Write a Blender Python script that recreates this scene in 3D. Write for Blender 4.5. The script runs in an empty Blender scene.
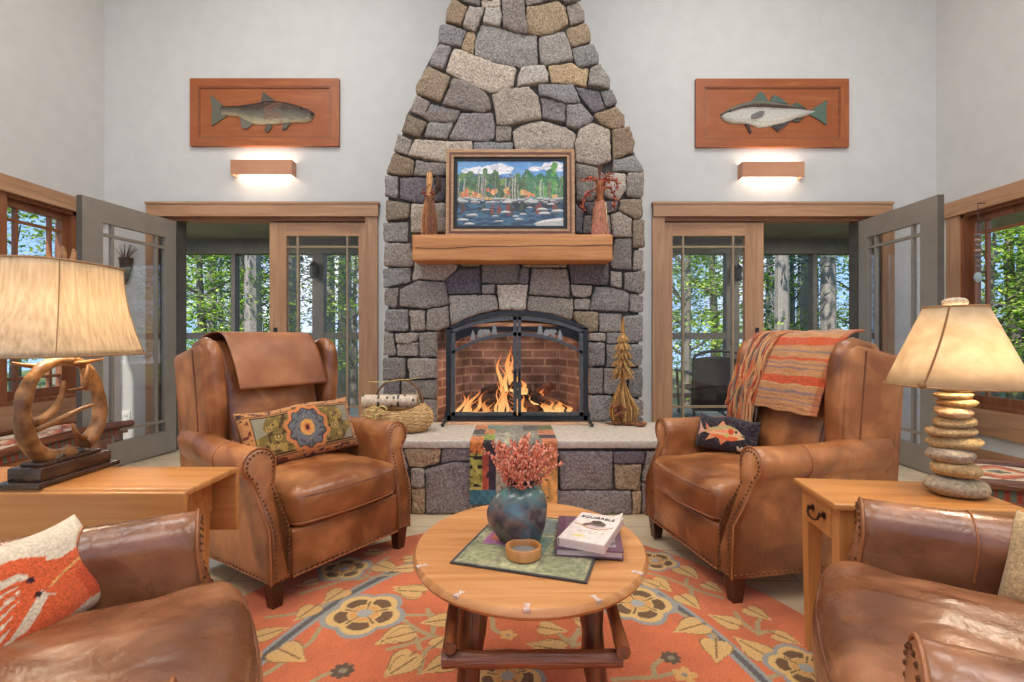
import bpy, bmesh, math, random
import numpy as np
from mathutils import Vector, Matrix, noise as mnoise

random.seed(11)
rng = np.random.default_rng(5)
scene = bpy.context.scene
COL = scene.collection
PI = math.pi

# ---------------------------------------------------------------- camera model
EYE, FOC, CX, CY = 1.02, 500.0, 514.0, 338.0          # metres, pixels


def wy(px, py, Y):
    """point of the vertical plane at distance Y seen at a pixel of the photograph"""
    return ((px - CX) * Y / FOC, Y, EYE + (CY - py) * Y / FOC)


def wz(px, py, z):
    """point of the horizontal plane at height z seen at a pixel"""
    d = FOC * (EYE - z) / (py - CY)
    return ((px - CX) * d / FOC, d)


def s2l(c):
    c = c / 255.0
    return c / 12.92 if c <= 0.04045 else ((c + 0.055) / 1.055) ** 2.4


def L(r, g, b):
    return (s2l(r), s2l(g), s2l(b))


def smooth01(t):
    t = max(0.0, min(1.0, t))
    return t * t * (3 - 2 * t)


# ---------------------------------------------------------------- mesh builder
class MB:
    def __init__(s):
        s.v, s.f, s.m, s.c = [], [], [], []

    def add(s, vs, fs, mi=0, c=None, M=None):
        o = len(s.v)
        if M is not None:
            vs = [tuple(M @ Vector(p)) for p in vs]
        s.v.extend([tuple(map(float, p)) for p in vs])
        for k, f in enumerate(fs):
            s.f.append([i + o for i in f])
            s.m.append(mi)
            s.c.append(c[k] if isinstance(c, list) else c)
        return s

    def box(s, x0, x1, y0, y1, z0, z1, mi=0, c=None, M=None):
        vs = [(x, y, z) for z in (z0, z1) for y in (y0, y1) for x in (x0, x1)]
        fs = [(0, 2, 3, 1), (4, 5, 7, 6), (0, 1, 5, 4), (2, 6, 7, 3), (0, 4, 6, 2), (1, 3, 7, 5)]
        return s.add(vs, fs, mi, c, M)

    def loft(s, rings, mi=0, c=None, M=None, caps=True, closed=False):
        n = len(rings[0])
        vs = [p for r in rings for p in r]
        fs = []
        R = len(rings)
        for i in range(R if closed else R - 1):
            a, b = i * n, ((i + 1) % R) * n
            for j in range(n):
                k = (j + 1) % n
                fs.append((a + j, a + k, b + k, b + j))
        if caps and not closed:
            fs.append(tuple(range(n - 1, -1, -1)))
            fs.append(tuple((R - 1) * n + j for j in range(n)))
        return s.add(vs, fs, mi, c, M)

    def tube(s, pts, rad, n=8, mi=0, c=None, M=None, closed=False, squash=1.0):
        P = [Vector(p) for p in pts]
        N = len(P)
        if not hasattr(rad, '__len__'):
            rad = [rad] * N
        T = []
        for i in range(N):
            if closed:
                d = P[(i + 1) % N] - P[i - 1]
            else:
                d = P[min(i + 1, N - 1)] - P[max(i - 1, 0)]
            T.append(d.normalized() if d.length > 1e-9 else Vector((0, 0, 1)))
        up = Vector((0, 0, 1)) if abs(T[0].z) < 0.9 else Vector((1, 0, 0))
        nx = T[0].cross(up).normalized()
        rings = []
        for i in range(N):
            nx = (nx - T[i] * nx.dot(T[i]))
            nx = nx.normalized() if nx.length > 1e-6 else T[i].orthogonal().normalized()
            ny = T[i].cross(nx)
            rings.append([tuple(P[i] + (nx * math.cos(2 * PI * j / n) + ny * math.sin(2 * PI * j / n) * squash) * rad[i]) for j in range(n)])
        return s.loft(rings, mi, c, M, caps=True, closed=closed)

    def lathe(s, prof, n=24, mi=0, c=None, M=None, cx=0, cy=0, sy=1.0, fn=None):
        rings = []
        for r, z in prof:
            ring = []
            for j in range(n):
                a = 2 * PI * j / n
                p = (cx + r * math.cos(a), cy + r * sy * math.sin(a), z)
                ring.append(fn(p) if fn else p)
            rings.append(ring)
        return s.loft(rings, mi, c, M, caps=True)

    def prism(s, out, a0, a1, plane='xz', bev=0.0, mi=0, c=None, M=None):
        """closed outline in a plane, extruded from a0 to a1 along the third axis"""
        def P(u, v, w):
            return {'xz': (u, w, v), 'xy': (u, v, w), 'yz': (w, u, v)}[plane]
        if bev > 0:
            ins = offset2d(out, bev)
            sg = 1 if a1 > a0 else -1
            lay = [(ins, a0), (out, a0 + sg * bev), (out, a1 - sg * bev), (ins, a1)]
        else:
            lay = [(out, a0), (out, a1)]
        return s.loft([[P(u, v, w) for u, v in o] for o, w in lay], mi, c, M)

    def rbox(s, cx, cy, cz, sx, sy, sz, r, seg=3, mid=(1, 1, 1), fn=None, mi=0, c=None, M=None):
        """box with rounded edges, optionally deformed by fn(x, y, z)"""
        h = (sx / 2, sy / 2, sz / 2)
        r = min(r, min(h) * 0.999)
        ax = []
        for k in range(3):
            a = [-h[k] + r * (1 - math.cos(PI / 2 * i / seg)) for i in range(seg)]
            a += [-h[k] + r + (2 * h[k] - 2 * r) * i / max(1, mid[k]) for i in range(mid[k] + 1)]
            a += [h[k] - r * (1 - math.cos(PI / 2 * i / seg)) for i in range(seg - 1, -1, -1)]
            ax.append(a)
        n = [len(a) for a in ax]
        idx, vs, fs = {}, [], []

        def V(i, j, k):
            key = (i, j, k)
            if key not in idx:
                p = Vector((ax[0][i], ax[1][j], ax[2][k]))
                q = Vector([max(-h[t] + r, min(h[t] - r, p[t])) for t in range(3)])
                d = p - q
                if d.length > 1e-9:
                    p = q + d.normalized() * r
                if fn:
                    p = Vector(fn(p.x, p.y, p.z))
                idx[key] = len(vs)
                vs.append((p.x + cx, p.y + cy, p.z + cz))
            return idx[key]
        for i in range(n[0] - 1):
            for j in range(n[1] - 1):
                fs.append((V(i, j, 0), V(i, j + 1, 0), V(i + 1, j + 1, 0), V(i + 1, j, 0)))
                e = n[2] - 1
                fs.append((V(i, j, e), V(i + 1, j, e), V(i + 1, j + 1, e), V(i, j + 1, e)))
        for i in range(n[0] - 1):
            for k in range(n[2] - 1):
                fs.append((V(i, 0, k), V(i + 1, 0, k), V(i + 1, 0, k + 1), V(i, 0, k + 1)))
                e = n[1] - 1
                fs.append((V(i, e, k), V(i, e, k + 1), V(i + 1, e, k + 1), V(i + 1, e, k)))
        for j in range(n[1] - 1):
            for k in range(n[2] - 1):
                fs.append((V(0, j, k), V(0, j, k + 1), V(0, j + 1, k + 1), V(0, j + 1, k)))
                e = n[0] - 1
                fs.append((V(e, j, k), V(e, j + 1, k), V(e, j + 1, k + 1), V(e, j, k + 1)))
        return s.add(vs, fs, mi, c, M)

    def blob(s, cx, cy, cz, rx, ry, rz, n=10, k=6, jit=0.0, mi=0, c=None, M=None, seed=0, pw=1.0):
        rings = []
        for i in range(1, k):
            ph = -PI / 2 + PI * i / k
            ring = []
            for j in range(n):
                a = 2 * PI * j / n
                d = Vector((math.cos(a) * abs(math.cos(ph)) ** pw, math.sin(a) * abs(math.cos(ph)) ** pw, math.sin(ph)))
                q = 1 + jit * mnoise.noise(d * 1.6 + Vector((seed * 7.3, seed * 1.7, 0)))
                ring.append((cx + d.x * rx * q, cy + d.y * ry * q, cz + d.z * rz * q))
            rings.append(ring)
        o = len(rings)
        vs = [p for r in rings for p in r] + [(cx, cy, cz - rz), (cx, cy, cz + rz)]
        fs = []
        for i in range(o - 1):
            for j in range(n):
                q = (j + 1) % n
                fs.append((i * n + j, i * n + q, (i + 1) * n + q, (i + 1) * n + j))
        for j in range(n):
            q = (j + 1) % n
            fs.append((o * n, q, j))
            fs.append((o * n + 1, (o - 1) * n + j, (o - 1) * n + q))
        return s.add(vs, fs, mi, c, M)

    def build(s, name, mats, parent=None, angle=35, smooth=True):
        me = bpy.data.meshes.new(name)
        me.from_pydata(s.v, [], s.f)
        if not isinstance(mats, (list, tuple)):
            mats = [mats]
        for m in mats:
            me.materials.append(m)
        me.polygons.foreach_set('material_index', s.m)
        if any(c is not None for c in s.c):
            at = me.color_attributes.new('Col', 'FLOAT_COLOR', 'CORNER')
            arr = []
            for f, c in zip(s.f, s.c):
                c = c or (0.5, 0.5, 0.5)
                arr.extend(list((c[0], c[1], c[2], 1.0)) * len(f))
            at.data.foreach_set('color', arr)
        bm = bmesh.new()
        bm.from_mesh(me)
        bmesh.ops.recalc_face_normals(bm, faces=bm.faces)
        bm.to_mesh(me)
        bm.free()
        if smooth:
            me.polygons.foreach_set('use_smooth', [True] * len(me.polygons))
            me.set_sharp_from_angle(angle=math.radians(angle))
        me.update()
        o = bpy.data.objects.new(name, me)
        COL.objects.link(o)
        if parent is not None:
            o.parent = parent
        return o


def offset2d(pts, d):
    """inset a closed 2-D outline by d"""
    n = len(pts)
    area = sum(pts[i][0] * pts[(i + 1) % n][1] - pts[(i + 1) % n][0] * pts[i][1] for i in range(n))
    sg = 1 if area > 0 else -1
    out = []
    for i in range(n):
        p0, p1, p2 = Vector(pts[i - 1][:2]), Vector(pts[i][:2]), Vector(pts[(i + 1) % n][:2])
        a, b = (p1 - p0), (p2 - p1)
        a = a.normalized() if a.length > 1e-9 else Vector((1, 0))
        b = b.normalized() if b.length > 1e-9 else a
        na, nb = Vector((-a.y, a.x)) * sg, Vector((-b.y, b.x)) * sg
        m = na + nb
        m = m.normalized() if m.length > 1e-6 else na
        k = max(0.45, m.dot(na))
        q = p1 + m * (d / k)
        out.append((q.x, q.y))
    return out


def grid_mesh(name, mats, P, cols=None, parent=None, uclosed=False, thick=0.0):
    """P: (nu, nv, 3) array of points; cols: (nu, nv, 3) linear colours per point"""
    nu, nv = P.shape[:2]
    vs = P.reshape(-1, 3)
    i, j = np.meshgrid(np.arange(nu - 1), np.arange(nv - 1), indexing='ij')
    a = (i * nv + j).ravel()
    f = np.stack([a, a + nv, a + nv + 1, a + 1], 1)
    me = bpy.data.meshes.new(name)
    me.vertices.add(len(vs))
    me.vertices.foreach_set('co', vs.astype(np.float32).ravel())
    me.loops.add(f.size)
    me.loops.foreach_set('vertex_index', f.astype(np.int32).ravel())
    me.polygons.add(len(f))
    me.polygons.foreach_set('loop_start', np.arange(0, f.size, 4, dtype=np.int32))
    me.polygons.foreach_set('loop_total', np.full(len(f), 4, dtype=np.int32))
    me.update(calc_edges=True)
    me.validate()
    if cols is not None:
        at = me.color_attributes.new('Col', 'FLOAT_COLOR', 'POINT')
        c4 = np.ones((len(vs), 4), np.float32)
        c4[:, :3] = cols.reshape(-1, 3)
        at.data.foreach_set('color', c4.ravel())
    me.polygons.foreach_set('use_smooth', [True] * len(me.polygons))
    for m in (mats if isinstance(mats, (list, tuple)) else [mats]):
        me.materials.append(m)
    o = bpy.data.objects.new(name, me)
    COL.objects.link(o)
    if parent is not None:
        o.parent = parent
    if thick:
        md = o.modifiers.new('thickness', 'SOLIDIFY')
        md.thickness = thick
        md.offset = -1
    return o


# ---------------------------------------------------------------- painting patterns onto points
def in_poly(X, Y, poly):
    r = np.zeros(X.shape, bool)
    n = len(poly)
    for i in range(n):
        x0, y0 = poly[i][:2]
        x1, y1 = poly[(i + 1) % n][:2]
        if y0 == y1:
            continue
        c = ((y0 > Y) != (y1 > Y)) & (X < (x1 - x0) * (Y - y0) / (y1 - y0) + x0)
        r ^= c
    return r


def near_line(X, Y, pts, w):
    r = np.zeros(X.shape, bool)
    for (x0, y0), (x1, y1) in zip(pts[:-1], pts[1:]):
        dx, dy = x1 - x0, y1 - y0
        q = dx * dx + dy * dy + 1e-12
        t = np.clip(((X - x0) * dx + (Y - y0) * dy) / q, 0, 1)
        r |= (X - x0 - t * dx) ** 2 + (Y - y0 - t * dy) ** 2 < w * w
    return r


def put(C, mask, col):
    C[mask] = col


def vnoise(X, Y, s, seed=0):
    """cheap value noise on arrays, 0..1"""
    u, v = X * s + seed * 17.3, Y * s + seed * 9.1
    i, j = np.floor(u).astype(int), np.floor(v).astype(int)
    fu, fv = u - i, v - j
    fu, fv = fu * fu * (3 - 2 * fu), fv * fv * (3 - 2 * fv)

    def h(a, b):
        n = (a * 374761393 + b * 668265263 + seed * 1442695) & 0x7fffffff
        n = ((n ^ (n >> 13)) * 1274126177) & 0x7fffffff
        return ((n ^ (n >> 16)) & 0xffff) / 65535.0
    return (h(i, j) * (1 - fu) + h(i + 1, j) * fu) * (1 - fv) + (h(i, j + 1) * (1 - fu) + h(i + 1, j + 1) * fu) * fv


# ---------------------------------------------------------------- objects
def thing(name, label, cat, loc=(0, 0, 0), rotz=0.0, group=None):
    o = bpy.data.objects.new(name, None)
    o.empty_display_size = 0.1
    COL.objects.link(o)
    o.location = loc
    o.rotation_euler = (0, 0, rotz)
    o['label'] = label
    o['category'] = cat
    if group:
        o['group'] = group
    return o


def tag(o, label=None, cat=None, group=None, kind=None):
    if label:
        o['label'] = label
    if cat:
        o['category'] = cat
    if group:
        o['group'] = group
    if kind:
        o['kind'] = kind
    return o


def struct(name, mb, mats, parent=None, **k):
    o = mb.build(name, mats, parent, **k)
    if parent is None:
        o['kind'] = 'structure'
    return o


def dup(root, loc=None, rotz=None, label=None, scale=None):
    r = root.copy()
    COL.objects.link(r)
    if loc is not None:
        r.location = loc
    if rotz is not None:
        r.rotation_euler = (0, 0, rotz)
    if scale is not None:
        r.scale = scale
    if label:
        r['label'] = label
    for ch in list(root.children):
        c = ch.copy()
        COL.objects.link(c)
        c.parent = r
        for g in list(ch.children):
            d = g.copy()
            COL.objects.link(d)
            d.parent = c
    return r


# ---------------------------------------------------------------- materials
def new_mat(name):
    m = bpy.data.materials.new(name)
    m.use_nodes = True
    nt = m.node_tree
    nt.nodes.clear()
    return m, nt, nt.nodes, nt.links


def mat(name, c1, c2=None, scale=8.0, stretch=(1, 1, 1), rough=0.5, rough2=None, bump=0.0, bscale=None, bstretch=None,
        metal=0.0, attr=False, vary=0.25, detail=4.0, lo=0.35, hi=0.65, spec=0.5, sheen=0.0, distort=0.0, c3=None, coat=0.0,
        scale3=3.0):
    m, nt, N, K = new_mat(name)
    out = N.new('ShaderNodeOutputMaterial')
    b = N.new('ShaderNodeBsdfPrincipled')
    K.new(b.outputs[0], out.inputs[0])
    tc = N.new('ShaderNodeTexCoord')

    def noise(sc, st, det=detail, dist=distort):
        mp = N.new('ShaderNodeMapping')
        mp.inputs['Scale'].default_value = st
        K.new(tc.outputs['Object'], mp.inputs['Vector'])
        n = N.new('ShaderNodeTexNoise')
        n.inputs['Scale'].default_value = sc
        n.inputs['Detail'].default_value = det
        n.inputs['Distortion'].default_value = dist
        K.new(mp.outputs[0], n.inputs['Vector'])
        return n
    n1 = noise(scale, stretch)
    ramp = N.new('ShaderNodeValToRGB')
    ramp.color_ramp.elements[0].position = lo
    ramp.color_ramp.elements[1].position = hi
    K.new(n1.outputs['Fac'], ramp.inputs['Fac'])
    if attr:
        at = N.new('ShaderNodeAttribute')
        at.attribute_name = 'Col'
        ramp.color_ramp.elements[0].color = (1 - vary,) * 3 + (1,)
        ramp.color_ramp.elements[1].color = (1 + vary,) * 3 + (1,)
        mx = N.new('ShaderNodeMix')
        mx.data_type = 'RGBA'
        mx.blend_type = 'MULTIPLY'
        mx.inputs[0].default_value = 1.0
        K.new(at.outputs['Color'], mx.inputs[6])
        K.new(ramp.outputs['Color'], mx.inputs[7])
        colout = mx.outputs[2]
    else:
        a, c = L(*c1), L(*(c2 or c1))
        ramp.color_ramp.elements[0].color = a + (1,)
        ramp.color_ramp.elements[1].color = c + (1,)
        colout = ramp.outputs['Color']
    if c3:
        n3 = noise(scale3, (1, 1, 1), 3.0)
        r3 = N.new('ShaderNodeValToRGB')
        r3.color_ramp.elements[0].position = 0.42
        r3.color_ramp.elements[1].position = 0.62
        K.new(n3.outputs['Fac'], r3.inputs['Fac'])
        mx3 = N.new('ShaderNodeMix')
        mx3.data_type = 'RGBA'
        K.new(r3.outputs['Color'], mx3.inputs[0])
        K.new(colout, mx3.inputs[6])
        mx3.inputs[7].default_value = L(*c3) + (1,)
        colout = mx3.outputs[2]
    K.new(colout, b.inputs['Base Color'])
    b.inputs['Roughness'].default_value = rough
    if rough2 is not None:
        mr = N.new('ShaderNodeMapRange')
        mr.inputs['To Min'].default_value = rough
        mr.inputs['To Max'].default_value = rough2
        K.new(n1.outputs['Fac'], mr.inputs['Value'])
        K.new(mr.outputs[0], b.inputs['Roughness'])
    b.inputs['Metallic'].default_value = metal
    b.inputs['Specular IOR Level'].default_value = spec
    if sheen:
        b.inputs['Sheen Weight'].default_value = sheen
    if coat:
        b.inputs['Coat Weight'].default_value = coat
        b.inputs['Coat Roughness'].default_value = 0.15
    if bump:
        nb = noise(bscale or scale * 3, bstretch or stretch, 6.0)
        bp = N.new('ShaderNodeBump')
        bp.inputs['Strength'].default_value = bump
        bp.inputs['Distance'].default_value = 0.01
        K.new(nb.outputs['Fac'], bp.inputs['Height'])
        K.new(bp.outputs[0], b.inputs['Normal'])
    return m


def wood(name, c1, c2, axis, rough=0.45, scale=2.2, bump=0.15, **k):
    st = {'x': (0.6, 9, 9), 'y': (9, 0.6, 9), 'z': (9, 9, 0.6)}[axis]
    return mat(name, c1, c2, scale=scale, stretch=st, rough=rough, bump=bump, bscale=scale * 4, distort=1.2, detail=6, lo=0.3, hi=0.72, **k)


def emis(name, col, strength):
    m, nt, N, K = new_mat(name)
    out = N.new('ShaderNodeOutputMaterial')
    e = N.new('ShaderNodeEmission')
    e.inputs[0].default_value = L(*col) + (1,)
    e.inputs[1].default_value = strength
    K.new(e.outputs[0], out.inputs[0])
    return m


def glass_mat(name, refl=0.10, tint=(1, 1, 1)):
    m, nt, N, K = new_mat(name)
    out = N.new('ShaderNodeOutputMaterial')
    mix = N.new('ShaderNodeMixShader')
    t = N.new('ShaderNodeBsdfTransparent')
    t.inputs[0].default_value = tint + (1,)
    g = N.new('ShaderNodeBsdfGlossy')
    g.inputs['Roughness'].default_value = 0.02
    fr = N.new('ShaderNodeFresnel')
    fr.inputs['IOR'].default_value = 1.5
    mr = N.new('ShaderNodeMath')
    mr.operation = 'MULTIPLY'
    mr.inputs[1].default_value = refl / 0.04
    mr.use_clamp = True
    ge = N.new('ShaderNodeNewGeometry')
    inv = N.new('ShaderNodeMath')
    inv.operation = 'SUBTRACT'
    inv.inputs[0].default_value = 1.0
    m2 = N.new('ShaderNodeMath')
    m2.operation = 'MULTIPLY'
    K.new(ge.outputs['Backfacing'], inv.inputs[1])
    K.new(fr.outputs[0], mr.inputs[0])
    K.new(mr.outputs[0], m2.inputs[0])
    K.new(inv.outputs[0], m2.inputs[1])
    K.new(m2.outputs[0], mix.inputs[0])
    K.new(t.outputs[0], mix.inputs[1])
    K.new(g.outputs[0], mix.inputs[2])
    K.new(mix.outputs[0], out.inputs[0])
    return m


def shade_mat(name, c1, c2, scale, stretch, lo=0.3, hi=0.7):
    """lamp-shade cloth or paper that lets part of the bulb's light through"""
    m, nt, N, K = new_mat(name)
    out = N.new('ShaderNodeOutputMaterial')
    tc = N.new('ShaderNodeTexCoord')
    mp = N.new('ShaderNodeMapping')
    mp.inputs['Scale'].default_value = stretch
    n = N.new('ShaderNodeTexNoise')
    n.inputs['Scale'].default_value = scale
    n.inputs['Detail'].default_value = 5
    r = N.new('ShaderNodeValToRGB')
    r.color_ramp.elements[0].position = lo
    r.color_ramp.elements[1].position = hi
    r.color_ramp.elements[0].color = L(*c1) + (1,)
    r.color_ramp.elements[1].color = L(*c2) + (1,)
    K.new(tc.outputs['Object'], mp.inputs[0])
    K.new(mp.outputs[0], n.inputs['Vector'])
    K.new(n.outputs['Fac'], r.inputs[0])
    d = N.new('ShaderNodeBsdfDiffuse')
    t = N.new('ShaderNodeBsdfTranslucent')
    mx = N.new('ShaderNodeMixShader')
    mx.inputs[0].default_value = 0.55
    for q in (d, t):
        K.new(r.outputs[0], q.inputs[0])
    K.new(d.outputs[0], mx.inputs[1])
    K.new(t.outputs[0], mx.inputs[2])
    K.new(mx.outputs[0], out.inputs[0])
    return m


M = {}
M['wall'] = mat('wall_paint', (207, 205, 201), (211, 209, 205), rough=0.85, spec=0.2)
M['ceiling'] = mat('ceiling_paint', (226, 223, 218), rough=0.9, spec=0.2)
for a in 'xyz':
    M['fir_' + a] = wood('fir_trim_' + a, (164, 120, 86), (198, 152, 114), a, rough=0.45)
    M['rim_' + a] = wood('dark_fir_' + a, (120, 72, 44), (158, 100, 64), a, rough=0.45)
    M['oak_' + a] = wood('honey_oak_' + a, (176, 112, 56), (212, 150, 88), a, rough=0.32, bump=0.08)
    M['pine_' + a] = wood('plaque_pine_' + a, (146, 78, 40), (178, 104, 58), a, rough=0.42, c3=(158, 84, 42))
    M['beam_' + a] = wood('mantel_beam_' + a, (176, 112, 58), (206, 146, 88), a, rough=0.5, bump=0.3)
    M['log_' + a] = wood('varnished_log_' + a, (74, 36, 20), (150, 84, 46), a, rough=0.3, bump=0.5, scale=3.0)
    M['dark_' + a] = wood('dark_walnut_' + a, (40, 22, 16), (76, 42, 28), a, rough=0.3)
M['table_top'] = wood('coffee_top_wood', (186, 118, 66), (222, 160, 102), 'x', rough=0.28, bump=0.05)
M['birch_inlay'] = mat('birch_inlay', (226, 206, 190), (190, 150, 130), scale=60, stretch=(6, 1, 1), rough=0.35)
M['grey_clad'] = mat('grey_door_cladding', (136, 127, 116), (142, 133, 122), rough=0.35, spec=0.5)
M['dark_clad'] = mat('dark_porch_cladding', (84, 77, 68), (96, 88, 79), rough=0.6)
M['porch_soffit'] = mat('porch_soffit', (120, 108, 96), (132, 120, 108), scale=3, rough=0.7)
M['porch_deck'] = mat('porch_deck', (112, 118, 110), (140, 146, 136), scale=2, stretch=(1, 14, 1), rough=0.6)
M['bar'] = mat('glazing_bar_metal', (150, 128, 98), (164, 142, 110), rough=.4)
M['glass'] = glass_mat('window_glass', 0.05)
M['glass_leaf'] = glass_mat('door_leaf_glass', 0.12)
M['leather'] = mat('chestnut_leather', (144, 84, 44), (198, 132, 80), scale=6, rough=0.24, rough2=0.40, bump=0.22, bscale=26, c3=(118, 66, 32), scale3=3.2, detail=8, spec=0.6, distort=.6)
M['leather_club'] = mat('dark_tan_leather', (122, 74, 44), (176, 118, 80), scale=6, rough=0.20, rough2=0.36, bump=0.26, bscale=24, c3=(104, 60, 34), scale3=3.4, detail=8, spec=0.65, distort=.6)
M['leather_flat'] = mat('suede_leather', (158, 98, 58), (184, 122, 80), scale=7, rough=0.45, bump=0.1, bscale=90, c3=(134, 80, 54), detail=6)
M['leather_dark'] = mat('dark_leather_piping', (104, 60, 38), (124, 74, 48), scale=9, rough=0.4)
M['piping_light'] = mat('worn_leather_piping', (150, 90, 50), (172, 110, 68), scale=9, rough=0.4)
M['nail'] = mat('antique_nailheads', (92, 62, 42), (120, 84, 58), rough=0.3, metal=0.8)
M['leg_wood'] = mat('espresso_leg_wood', (58, 28, 18), (82, 42, 28), scale=6, stretch=(1, 1, .2), rough=0.28)
M['stone'] = mat('granite', (0, 0, 0), attr=True, vary=0.50, scale=85, detail=10, rough=0.85, bump=1.0, bscale=48, lo=0.3, hi=0.7, spec=0.25)
M['mortar'] = mat('dark_mortar', (72, 66, 62), (92, 86, 80), scale=30, rough=0.95, bump=0.4)
M['hearth_slab'] = mat('hearth_limestone', (186, 172, 154), (208, 196, 180), scale=40, rough=0.8, bump=0.35, bscale=50, detail=7)
M['paint'] = mat('painted_pattern', (0, 0, 0), attr=True, vary=0.10, scale=60, rough=0.6)
M['wool'] = mat('wool_pattern', (0, 0, 0), attr=True, vary=0.13, scale=160, rough=0.95, bump=0.5, bscale=220, spec=0.1, sheen=0.2)
M['bark'] = mat('rough_bark', (0, 0, 0), attr=True, vary=0.4, scale=40, stretch=(3, 3, .6), rough=0.8, bump=0.7, bscale=60)
M['antler'] = mat('antler', (78, 44, 22), (190, 140, 86), scale=16, rough=0.32, bump=0.5, bscale=50, lo=.34, hi=.62, detail=7, c3=(112, 70, 38), scale3=9)
M['black_metal'] = mat('black_iron', (34, 36, 38), (46, 48, 50), scale=20, rough=0.45, metal=0.3)
M['grey_metal'] = mat('hammered_iron', (70, 72, 74), (88, 90, 90), scale=40, rough=0.45, metal=0.3)
M['brass'] = mat('dark_brass', (60, 48, 36), (88, 70, 50), rough=0.35, metal=0.8)
M['char'] = mat('charred_log', (22, 18, 17), (74, 56, 48), scale=25, rough=0.9, bump=0.9, bscale=40)
M['log_wood'] = mat('burning_log_wood', (70, 40, 28), (132, 78, 54), scale=18, stretch=(1, 1, 3), rough=0.8, bump=0.6)
M['straw'] = mat('dry_straw', (184, 142, 90), (228, 190, 134), scale=60, rough=0.7, bump=0.5)
M['sconce'] = mat('copper_sconce', (190, 132, 98), (202, 146, 112), scale=4, rough=0.4)
M['white_plastic'] = mat('white_plastic', (226, 224, 218), rough=0.4)
M['frame_gold'] = mat('gilt_frame', (158, 116, 76), (186, 146, 104), scale=20, stretch=(1, 6, 6), rough=0.35)
M['frame_brown'] = mat('brown_frame', (96, 54, 34), (112, 66, 42), scale=20, rough=0.4)
M['frame_black'] = mat('black_liner', (30, 28, 30), rough=0.6)
# ================================================================ camera, sky, lights
cam_d = bpy.data.cameras.new('camera')
cam_d.sensor_width = 36.0
cam_d.lens = FOC / 1024 * 36.0
cam_d.shift_x = (512 - CX) / 1024
cam_d.shift_y = (CY - 341) / 1024
cam_d.clip_end = 300
cam = bpy.data.objects.new('camera', cam_d)
cam.location = (0, 0, EYE)
cam.rotation_euler = (PI / 2, 0, 0)
COL.objects.link(cam)
scene.camera = cam
scene.view_settings.view_transform = 'Standard'
scene.view_settings.look = 'None'
scene.view_settings.gamma = 1
scene.view_settings.use_curve_mapping = False
scene.view_settings.exposure = 0.0
scene.cycles.use_denoising = True
scene.cycles.max_bounces = 8
scene.cycles.diffuse_bounces = 4
scene.cycles.glossy_bounces = 3
scene.cycles.transparent_max_bounces = 24
scene.cycles.caustics_reflective = False
scene.cycles.caustics_refractive = False
scene.cycles.sample_clamp_indirect = 6

w = bpy.data.worlds.new('sky')
scene.world = w
w.use_nodes = True
nt = w.node_tree
nt.nodes.clear()
wo = nt.nodes.new('ShaderNodeOutputWorld')
bg = nt.nodes.new('ShaderNodeBackground')
tc = nt.nodes.new('ShaderNodeTexCoord')
sp = nt.nodes.new('ShaderNodeSeparateXYZ')
rp = nt.nodes.new('ShaderNodeValToRGB')
rp.color_ramp.elements[0].position = 0.0
rp.color_ramp.elements[0].color = L(166, 202, 242) + (1,)
rp.color_ramp.elements[1].position = 0.55
rp.color_ramp.elements[1].color = L(104, 156, 226) + (1,)
cn = nt.nodes.new('ShaderNodeTexNoise')
cn.inputs['Scale'].default_value = 2.6
cn.inputs['Detail'].default_value = 6
cr = nt.nodes.new('ShaderNodeValToRGB')
cr.color_ramp.elements[0].position = 0.53
cr.color_ramp.elements[1].position = 0.70
cm = nt.nodes.new('ShaderNodeMix')
cm.data_type = 'RGBA'
cm.inputs[7].default_value = L(250, 248, 246) + (1,)
K = nt.links
K.new(tc.outputs['Generated'], sp.inputs[0])
K.new(sp.outputs['Z'], rp.inputs[0])
K.new(tc.outputs['Generated'], cn.inputs['Vector'])
K.new(cn.outputs['Fac'], cr.inputs[0])
K.new(cr.outputs[0], cm.inputs[0])
K.new(rp.outputs[0], cm.inputs[6])
K.new(cm.outputs[2], bg.inputs[0])
bg.inputs[1].default_value = 1.5
K.new(bg.outputs[0], wo.inputs[0])


def light(name, kind, loc, energy, color=(1, 1, 1), size=1.0, sizey=None, rot=(0, 0, 0), label=None):
    d = bpy.data.lights.new(name, kind)
    d.energy = energy
    d.color = color
    if kind == 'AREA':
        d.size = size
        if sizey:
            d.shape = 'RECTANGLE'
            d.size_y = sizey
    elif kind == 'SUN':
        d.angle = size
    else:
        d.shadow_soft_size = size
    o = bpy.data.objects.new(name, d)
    COL.objects.link(o)
    o.location = loc
    o.rotation_euler = rot
    return o


light('sun', 'SUN', (0, 0, 20), 7.0, (1, 0.96, 0.88), math.radians(1.5), rot=(math.radians(30), math.radians(-16), 0))
# the room's ceiling fixtures
for x, y in ((-2.0, 0.4), (2.0, 0.4), (0, -1.4), (-1.6, 2.6), (1.6, 2.6)):
    light('ceiling_lamp', 'AREA', (x, y, 4.75), 50, (1, 0.99, 0.975), 1.3)

# ================================================================ room shell
XL, XR, YB, YF, ZC = -3.72, 3.84, 4.54, -3.0, 4.9


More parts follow.
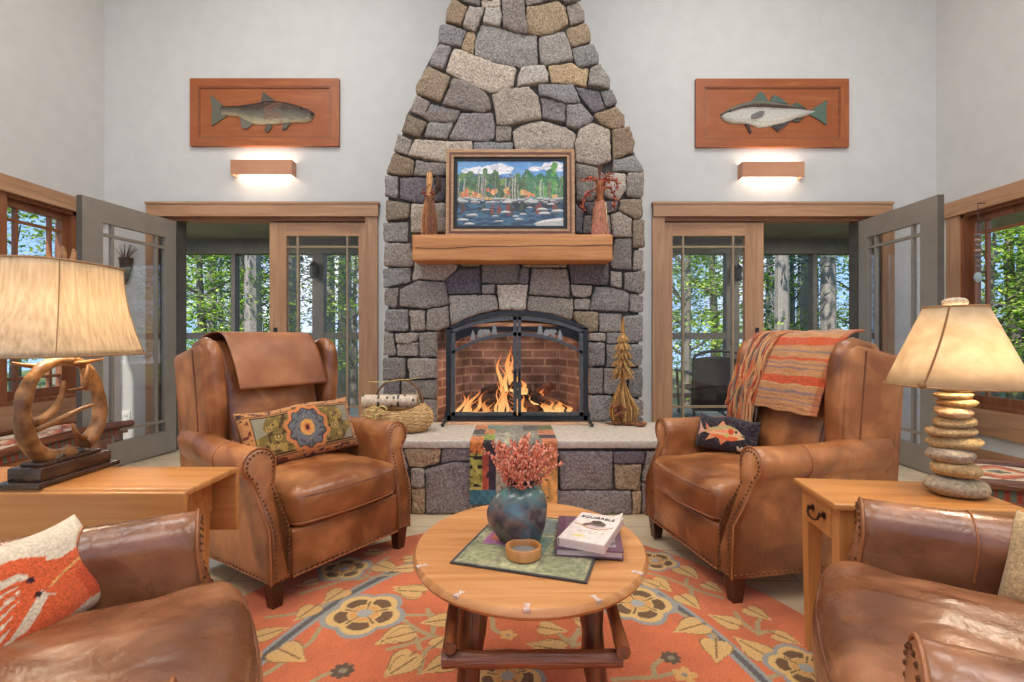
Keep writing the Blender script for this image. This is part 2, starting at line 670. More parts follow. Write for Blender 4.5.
def floor_mat():
    m, nt, N, K = new_mat('stone_tile_floor')
    out = N.new('ShaderNodeOutputMaterial')
    b = N.new('ShaderNodeBsdfPrincipled')
    tc = N.new('ShaderNodeTexCoord')
    br = N.new('ShaderNodeTexBrick')
    br.inputs['Scale'].default_value = 1.0
    br.inputs['Brick Width'].default_value = 0.6
    br.inputs['Row Height'].default_value = 0.3
    br.inputs['Mortar Size'].default_value = 0.004
    br.inputs['Color1'].default_value = L(218, 196, 162) + (1,)
    br.inputs['Color2'].default_value = L(206, 182, 148) + (1,)
    br.inputs['Mortar'].default_value = L(160, 142, 118) + (1,)
    no = N.new('ShaderNodeTexNoise')
    no.inputs['Scale'].default_value = 6
    no.inputs['Detail'].default_value = 6
    mx = N.new('ShaderNodeMix')
    mx.data_type = 'RGBA'
    mx.blend_type = 'OVERLAY'
    mx.inputs[0].default_value = 0.4
    K.new(tc.outputs['Object'], br.inputs['Vector'])
    K.new(tc.outputs['Object'], no.inputs['Vector'])
    K.new(br.outputs[0], mx.inputs[6])
    K.new(no.outputs['Fac'], mx.inputs[7])
    K.new(mx.outputs[2], b.inputs['Base Color'])
    b.inputs['Roughness'].default_value = 0.35
    K.new(b.outputs[0], out.inputs[0])
    return m


M['floor'] = floor_mat()
struct('floor', MB().box(XL - .15, XR + .15, YF, YB + .16, -.12, 0), M['floor'])
struct('ceiling', MB().box(XL - .15, XR + .15, YF, YB + .15, ZC, ZC + .15), M['ceiling'])
# back wall with the two door openings
wb = MB()
OL, OR_ = (-3.22, -1.344), (1.362, 3.33)
ZO = 2.12
wb.box(XL - .15, OL[0], YB, YB + .15, 0, ZC)
wb.box(OL[1], OR_[0], YB, YB + .15, 0, ZC)
wb.box(OR_[1], XR + .15, YB, YB + .15, 0, ZC)
wb.box(OL[0], OL[1], YB, YB + .15, ZO, ZC)
wb.box(OR_[0], OR_[1], YB, YB + .15, ZO, ZC)
struct('wall_back', wb, M['wall'])
# side walls with a window opening each
WIN_L = (2.95, 4.25, .52, 2.09)     # y0 y1 z0 z1
WIN_R = (2.75, 4.30, .44, 2.08)


def side_wall(name, x0, x1, win):
    m = MB()
    y0, y1, z0, z1 = win
    m.box(x0, x1, YF, y0, 0, ZC)
    m.box(x0, x1, y1, YB, 0, ZC)
    m.box(x0, x1, y0, y1, 0, z0)
    m.box(x0, x1, y0, y1, z1, ZC)
    return struct(name, m, M['wall'])


side_wall('wall_left', XL - .15, XL, WIN_L)
side_wall('wall_right', XR, XR + .15, WIN_R)
for nm, x0, x1 in (('baseboard_left', XL, XL + .015), ('baseboard_right', XR - .015, XR)):
    struct(nm, MB().box(x0, x1, YF, YB - .02, 0, .11), M['fir_y'])

# door and window casings
FY = YB - .022


def casing(name, x0, x1, hx0, hx1):
    m = MB()
    m.box(hx0, hx1, FY - .02, YB, 2.117, 2.246)
    m.box(hx0 - .01, hx1 + .01, FY - .028, YB, 2.226, 2.246)
    o = struct(name, m, M['fir_x'])
    v = MB()
    v.box(x0 - .11, x0, FY, YB, 0, 2.117)
    v.box(x1, x1 + .11, FY, YB, 0, 2.117)
    struct('side_casing', v, M['fir_z'], o)
    j = MB()
    j.box(x0, x1, YB + .003, YB + .14, 2.085, 2.119)
    struct('head_track', j, M['rim_x'], o)
    return o


casing('trim_1', OL[0], OL[1], -3.31, -1.225)
casing('trim_2', OR_[0], OR_[1], 1.255, 3.41)
# dark clad jambs on the leaf side
struct('trim_3', MB().box(OL[0], -3.065, YB + .002, YB + .14, 0, 2.085), M['dark_clad'])
struct('trim_4', MB().box(3.135, OR_[1], YB + .002, YB + .14, 0, 2.085), M['dark_clad'])


def bars(m, x0, x1, z0, z1, xs, zs, y0, y1, w=.013):
    for x in xs:
        m.box(x - w, x + w, y0, y1, z0, z1)
    for z in zs:
        m.box(x0, x1, y0 - .001, y1 + .001, z - w, z + w)


def wood_door(name, x0, x1, ls, rs, handle_left):
    """fixed glazed door of fir: stiles, rails, prairie bars, pane"""
    z0, z1, gz0, gz1 = .0, 2.075, .27, 1.955
    y0, y1 = YB + .03, YB + .08
    st = MB().box(x0, x0 + ls, y0, y1, z0, z1).box(x1 - rs, x1, y0, y1, z0, z1)
    d = struct(name, st, M['fir_z'])
    gx0, gx1 = x0 + ls, x1 - rs
    struct('rail', MB().box(gx0, gx1, y0 + .001, y1 - .001, gz1, z1).box(gx0, gx1, y0 + .001, y1 - .001, z0, gz0), M['fir_x'], d)
    b = MB()
    bars(b, gx0, gx1, gz0, gz1, (gx0 + .10, gx1 - .105), (gz1 - .10, gz0 + .12), y0 + .005, y1 - .005, .009)
    struct('glazing_bar', b, M['bar'], d)
    struct('pane', MB().box(gx0, gx1, y0 + .022, y0 + .028, gz0, gz1), M['glass'], d)
    h = MB()
    hx = x0 + .055 if handle_left else x1 - .06
    h.rbox(hx, y0 - .004, 1.015, .034, .012, .20, .005)
    h.tube([(hx, y0 - .008, .99), (hx, y0 - .05, .99), (hx - (.13 if not handle_left else -.13), y0 - .055, .985)], .009, 8)
    struct('handle', h, M['black_metal'], d)
    return d


wood_door('door_1', -2.234, -1.346, .154, .075, True)
wood_door('door_2', 1.364, 2.281, .085, .17, False)


def leaf(name, hinge, free, flip):
    """grey clad french-door leaf swung open into the room"""
    W, H, T = .85, 2.055, .045
    d = bpy.data.objects.new(name, None)
    COL.objects.link(d)
    d['kind'] = 'structure'
    hx, hy = hinge
    d.location = (hx, hy, .012)
    d.rotation_euler = (0, 0, math.atan2(free[1] - hy, free[0] - hx))
    hs, fs, tr, br = .11, .16, .165, .19
    f = MB().box(0, hs, -T / 2, T / 2, 0, H).box(W - fs, W, -T / 2, T / 2, 0, H)
    f.box(hs, W - fs, -T / 2 + .001, T / 2 - .001, H - tr, H).box(hs, W - fs, -T / 2 + .001, T / 2 - .001, 0, br)
    struct('leaf_frame', f, M['grey_clad'], d)
    b = MB()
    bars(b, hs, W - fs, br, H - tr, (hs + .085, W - fs - .09), (H - tr - .09, br + .09), -.014, .014, .011)
    struct('glazing_bar', b, M['grey_clad'], d)
    struct('pane', MB().box(hs, W - fs, -.003, .003, br, H - tr), M['glass_leaf'], d)
    e = MB().box(W - .001, W + .004, -T / 2, T / 2, 0, H)
    struct('edge_strip', e, M['dark_clad'], d)
    k = MB()
    for s in (-1, 1):
        k.rbox(W - .05, s * (T / 2 + .004), 1.02, .036, .01, .22, .004)
        k.tube([(W - .05, s * (T / 2), 1.0), (W - .05, s * (T / 2 + .05), 1.0), (W - .16, s * (T / 2 + .055), .995)], .009, 8)
    k.lathe([(.004, 0), (.012, .003), (.012, .006), (.004, .009)], 10, M=Matrix.Translation((W - .05, -T / 2 if flip else T / 2, 1.16)) @ Matrix.Rotation(PI / 2 if flip else -PI / 2, 4, 'X'))
    struct('handle', k, M['black_metal'], d)
    return d


leaf('door_3', (-3.06, 4.50), (-3.18, 3.655), False)
leaf('door_4', (3.125, 4.50), (3.115, 3.66), True)


def side_window(name, sx, X, win, mull, trimz, sashes):
    """timber window in a side wall; sx = +1 on the right wall"""
    y0, y1, z0, z1 = win
    i, o = X - sx * .022, X + sx * .15       # room face, outer face

    def bx(m, a, b, *r):
        return m.box(min(a, b), max(a, b), *r)
    t = MB()
    bx(t, X, X - sx * .042, y0 - .2, YB - .03, z1 - .005, trimz)
    bx(t, X, X - sx * .032, y0 - .2, YB - .1, trimz - 1.97, z0)
    d = struct(name, t, M['fir_y'])
    v = MB()
    bx(v, X, i, y1, y1 + .12, z0, z1 - .005)
    bx(v, X, i, y0 - .12, y0, z0, z1 - .005)
    struct('side_casing', v, M['fir_z'], d)
    ml = MB()
    bx(ml, X - sx * .01, o, mull - .03, mull + .03, z0, z1)
    bx(ml, X, o, y1 - .03, y1, z0, z1)
    bx(ml, X, o, y0, y0 + .03, z0, z1)
    bx(ml, X, o, y0, y1, z1 - .03, z1 - .001)
    bx(ml, X - sx * .02, o, y0, y1, z0 + .001, z0 + .03)
    struct('window_jamb', ml, M['rim_z'], d)
    for a, b in ((y0 + .03, mull - .03), (mull + .03, y1 - .03)):
        s = MB()
        p, q = X + sx * .05, X + sx * .10
        za, zb = z0 + .03, z1 - .03
        bx(s, p, q, a, a + .05, za, zb)
        bx(s, p, q, b - .05, b, za, zb)
        bx(s, p, q, a + .05, b - .05, zb - .055, zb)
        bx(s, p, q, a + .05, b - .05, za, za + .07)
        for yy in sashes(a + .05, b - .05):
            bx(s, p + sx * .01, q - sx * .01, yy - .011, yy + .011, za + .07, zb - .055)
        for zz in (zb - .15, za + .16):
            bx(s, p + sx * .011, q - sx * .011, a + .05, b - .05, zz - .011, zz + .011)
        sash = struct('window_sash', s, M['rim_z'], d)
        g = MB()
        bx(g, X + sx * .072, X + sx * .078, a + .05, b - .05, za + .07, zb - .055)
        struct('pane', g, M['glass'], sash)
    return d


side_window('window_1', -1, XL, WIN_L, 3.63, 2.204, lambda a, b: (a + .09, b - .09))
side_window('window_2', 1, XR, WIN_R, 3.50, 2.203, lambda a, b: (a + .09, b - .09))

# wall outlet beside the left doors
o = thing('wall_outlet', 'white electric outlet plate low on the back wall near the left corner', 'outlet', (-3.52, YB - .004, .30))
MBp = MB().rbox(0, 0, 0, .075, .008, .115, .003)
MBp.build('cover_plate', M['white_plastic'], o)
MB().rbox(0, -.005, .024, .034, .004, .03, .002).rbox(0, -.005, -.024, .034, .004, .03, .002).build('socket', M['white_plastic'], o)

# ================================================================ porch and woods outside
PZ = -.04
struct('porch_floor', MB().box(-5.35, 6.6, YB + .15, 7.7, PZ - .15, PZ), M['porch_deck'])
struct('porch_ceiling', MB().box(-5.35, 6.6, YB + .15, 7.7, 2.5, 2.6), M['porch_soffit'])
struct('porch_beam', MB().box(-5.35, 6.6, 7.45, 7.62, 2.28, 2.5), M['dark_clad'])
for x, wd in ((-5.30, .06), (-4.2, .06), (-2.93, .17), (-1.7, .06), (-.45, .06), (.8, .06), (2.05, .06), (3.27, .19), (4.5, .06), (5.75, .06)):
    struct('porch_post', MB().box(x - wd / 2, x + wd / 2, 7.47, 7.60, PZ, 2.28), M['dark_clad'])
rl = MB().box(-5.35, 6.6, 7.48, 7.59, 1.00, 1.10).box(-5.35, 6.6, 7.49, 7.58, .12, .19)
struct('porch_rail', rl, M['dark_clad'])

for i, (x, z) in enumerate(((-2.95, 2.04), (3.3, 2.0))):
    lan = thing('porch_lantern', ['black lantern on the porch post seen through the left glazed door',
                                  'black lantern on the porch post seen through the right glazed door'][i], 'lantern', (x, 7.372, z))
    MB().rbox(0, .09, 0, .07, .02, .16, .006).rbox(0, .05, .08, .03, .09, .02, .006).build('back_plate', M['black_metal'], lan)
    MB().lathe([(.05, -.14), (.06, -.13), (.06, .04), (.075, .05), (.03, .10), (.008, .12)], 8).build('lantern_body', M['black_metal'], lan)

for x in (-4.0, 4.0):  # fill lights added under the soffit to brighten the porch
    light('porch_fill', 'AREA', (x, 5.9, 2.46), 75, (1, .96, .9), 1.2)

# ground and hill
gm = mat('forest_floor', (66, 78, 40), (116, 124, 66), scale=1.2, rough=0.95)
nx = 40
gx = np.linspace(-60, 60, nx)
gy = np.linspace(7.7, 90, nx)
GX, GY = np.meshgrid(gx, gy, indexing='ij')
GZ = -.9 - (GY - 7.7) * .05 + 1.0 * vnoise(GX, GY, .12, 3)
g = grid_mesh('ground', gm, np.stack([GX, GY, GZ], -1))
g['kind'] = 'structure'
for sx in (-1, 1):
    gx = np.linspace(5.5, 60, nx)
    gy = np.linspace(-20, 7.7, nx)
    GX, GY = np.meshgrid(gx, gy, indexing='ij')
    GZ = -.9 + .6 * vnoise(GX, GY, .12, 5)
    g = grid_mesh('ground_' + ('right' if sx > 0 else 'left'), gm, np.stack([sx * GX, GY, GZ], -1))
    g['kind'] = 'structure'


def leaf_mat(name, c1, c2, tr=.35):
    m, nt, N, K = new_mat(name)
    out = N.new('ShaderNodeOutputMaterial')
    at = N.new('ShaderNodeAttribute')
    at.attribute_name = 'Col'
    d = N.new('ShaderNodeBsdfDiffuse')
    t = N.new('ShaderNodeBsdfTranslucent')
    mx = N.new('ShaderNodeMixShader')
    mx.inputs[0].default_value = tr
    K.new(at.outputs['Color'], d.inputs[0])
    K.new(at.outputs['Color'], t.inputs[0])
    K.new(d.outputs[0], mx.inputs[1])
    K.new(t.outputs[0], mx.inputs[2])
    K.new(mx.outputs[0], out.inputs[0])
    return m


M['leaves'] = leaf_mat('leaves', None, None)


def leaf_cloud(m, centres, count, spread, size, cols, flat=.6):
    for _ in range(count):
        c = random.choice(centres)
        p = Vector(c) + Vector((random.gauss(0, spread), random.gauss(0, spread), random.gauss(0, spread * flat)))
        s = size * random.uniform(.6, 1.4)
        a = Vector((random.uniform(-1, 1), random.uniform(-1, 1), random.uniform(-.5, .5))).normalized()
        b = a.cross(Vector((random.uniform(-.6, .6), random.uniform(-.6, .6), 1))).normalized()
        q = random.choice(cols)
        k = random.uniform(.75, 1.25)
        m.add([p - a * s * .6, p + b * s * .35, p + a * s * .6, p - b * s * .35], [(0, 1, 2, 3)], 0, (q[0] * k, q[1] * k, q[2] * k))


def decid(name, label, h, cols, seed, n=4200, size=.11, low=.12):
    random.seed(seed)
    t = thing(name, label, 'tree', group=label)
    tr = MB().tube([(0, 0, -1.5), (.05, 0, h * .3), (.0, .1, h * .6), (.1, 0, h * .9)], [.16, .13, .09, .03], 8, c=L(120, 112, 104))
    for k in range(9):
        a, z = random.uniform(0, 6.28), h * random.uniform(.25, .8)
        tr.tube([(0, 0, z), (math.cos(a) * 1.0, math.sin(a) * 1.0, z + .6), (math.cos(a) * 1.9, math.sin(a) * 1.9, z + .9)], [.05, .03, .012], 5, c=L(116, 108, 100))
    tr.build('trunk', M['bark'], t)
    cs = []
    for k in range(42):
        z = h * random.uniform(low, 1.0)
        r = 2.1 * math.sin(min(1, max(.25, (1.08 - z / h) * 1.6)) * 1.5)
        a = random.uniform(0, 6.28)
        cs.append((r * math.cos(a) * random.uniform(.3, 1), r * math.sin(a) * random.uniform(.3, 1), z))
    m = MB()
    leaf_cloud(m, cs, n, .42, size, cols, .35)
    m.build('foliage', M['leaves'], t, smooth=False)
    return t


def conifer(name, label, h, cols, seed, n=2600, bare=.15):
    random.seed(seed)
    t = thing(name, label, 'tree', group=label)
    MB().tube([(0, 0, -1.5), (.02, 0, h * .4), (0, 0, h)], [.20, .15, .03], 9, c=L(150, 142, 134)).build('trunk', M['bark'], t)
    m = MB()
    lay = 26
    for k in range(n):
        f = random.random() ** .8
        z0 = h * (bare + (1 - bare) * f)
        rad = (1 - f) * 1.9 + .12
        br = random.randrange(7)
        ang = br * 2 * PI / 7 + int(f * lay) * 1.3 + random.gauss(0, .16)
        rr = rad * random.random() ** .6
        z = h * (bare + (1 - bare) * (int(f * lay) / lay)) - rr * .28 + random.gauss(0, .06)
        p = Vector((rr * math.cos(ang), rr * math.sin(ang), z))
        s = random.uniform(.10, .24)
        a = Vector((math.cos(ang + random.gauss(0, .6)), math.sin(ang + random.gauss(0, .6)), random.uniform(-.5, .1))).normalized()
        b = a.cross(Vector((random.uniform(-.5, .5), random.uniform(-.5, .5), 1))).normalized()
        q = random.choice(cols)
        kk = random.uniform(.7, 1.3)
        m.add([p - a * s * .5, p + b * s * .22, p + a * s * .7, p - b * s * .22], [(0, 1, 2, 3)], 0, (q[0] * kk, q[1] * kk, q[2] * kk))
    m.build('foliage', M['leaves'], t, smooth=False)
    return t


LG = [L(132, 168, 62), L(168, 196, 84), L(104, 146, 56), L(190, 208, 104)]
MG = [L(96, 132, 66), L(78, 114, 60), L(124, 154, 80)]
DG = [L(66, 92, 74), L(80, 106, 84), L(100, 124, 96), L(54, 80, 66)]
BG = [L(90, 112, 100), L(110, 130, 116), L(74, 98, 88)]
P1 = decid('leafy_tree', 'bright yellow green leafy tree standing beyond the porch rail', 6.5, LG, 1)
P2 = decid('leafy_tree', 'mid green leafy tree standing farther back in the woods', 8.5, MG, 2, n=4600, size=.13)
P3 = conifer('fir_tree', 'dark green fir tree standing among the leafy trees outside', 10, DG, 3)
P4 = conifer('pine_tree', 'tall pale trunked pine with thin blue green branches outside', 13, BG, 4, n=2400, bare=.30)
protos = [P1, P2, P3, P4]
used = [False] * 4
random.seed(21)


def plant(k, x, y, s=1.0):
    gz = -.9 - max(0, y - 7.7) * .05 + .5
    loc, rz = (x, y, gz), random.uniform(0, 6.28)
    if not used[k]:
        used[k] = True
        protos[k].location = loc
        protos[k].rotation_euler = (0, 0, rz)
        protos[k].scale = (s, s, s)
    else:
        dup(protos[k], loc, rz, scale=(s, s, s))


SPOTS = [  # behind the left doors
    (0, -7.2, 11.5, .8), (0, -5.6, 10.4, .62), (3, -5.05, 9.7, .9), (2, -6.3, 12.2, .62), (3, -6.1, 13.5, 1), (2, -8.0, 14.5, .9), (3, -5.2, 15.5, 1), (2, -4.3, 12.6, .75),
    (1, -9.5, 17, 1), (3, -3.9, 13.2, .9), (0, -3.6, 11.2, .6), (2, -6.6, 18, 1), (3, -8.8, 20, 1), (2, -11.5, 19, 1.1), 
    # behind the right doors
    (0, 3.7, 10.8, .72), (3, 5.25, 9.8, .8), (3, 6.35, 10.1, .85), (0, 5.0, 12.5, .85), (1, 4.6, 16, .9), (3, 6.3, 13.0, 1), (3, 8.3, 14.2, 1.0), (0, 7.9, 11.6, .6), (2, 7.2, 17, .75),
    (1, 9.5, 17, .8), (3, 3.6, 15.5, 1), (0, 9.3, 12.2, .65), (2, 10.8, 18, .9), 
    # outside the side windows
    (0, 9.2, 6.2, .8), (0, 9.0, 3.4, .85), (1, 12.5, 9.2, 1), (0, 9.6, 9.6, .8), (0, 8.5, 8.9, .62), (1, 11.0, 10.8, .9), (0, 7.9, 7.2, .5), (1, 12, 6.5, 1), (2, 13.5, 9.5, 1),
    (2, -11.5, 8.2, .8), (1, -10.5, 5.6, .6), (3, -13, 11, 1), (0, -10.5, 10.5, .7)]
for s_ in SPOTS:
    plant(*s_)
# far woods closing the view
for k in range(26):
    x = -32 + k * 2.6 + random.uniform(-.8, .8)
    plant(random.choice((1, 2, 2, 3)), x, random.uniform(24, 32), random.uniform(.7, 1.0))
# ================================================================ stone chimney and hearth
CYF = 3.55                                    # chimney face (joints); stones stand proud of it
K5 = 140 / 764.0
ORG = {'A1': (375, 0), 'A2': (510, 0), 'A3': (375, 115), 'A4': (510, 115), 'A5': (375, 230), 'A6': (510, 230), 'A7': (375, 310), 'A8': (510, 310)}
SC = {'g': (138, 131, 124), 'p': (127, 120, 117), 'l': (162, 152, 141), 't': (158, 140, 114), 'b': (132, 116, 98), 'd': (107, 100, 103), 'w': (186, 176, 164)}
STONES = """
A1 b 425,0 505,42 470,137 385,118 395,60
A1 g 515,35 598,50 570,120 540,175 480,145
A1 p 460,0 575,0 570,38 510,20
A1 l 580,0 685,0 682,38 585,40
A1 l 605,45 685,45 695,90 680,145 590,125
A1 p 350,145 385,130 500,170 465,250 345,228
A1 p 692,0 815,0 818,80 832,185 770,180 700,145 698,60
A1 t 505,175 548,180 535,290 470,265
A1 g 580,135 690,150 760,180 882,195 889,350 847,362 740,355 640,335 545,300 545,220
A1 p 350,240 415,255 370,380 300,350 310,300
A1 l 430,260 550,305 660,345 772,370 752,470 720,495 640,505 560,480 470,435 385,385
A1 b 285,365 412,420 390,470 355,555 225,510 222,480
A1 p 425,430 500,445 600,505 625,545 632,600 590,617 500,600 370,570
A1 p 225,520 300,555 265,635 190,605
A1 p 305,565 465,605 440,665 340,668 270,635
A1 b 180,628 285,672 240,752 145,717
A2 t 90,40 265,5 300,40 320,130 240,175 150,195 100,180 85,110
A2 p 82,0 210,0 90,36
A2 p 275,-20 375,-10 370,6 300,16
A2 g 310,25 375,10 410,80 405,110 335,135 320,90
A2 b 310,160 420,120 442,180 440,220 335,258 312,200
A2 g 160,205 295,175 325,240 343,325 300,340 190,355 165,330
A2 g 338,265 455,235 487,310 480,345 375,370 350,330
A2 l 60,370 190,360 210,400 205,450 40,468 45,420
A2 t 210,360 340,345 375,375 430,375 415,468 225,450
A2 g 440,375 490,350 540,430 545,485 430,470 432,420
A2 l -97,520 -10,490 100,475 155,530 172,640 160,650 60,665 -20,684 -72,680 -75,630
A2 p 155,470 340,465 385,560 310,570 240,545 160,520
A2 p 168,535 240,550 303,575 300,672 182,645
A2 p 310,578 385,570 455,650 430,680 370,702 310,688
A2 d 355,475 485,500 520,590 455,615 400,550
A2 p 495,495 555,490 585,555 525,585
A2 b 460,625 580,580 625,630 625,690 570,705 490,670
A3 p 235,-12 462,-16 440,38 350,42 290,35
A3 g 290,45 428,45 390,132 270,120
A3 p 472,-10 640,-6 655,60 650,125 610,142 420,135 405,120
A3 g 662,60 745,60 738,140 660,140
A3 g 125,105 200,140 180,218 105,195
A3 l 215,135 400,145 530,145 530,262 395,262 180,220
A3 p 540,150 750,150 750,260 540,260
A3 b 100,205 215,250 205,325 160,330 60,318
A3 p 228,250 300,262 388,268 388,330 210,335
A3 p 55,330 122,340 122,452 55,440
A3 d 135,345 385,345 385,420 375,468 240,480 135,455
A3 b 60,465 193,485 185,560 60,578
A3 l 200,490 385,480 385,640 195,640
A3 g 45,590 180,585 178,690 45,688
A3 p 395,275 600,275 600,460 395,470
A3 g 395,480 600,470 600,640 395,640
A3 p 610,275 860,275 860,640 610,640
A4 l 15,90 60,55 170,35 300,65 360,105 345,200 30,200
A4 l 380,75 450,45 545,85 548,250 470,275 360,250 355,160
A4 b 560,80 650,65 682,150 670,205 560,248
A4 g 565,245 685,225 730,300 725,312 560,306
A4 g 360,265 470,285 520,330 515,380 450,470 365,470
A4 l 535,320 630,318 632,410 590,465 520,450 515,400
A4 g 640,318 728,318 725,440 715,455 635,445
A4 b 600,465 720,462 722,560 680,570 590,520
A4 d 400,480 590,474 580,526 540,535 430,545
A4 d 358,485 400,530 390,645 360,645
A4 l 548,545 590,530 660,570 662,665 560,665
A4 g 405,550 540,548 550,645 398,645
A4 b 668,572 730,570 733,722 670,724
A4 g 130,275 340,275 345,640 130,640
A5 g 55,72 195,75 215,185 195,200 50,195
A5 g 45,210 195,208 190,280 120,300 45,312
A5 l 215,165 450,165 450,205 380,275 235,268 203,278
A5 t 465,165 570,165 570,195 470,195
A5 d 455,215 570,205 575,345 400,350 385,280
A5 g 585,165 760,165 790,200 785,290 585,290
A5 l 585,300 655,295 650,345 585,348
A5 g 235,278 380,285 400,390 395,408 270,428 135,413 135,325
A5 g 55,320 125,315 118,420 100,425 50,405
A5 g 60,435 180,435 180,550 50,555
A5 l 190,440 270,440 270,545 195,550
A5 l 285,435 400,415 405,520 340,548 280,545
A5 l 405,360 655,355 672,432 560,455 415,515
A5 w 665,300 835,300 820,435 680,432
A7 g 48,125 98,128 115,245 48,245
A7 l 108,130 235,125 232,165 170,185 118,180
A7 g 120,190 235,180 235,250 125,250
A7 g 242,125 335,120 338,255 242,255
A7 g 45,262 165,262 165,370 45,385
A7 l 175,265 340,265 340,370 190,375
A7 p 50,390 132,392 132,480 45,480
A7 g 145,390 340,380 340,485 240,480 145,470
A7 g 260,490 338,490 338,605 260,605
A7 g 40,488 250,488 250,605 40,605
A6 p 60,210 100,210 98,295 50,292
A6 t 65,165 310,170 310,203 70,203
A6 l 120,210 310,215 325,300 322,365 105,350
A6 d 320,180 535,165 535,300 440,295 335,290
A6 g 575,50 660,45 662,216 555,208 552,165
A6 g 680,110 728,110 725,216 672,218
A6 l 550,228 605,230 605,318 550,305
A6 g 622,235 735,225 732,330 715,348 625,325
A6 l 335,300 445,305 440,355 410,368 340,362
A6 l 100,362 340,378 345,435 335,490 230,455 95,435
A6 g 470,310 560,315 648,345 645,445 440,435 445,370
A6 l 352,380 435,375 432,435 355,432
A6 g 655,350 728,362 728,445 655,446
A6 t 350,445 480,450 480,550 430,555 395,520 350,485
A6 g 490,455 610,460 615,555 490,555
A6 g 620,475 722,460 725,610 640,620 620,550
A8 l 432,128 520,128 520,170 432,165
A8 g 432,180 515,180 515,300 432,310
A8 g 530,125 620,125 628,180 530,182
A8 g 640,190 720,188 718,300 640,312
A8 g 530,190 630,190 630,312 530,312
A8 g 432,318 505,320 505,455 432,455
A8 l 515,320 635,320 635,460 515,455
A8 g 648,320 722,318 722,475 645,470
A8 l 430,468 555,470 555,605 430,605
A8 g 565,470 655,480 690,488 728,500 725,575 562,588
A8 g 565,592 722,588 722,622 565,622
"""


def densify(poly, step):
    out = []
    for i in range(len(poly)):
        a, b = Vector(poly[i]), Vector(poly[(i + 1) % len(poly)])
        n = max(1, int((b - a).length / step))
        for k in range(n):
            out.append(tuple(a + (b - a) * k / n))
    return out


def chaikin(poly, it=1, q=.18):
    for _ in range(it):
        out = []
        for i in range(len(poly)):
            a, b = Vector(poly[i]), Vector(poly[(i + 1) % len(poly)])
            out += [tuple(a + (b - a) * q), tuple(a + (b - a) * (1 - q))]
        poly = out
    return poly


def stone(m, poly, y, depth, col, gap=-.0022, seed=0, step=.028):
    """one rough split stone standing proud of the plane y (towards -y)"""
    area = sum(poly[i][0] * poly[(i + 1) % len(poly)][1] - poly[(i + 1) % len(poly)][0] * poly[i][1] for i in range(len(poly)))
    if area < 0:
        poly = poly[::-1]
    p = offset2d(chaikin(densify(poly, step)), gap)
    # wobble the outline
    p = [(x + .007 * mnoise.noise(Vector((x * 36, z * 36, seed))), z + .007 * mnoise.noise(Vector((x * 36, z * 36, seed + 9)))) for x, z in p]
    cx = sum(q[0] for q in p) / len(p)
    cz = sum(q[1] for q in p) / len(p)
    rings = []
    for t, d in ((1.0, -.02), (1.0, .62), (.985, .85), (.95, .98), (.76, 1.03), (.46, 1.05), (.18, 1.05)):
        ring = []
        for x, z in p:
            X, Z = cx + (x - cx) * t, cz + (z - cz) * t
            dd = depth * d
            if d > .4:
                dd += .012 * mnoise.noise(Vector((X * 9, Z * 9, seed * 3.1))) + .005 * mnoise.noise(Vector((X * 32, Z * 32, seed)))
            ring.append((X, y - dd, Z))
        rings.append(ring)
    m.loft(rings, 0, col)


ch = thing('stone_chimney', 'tall granite fieldstone chimney tapering upward above the hearth', 'chimney', (0, 0, 0))
m = MB()
random.seed(5)
for i, ln in enumerate(STONES.strip().splitlines()):
    cr, cc, *pts = ln.split()
    ox, oy = ORG[cr]
    poly = []
    for q in pts:
        a, b = q.split(',')
        x, _, z = wy(ox + float(a) * K5, oy + float(b) * K5, 3.52)
        poly.append((x, max(z, .432)))
    k = random.uniform(.82, 1.12)
    c = L(*SC[cc])
    tint = random.uniform(-.05, .07)
    stone(m, poly, CYF, random.uniform(.028, .05), (c[0] * k * (1 + tint), c[1] * k, c[2] * k * (1 - tint)), seed=i)
# upper courses above the picture
LX = lambda z: -.43 + (3.4 - z) * -.16 + (z - 3.4) * .10
for r in range(9):
    z0 = 3.41 + r * .17
    hw = .455 - (z0 - 3.4) * .17
    n = 4
    xs = [-hw + .02 + 2 * hw * k / n + (random.uniform(-.04, .04) if 0 < k < n else 0) for k in range(n + 1)]
    for k in range(n):
        c = L(*SC[random.choice('gplbg')])
        stone(m, [(xs[k], z0), (xs[k + 1], z0), (xs[k + 1], z0 + .165), (xs[k], z0 + .165)], CYF, .04, c, seed=200 + r * 5 + k)
m.build('stone_facing', M['stone'], ch, angle=80)
# mortar body, keyhole outline round the firebox
prof = [(384, 421), (384, 190), (388.5, 160), (397, 138), (402, 116), (414, 95), (419, 72), (432, 48), (440, 26), (452, 2)]
left = [wy(a, b, 3.55)[::2] for a, b in prof]
prof = [(579, 2), (588, 26), (595, 46), (602, 66), (611, 90), (622, 110), (629, 128), (634, 142), (643, 165), (643, 421)]
right = [wy(a, b, 3.55)[::2] for a, b in prof]
FBX0, FBX1 = -.545, .525
hole = [(FBX1, .43), (FBX1, 1.07), (.32, 1.125), (0, 1.15), (-.32, 1.125), (FBX0, 1.07), (FBX0, .43)]
out = [(left[0][0] + .03, .43)] + [(x + .03, z) for x, z in left] + [(-.30, ZC)] + [(.30, ZC)] + [(x - .03, z) for x, z in right] + [(right[-1][0] - .03, .43)] + hole
MB().prism(out, CYF, YB - .002, 'xz').build('mortar_body', M['mortar'], ch, smooth=False)


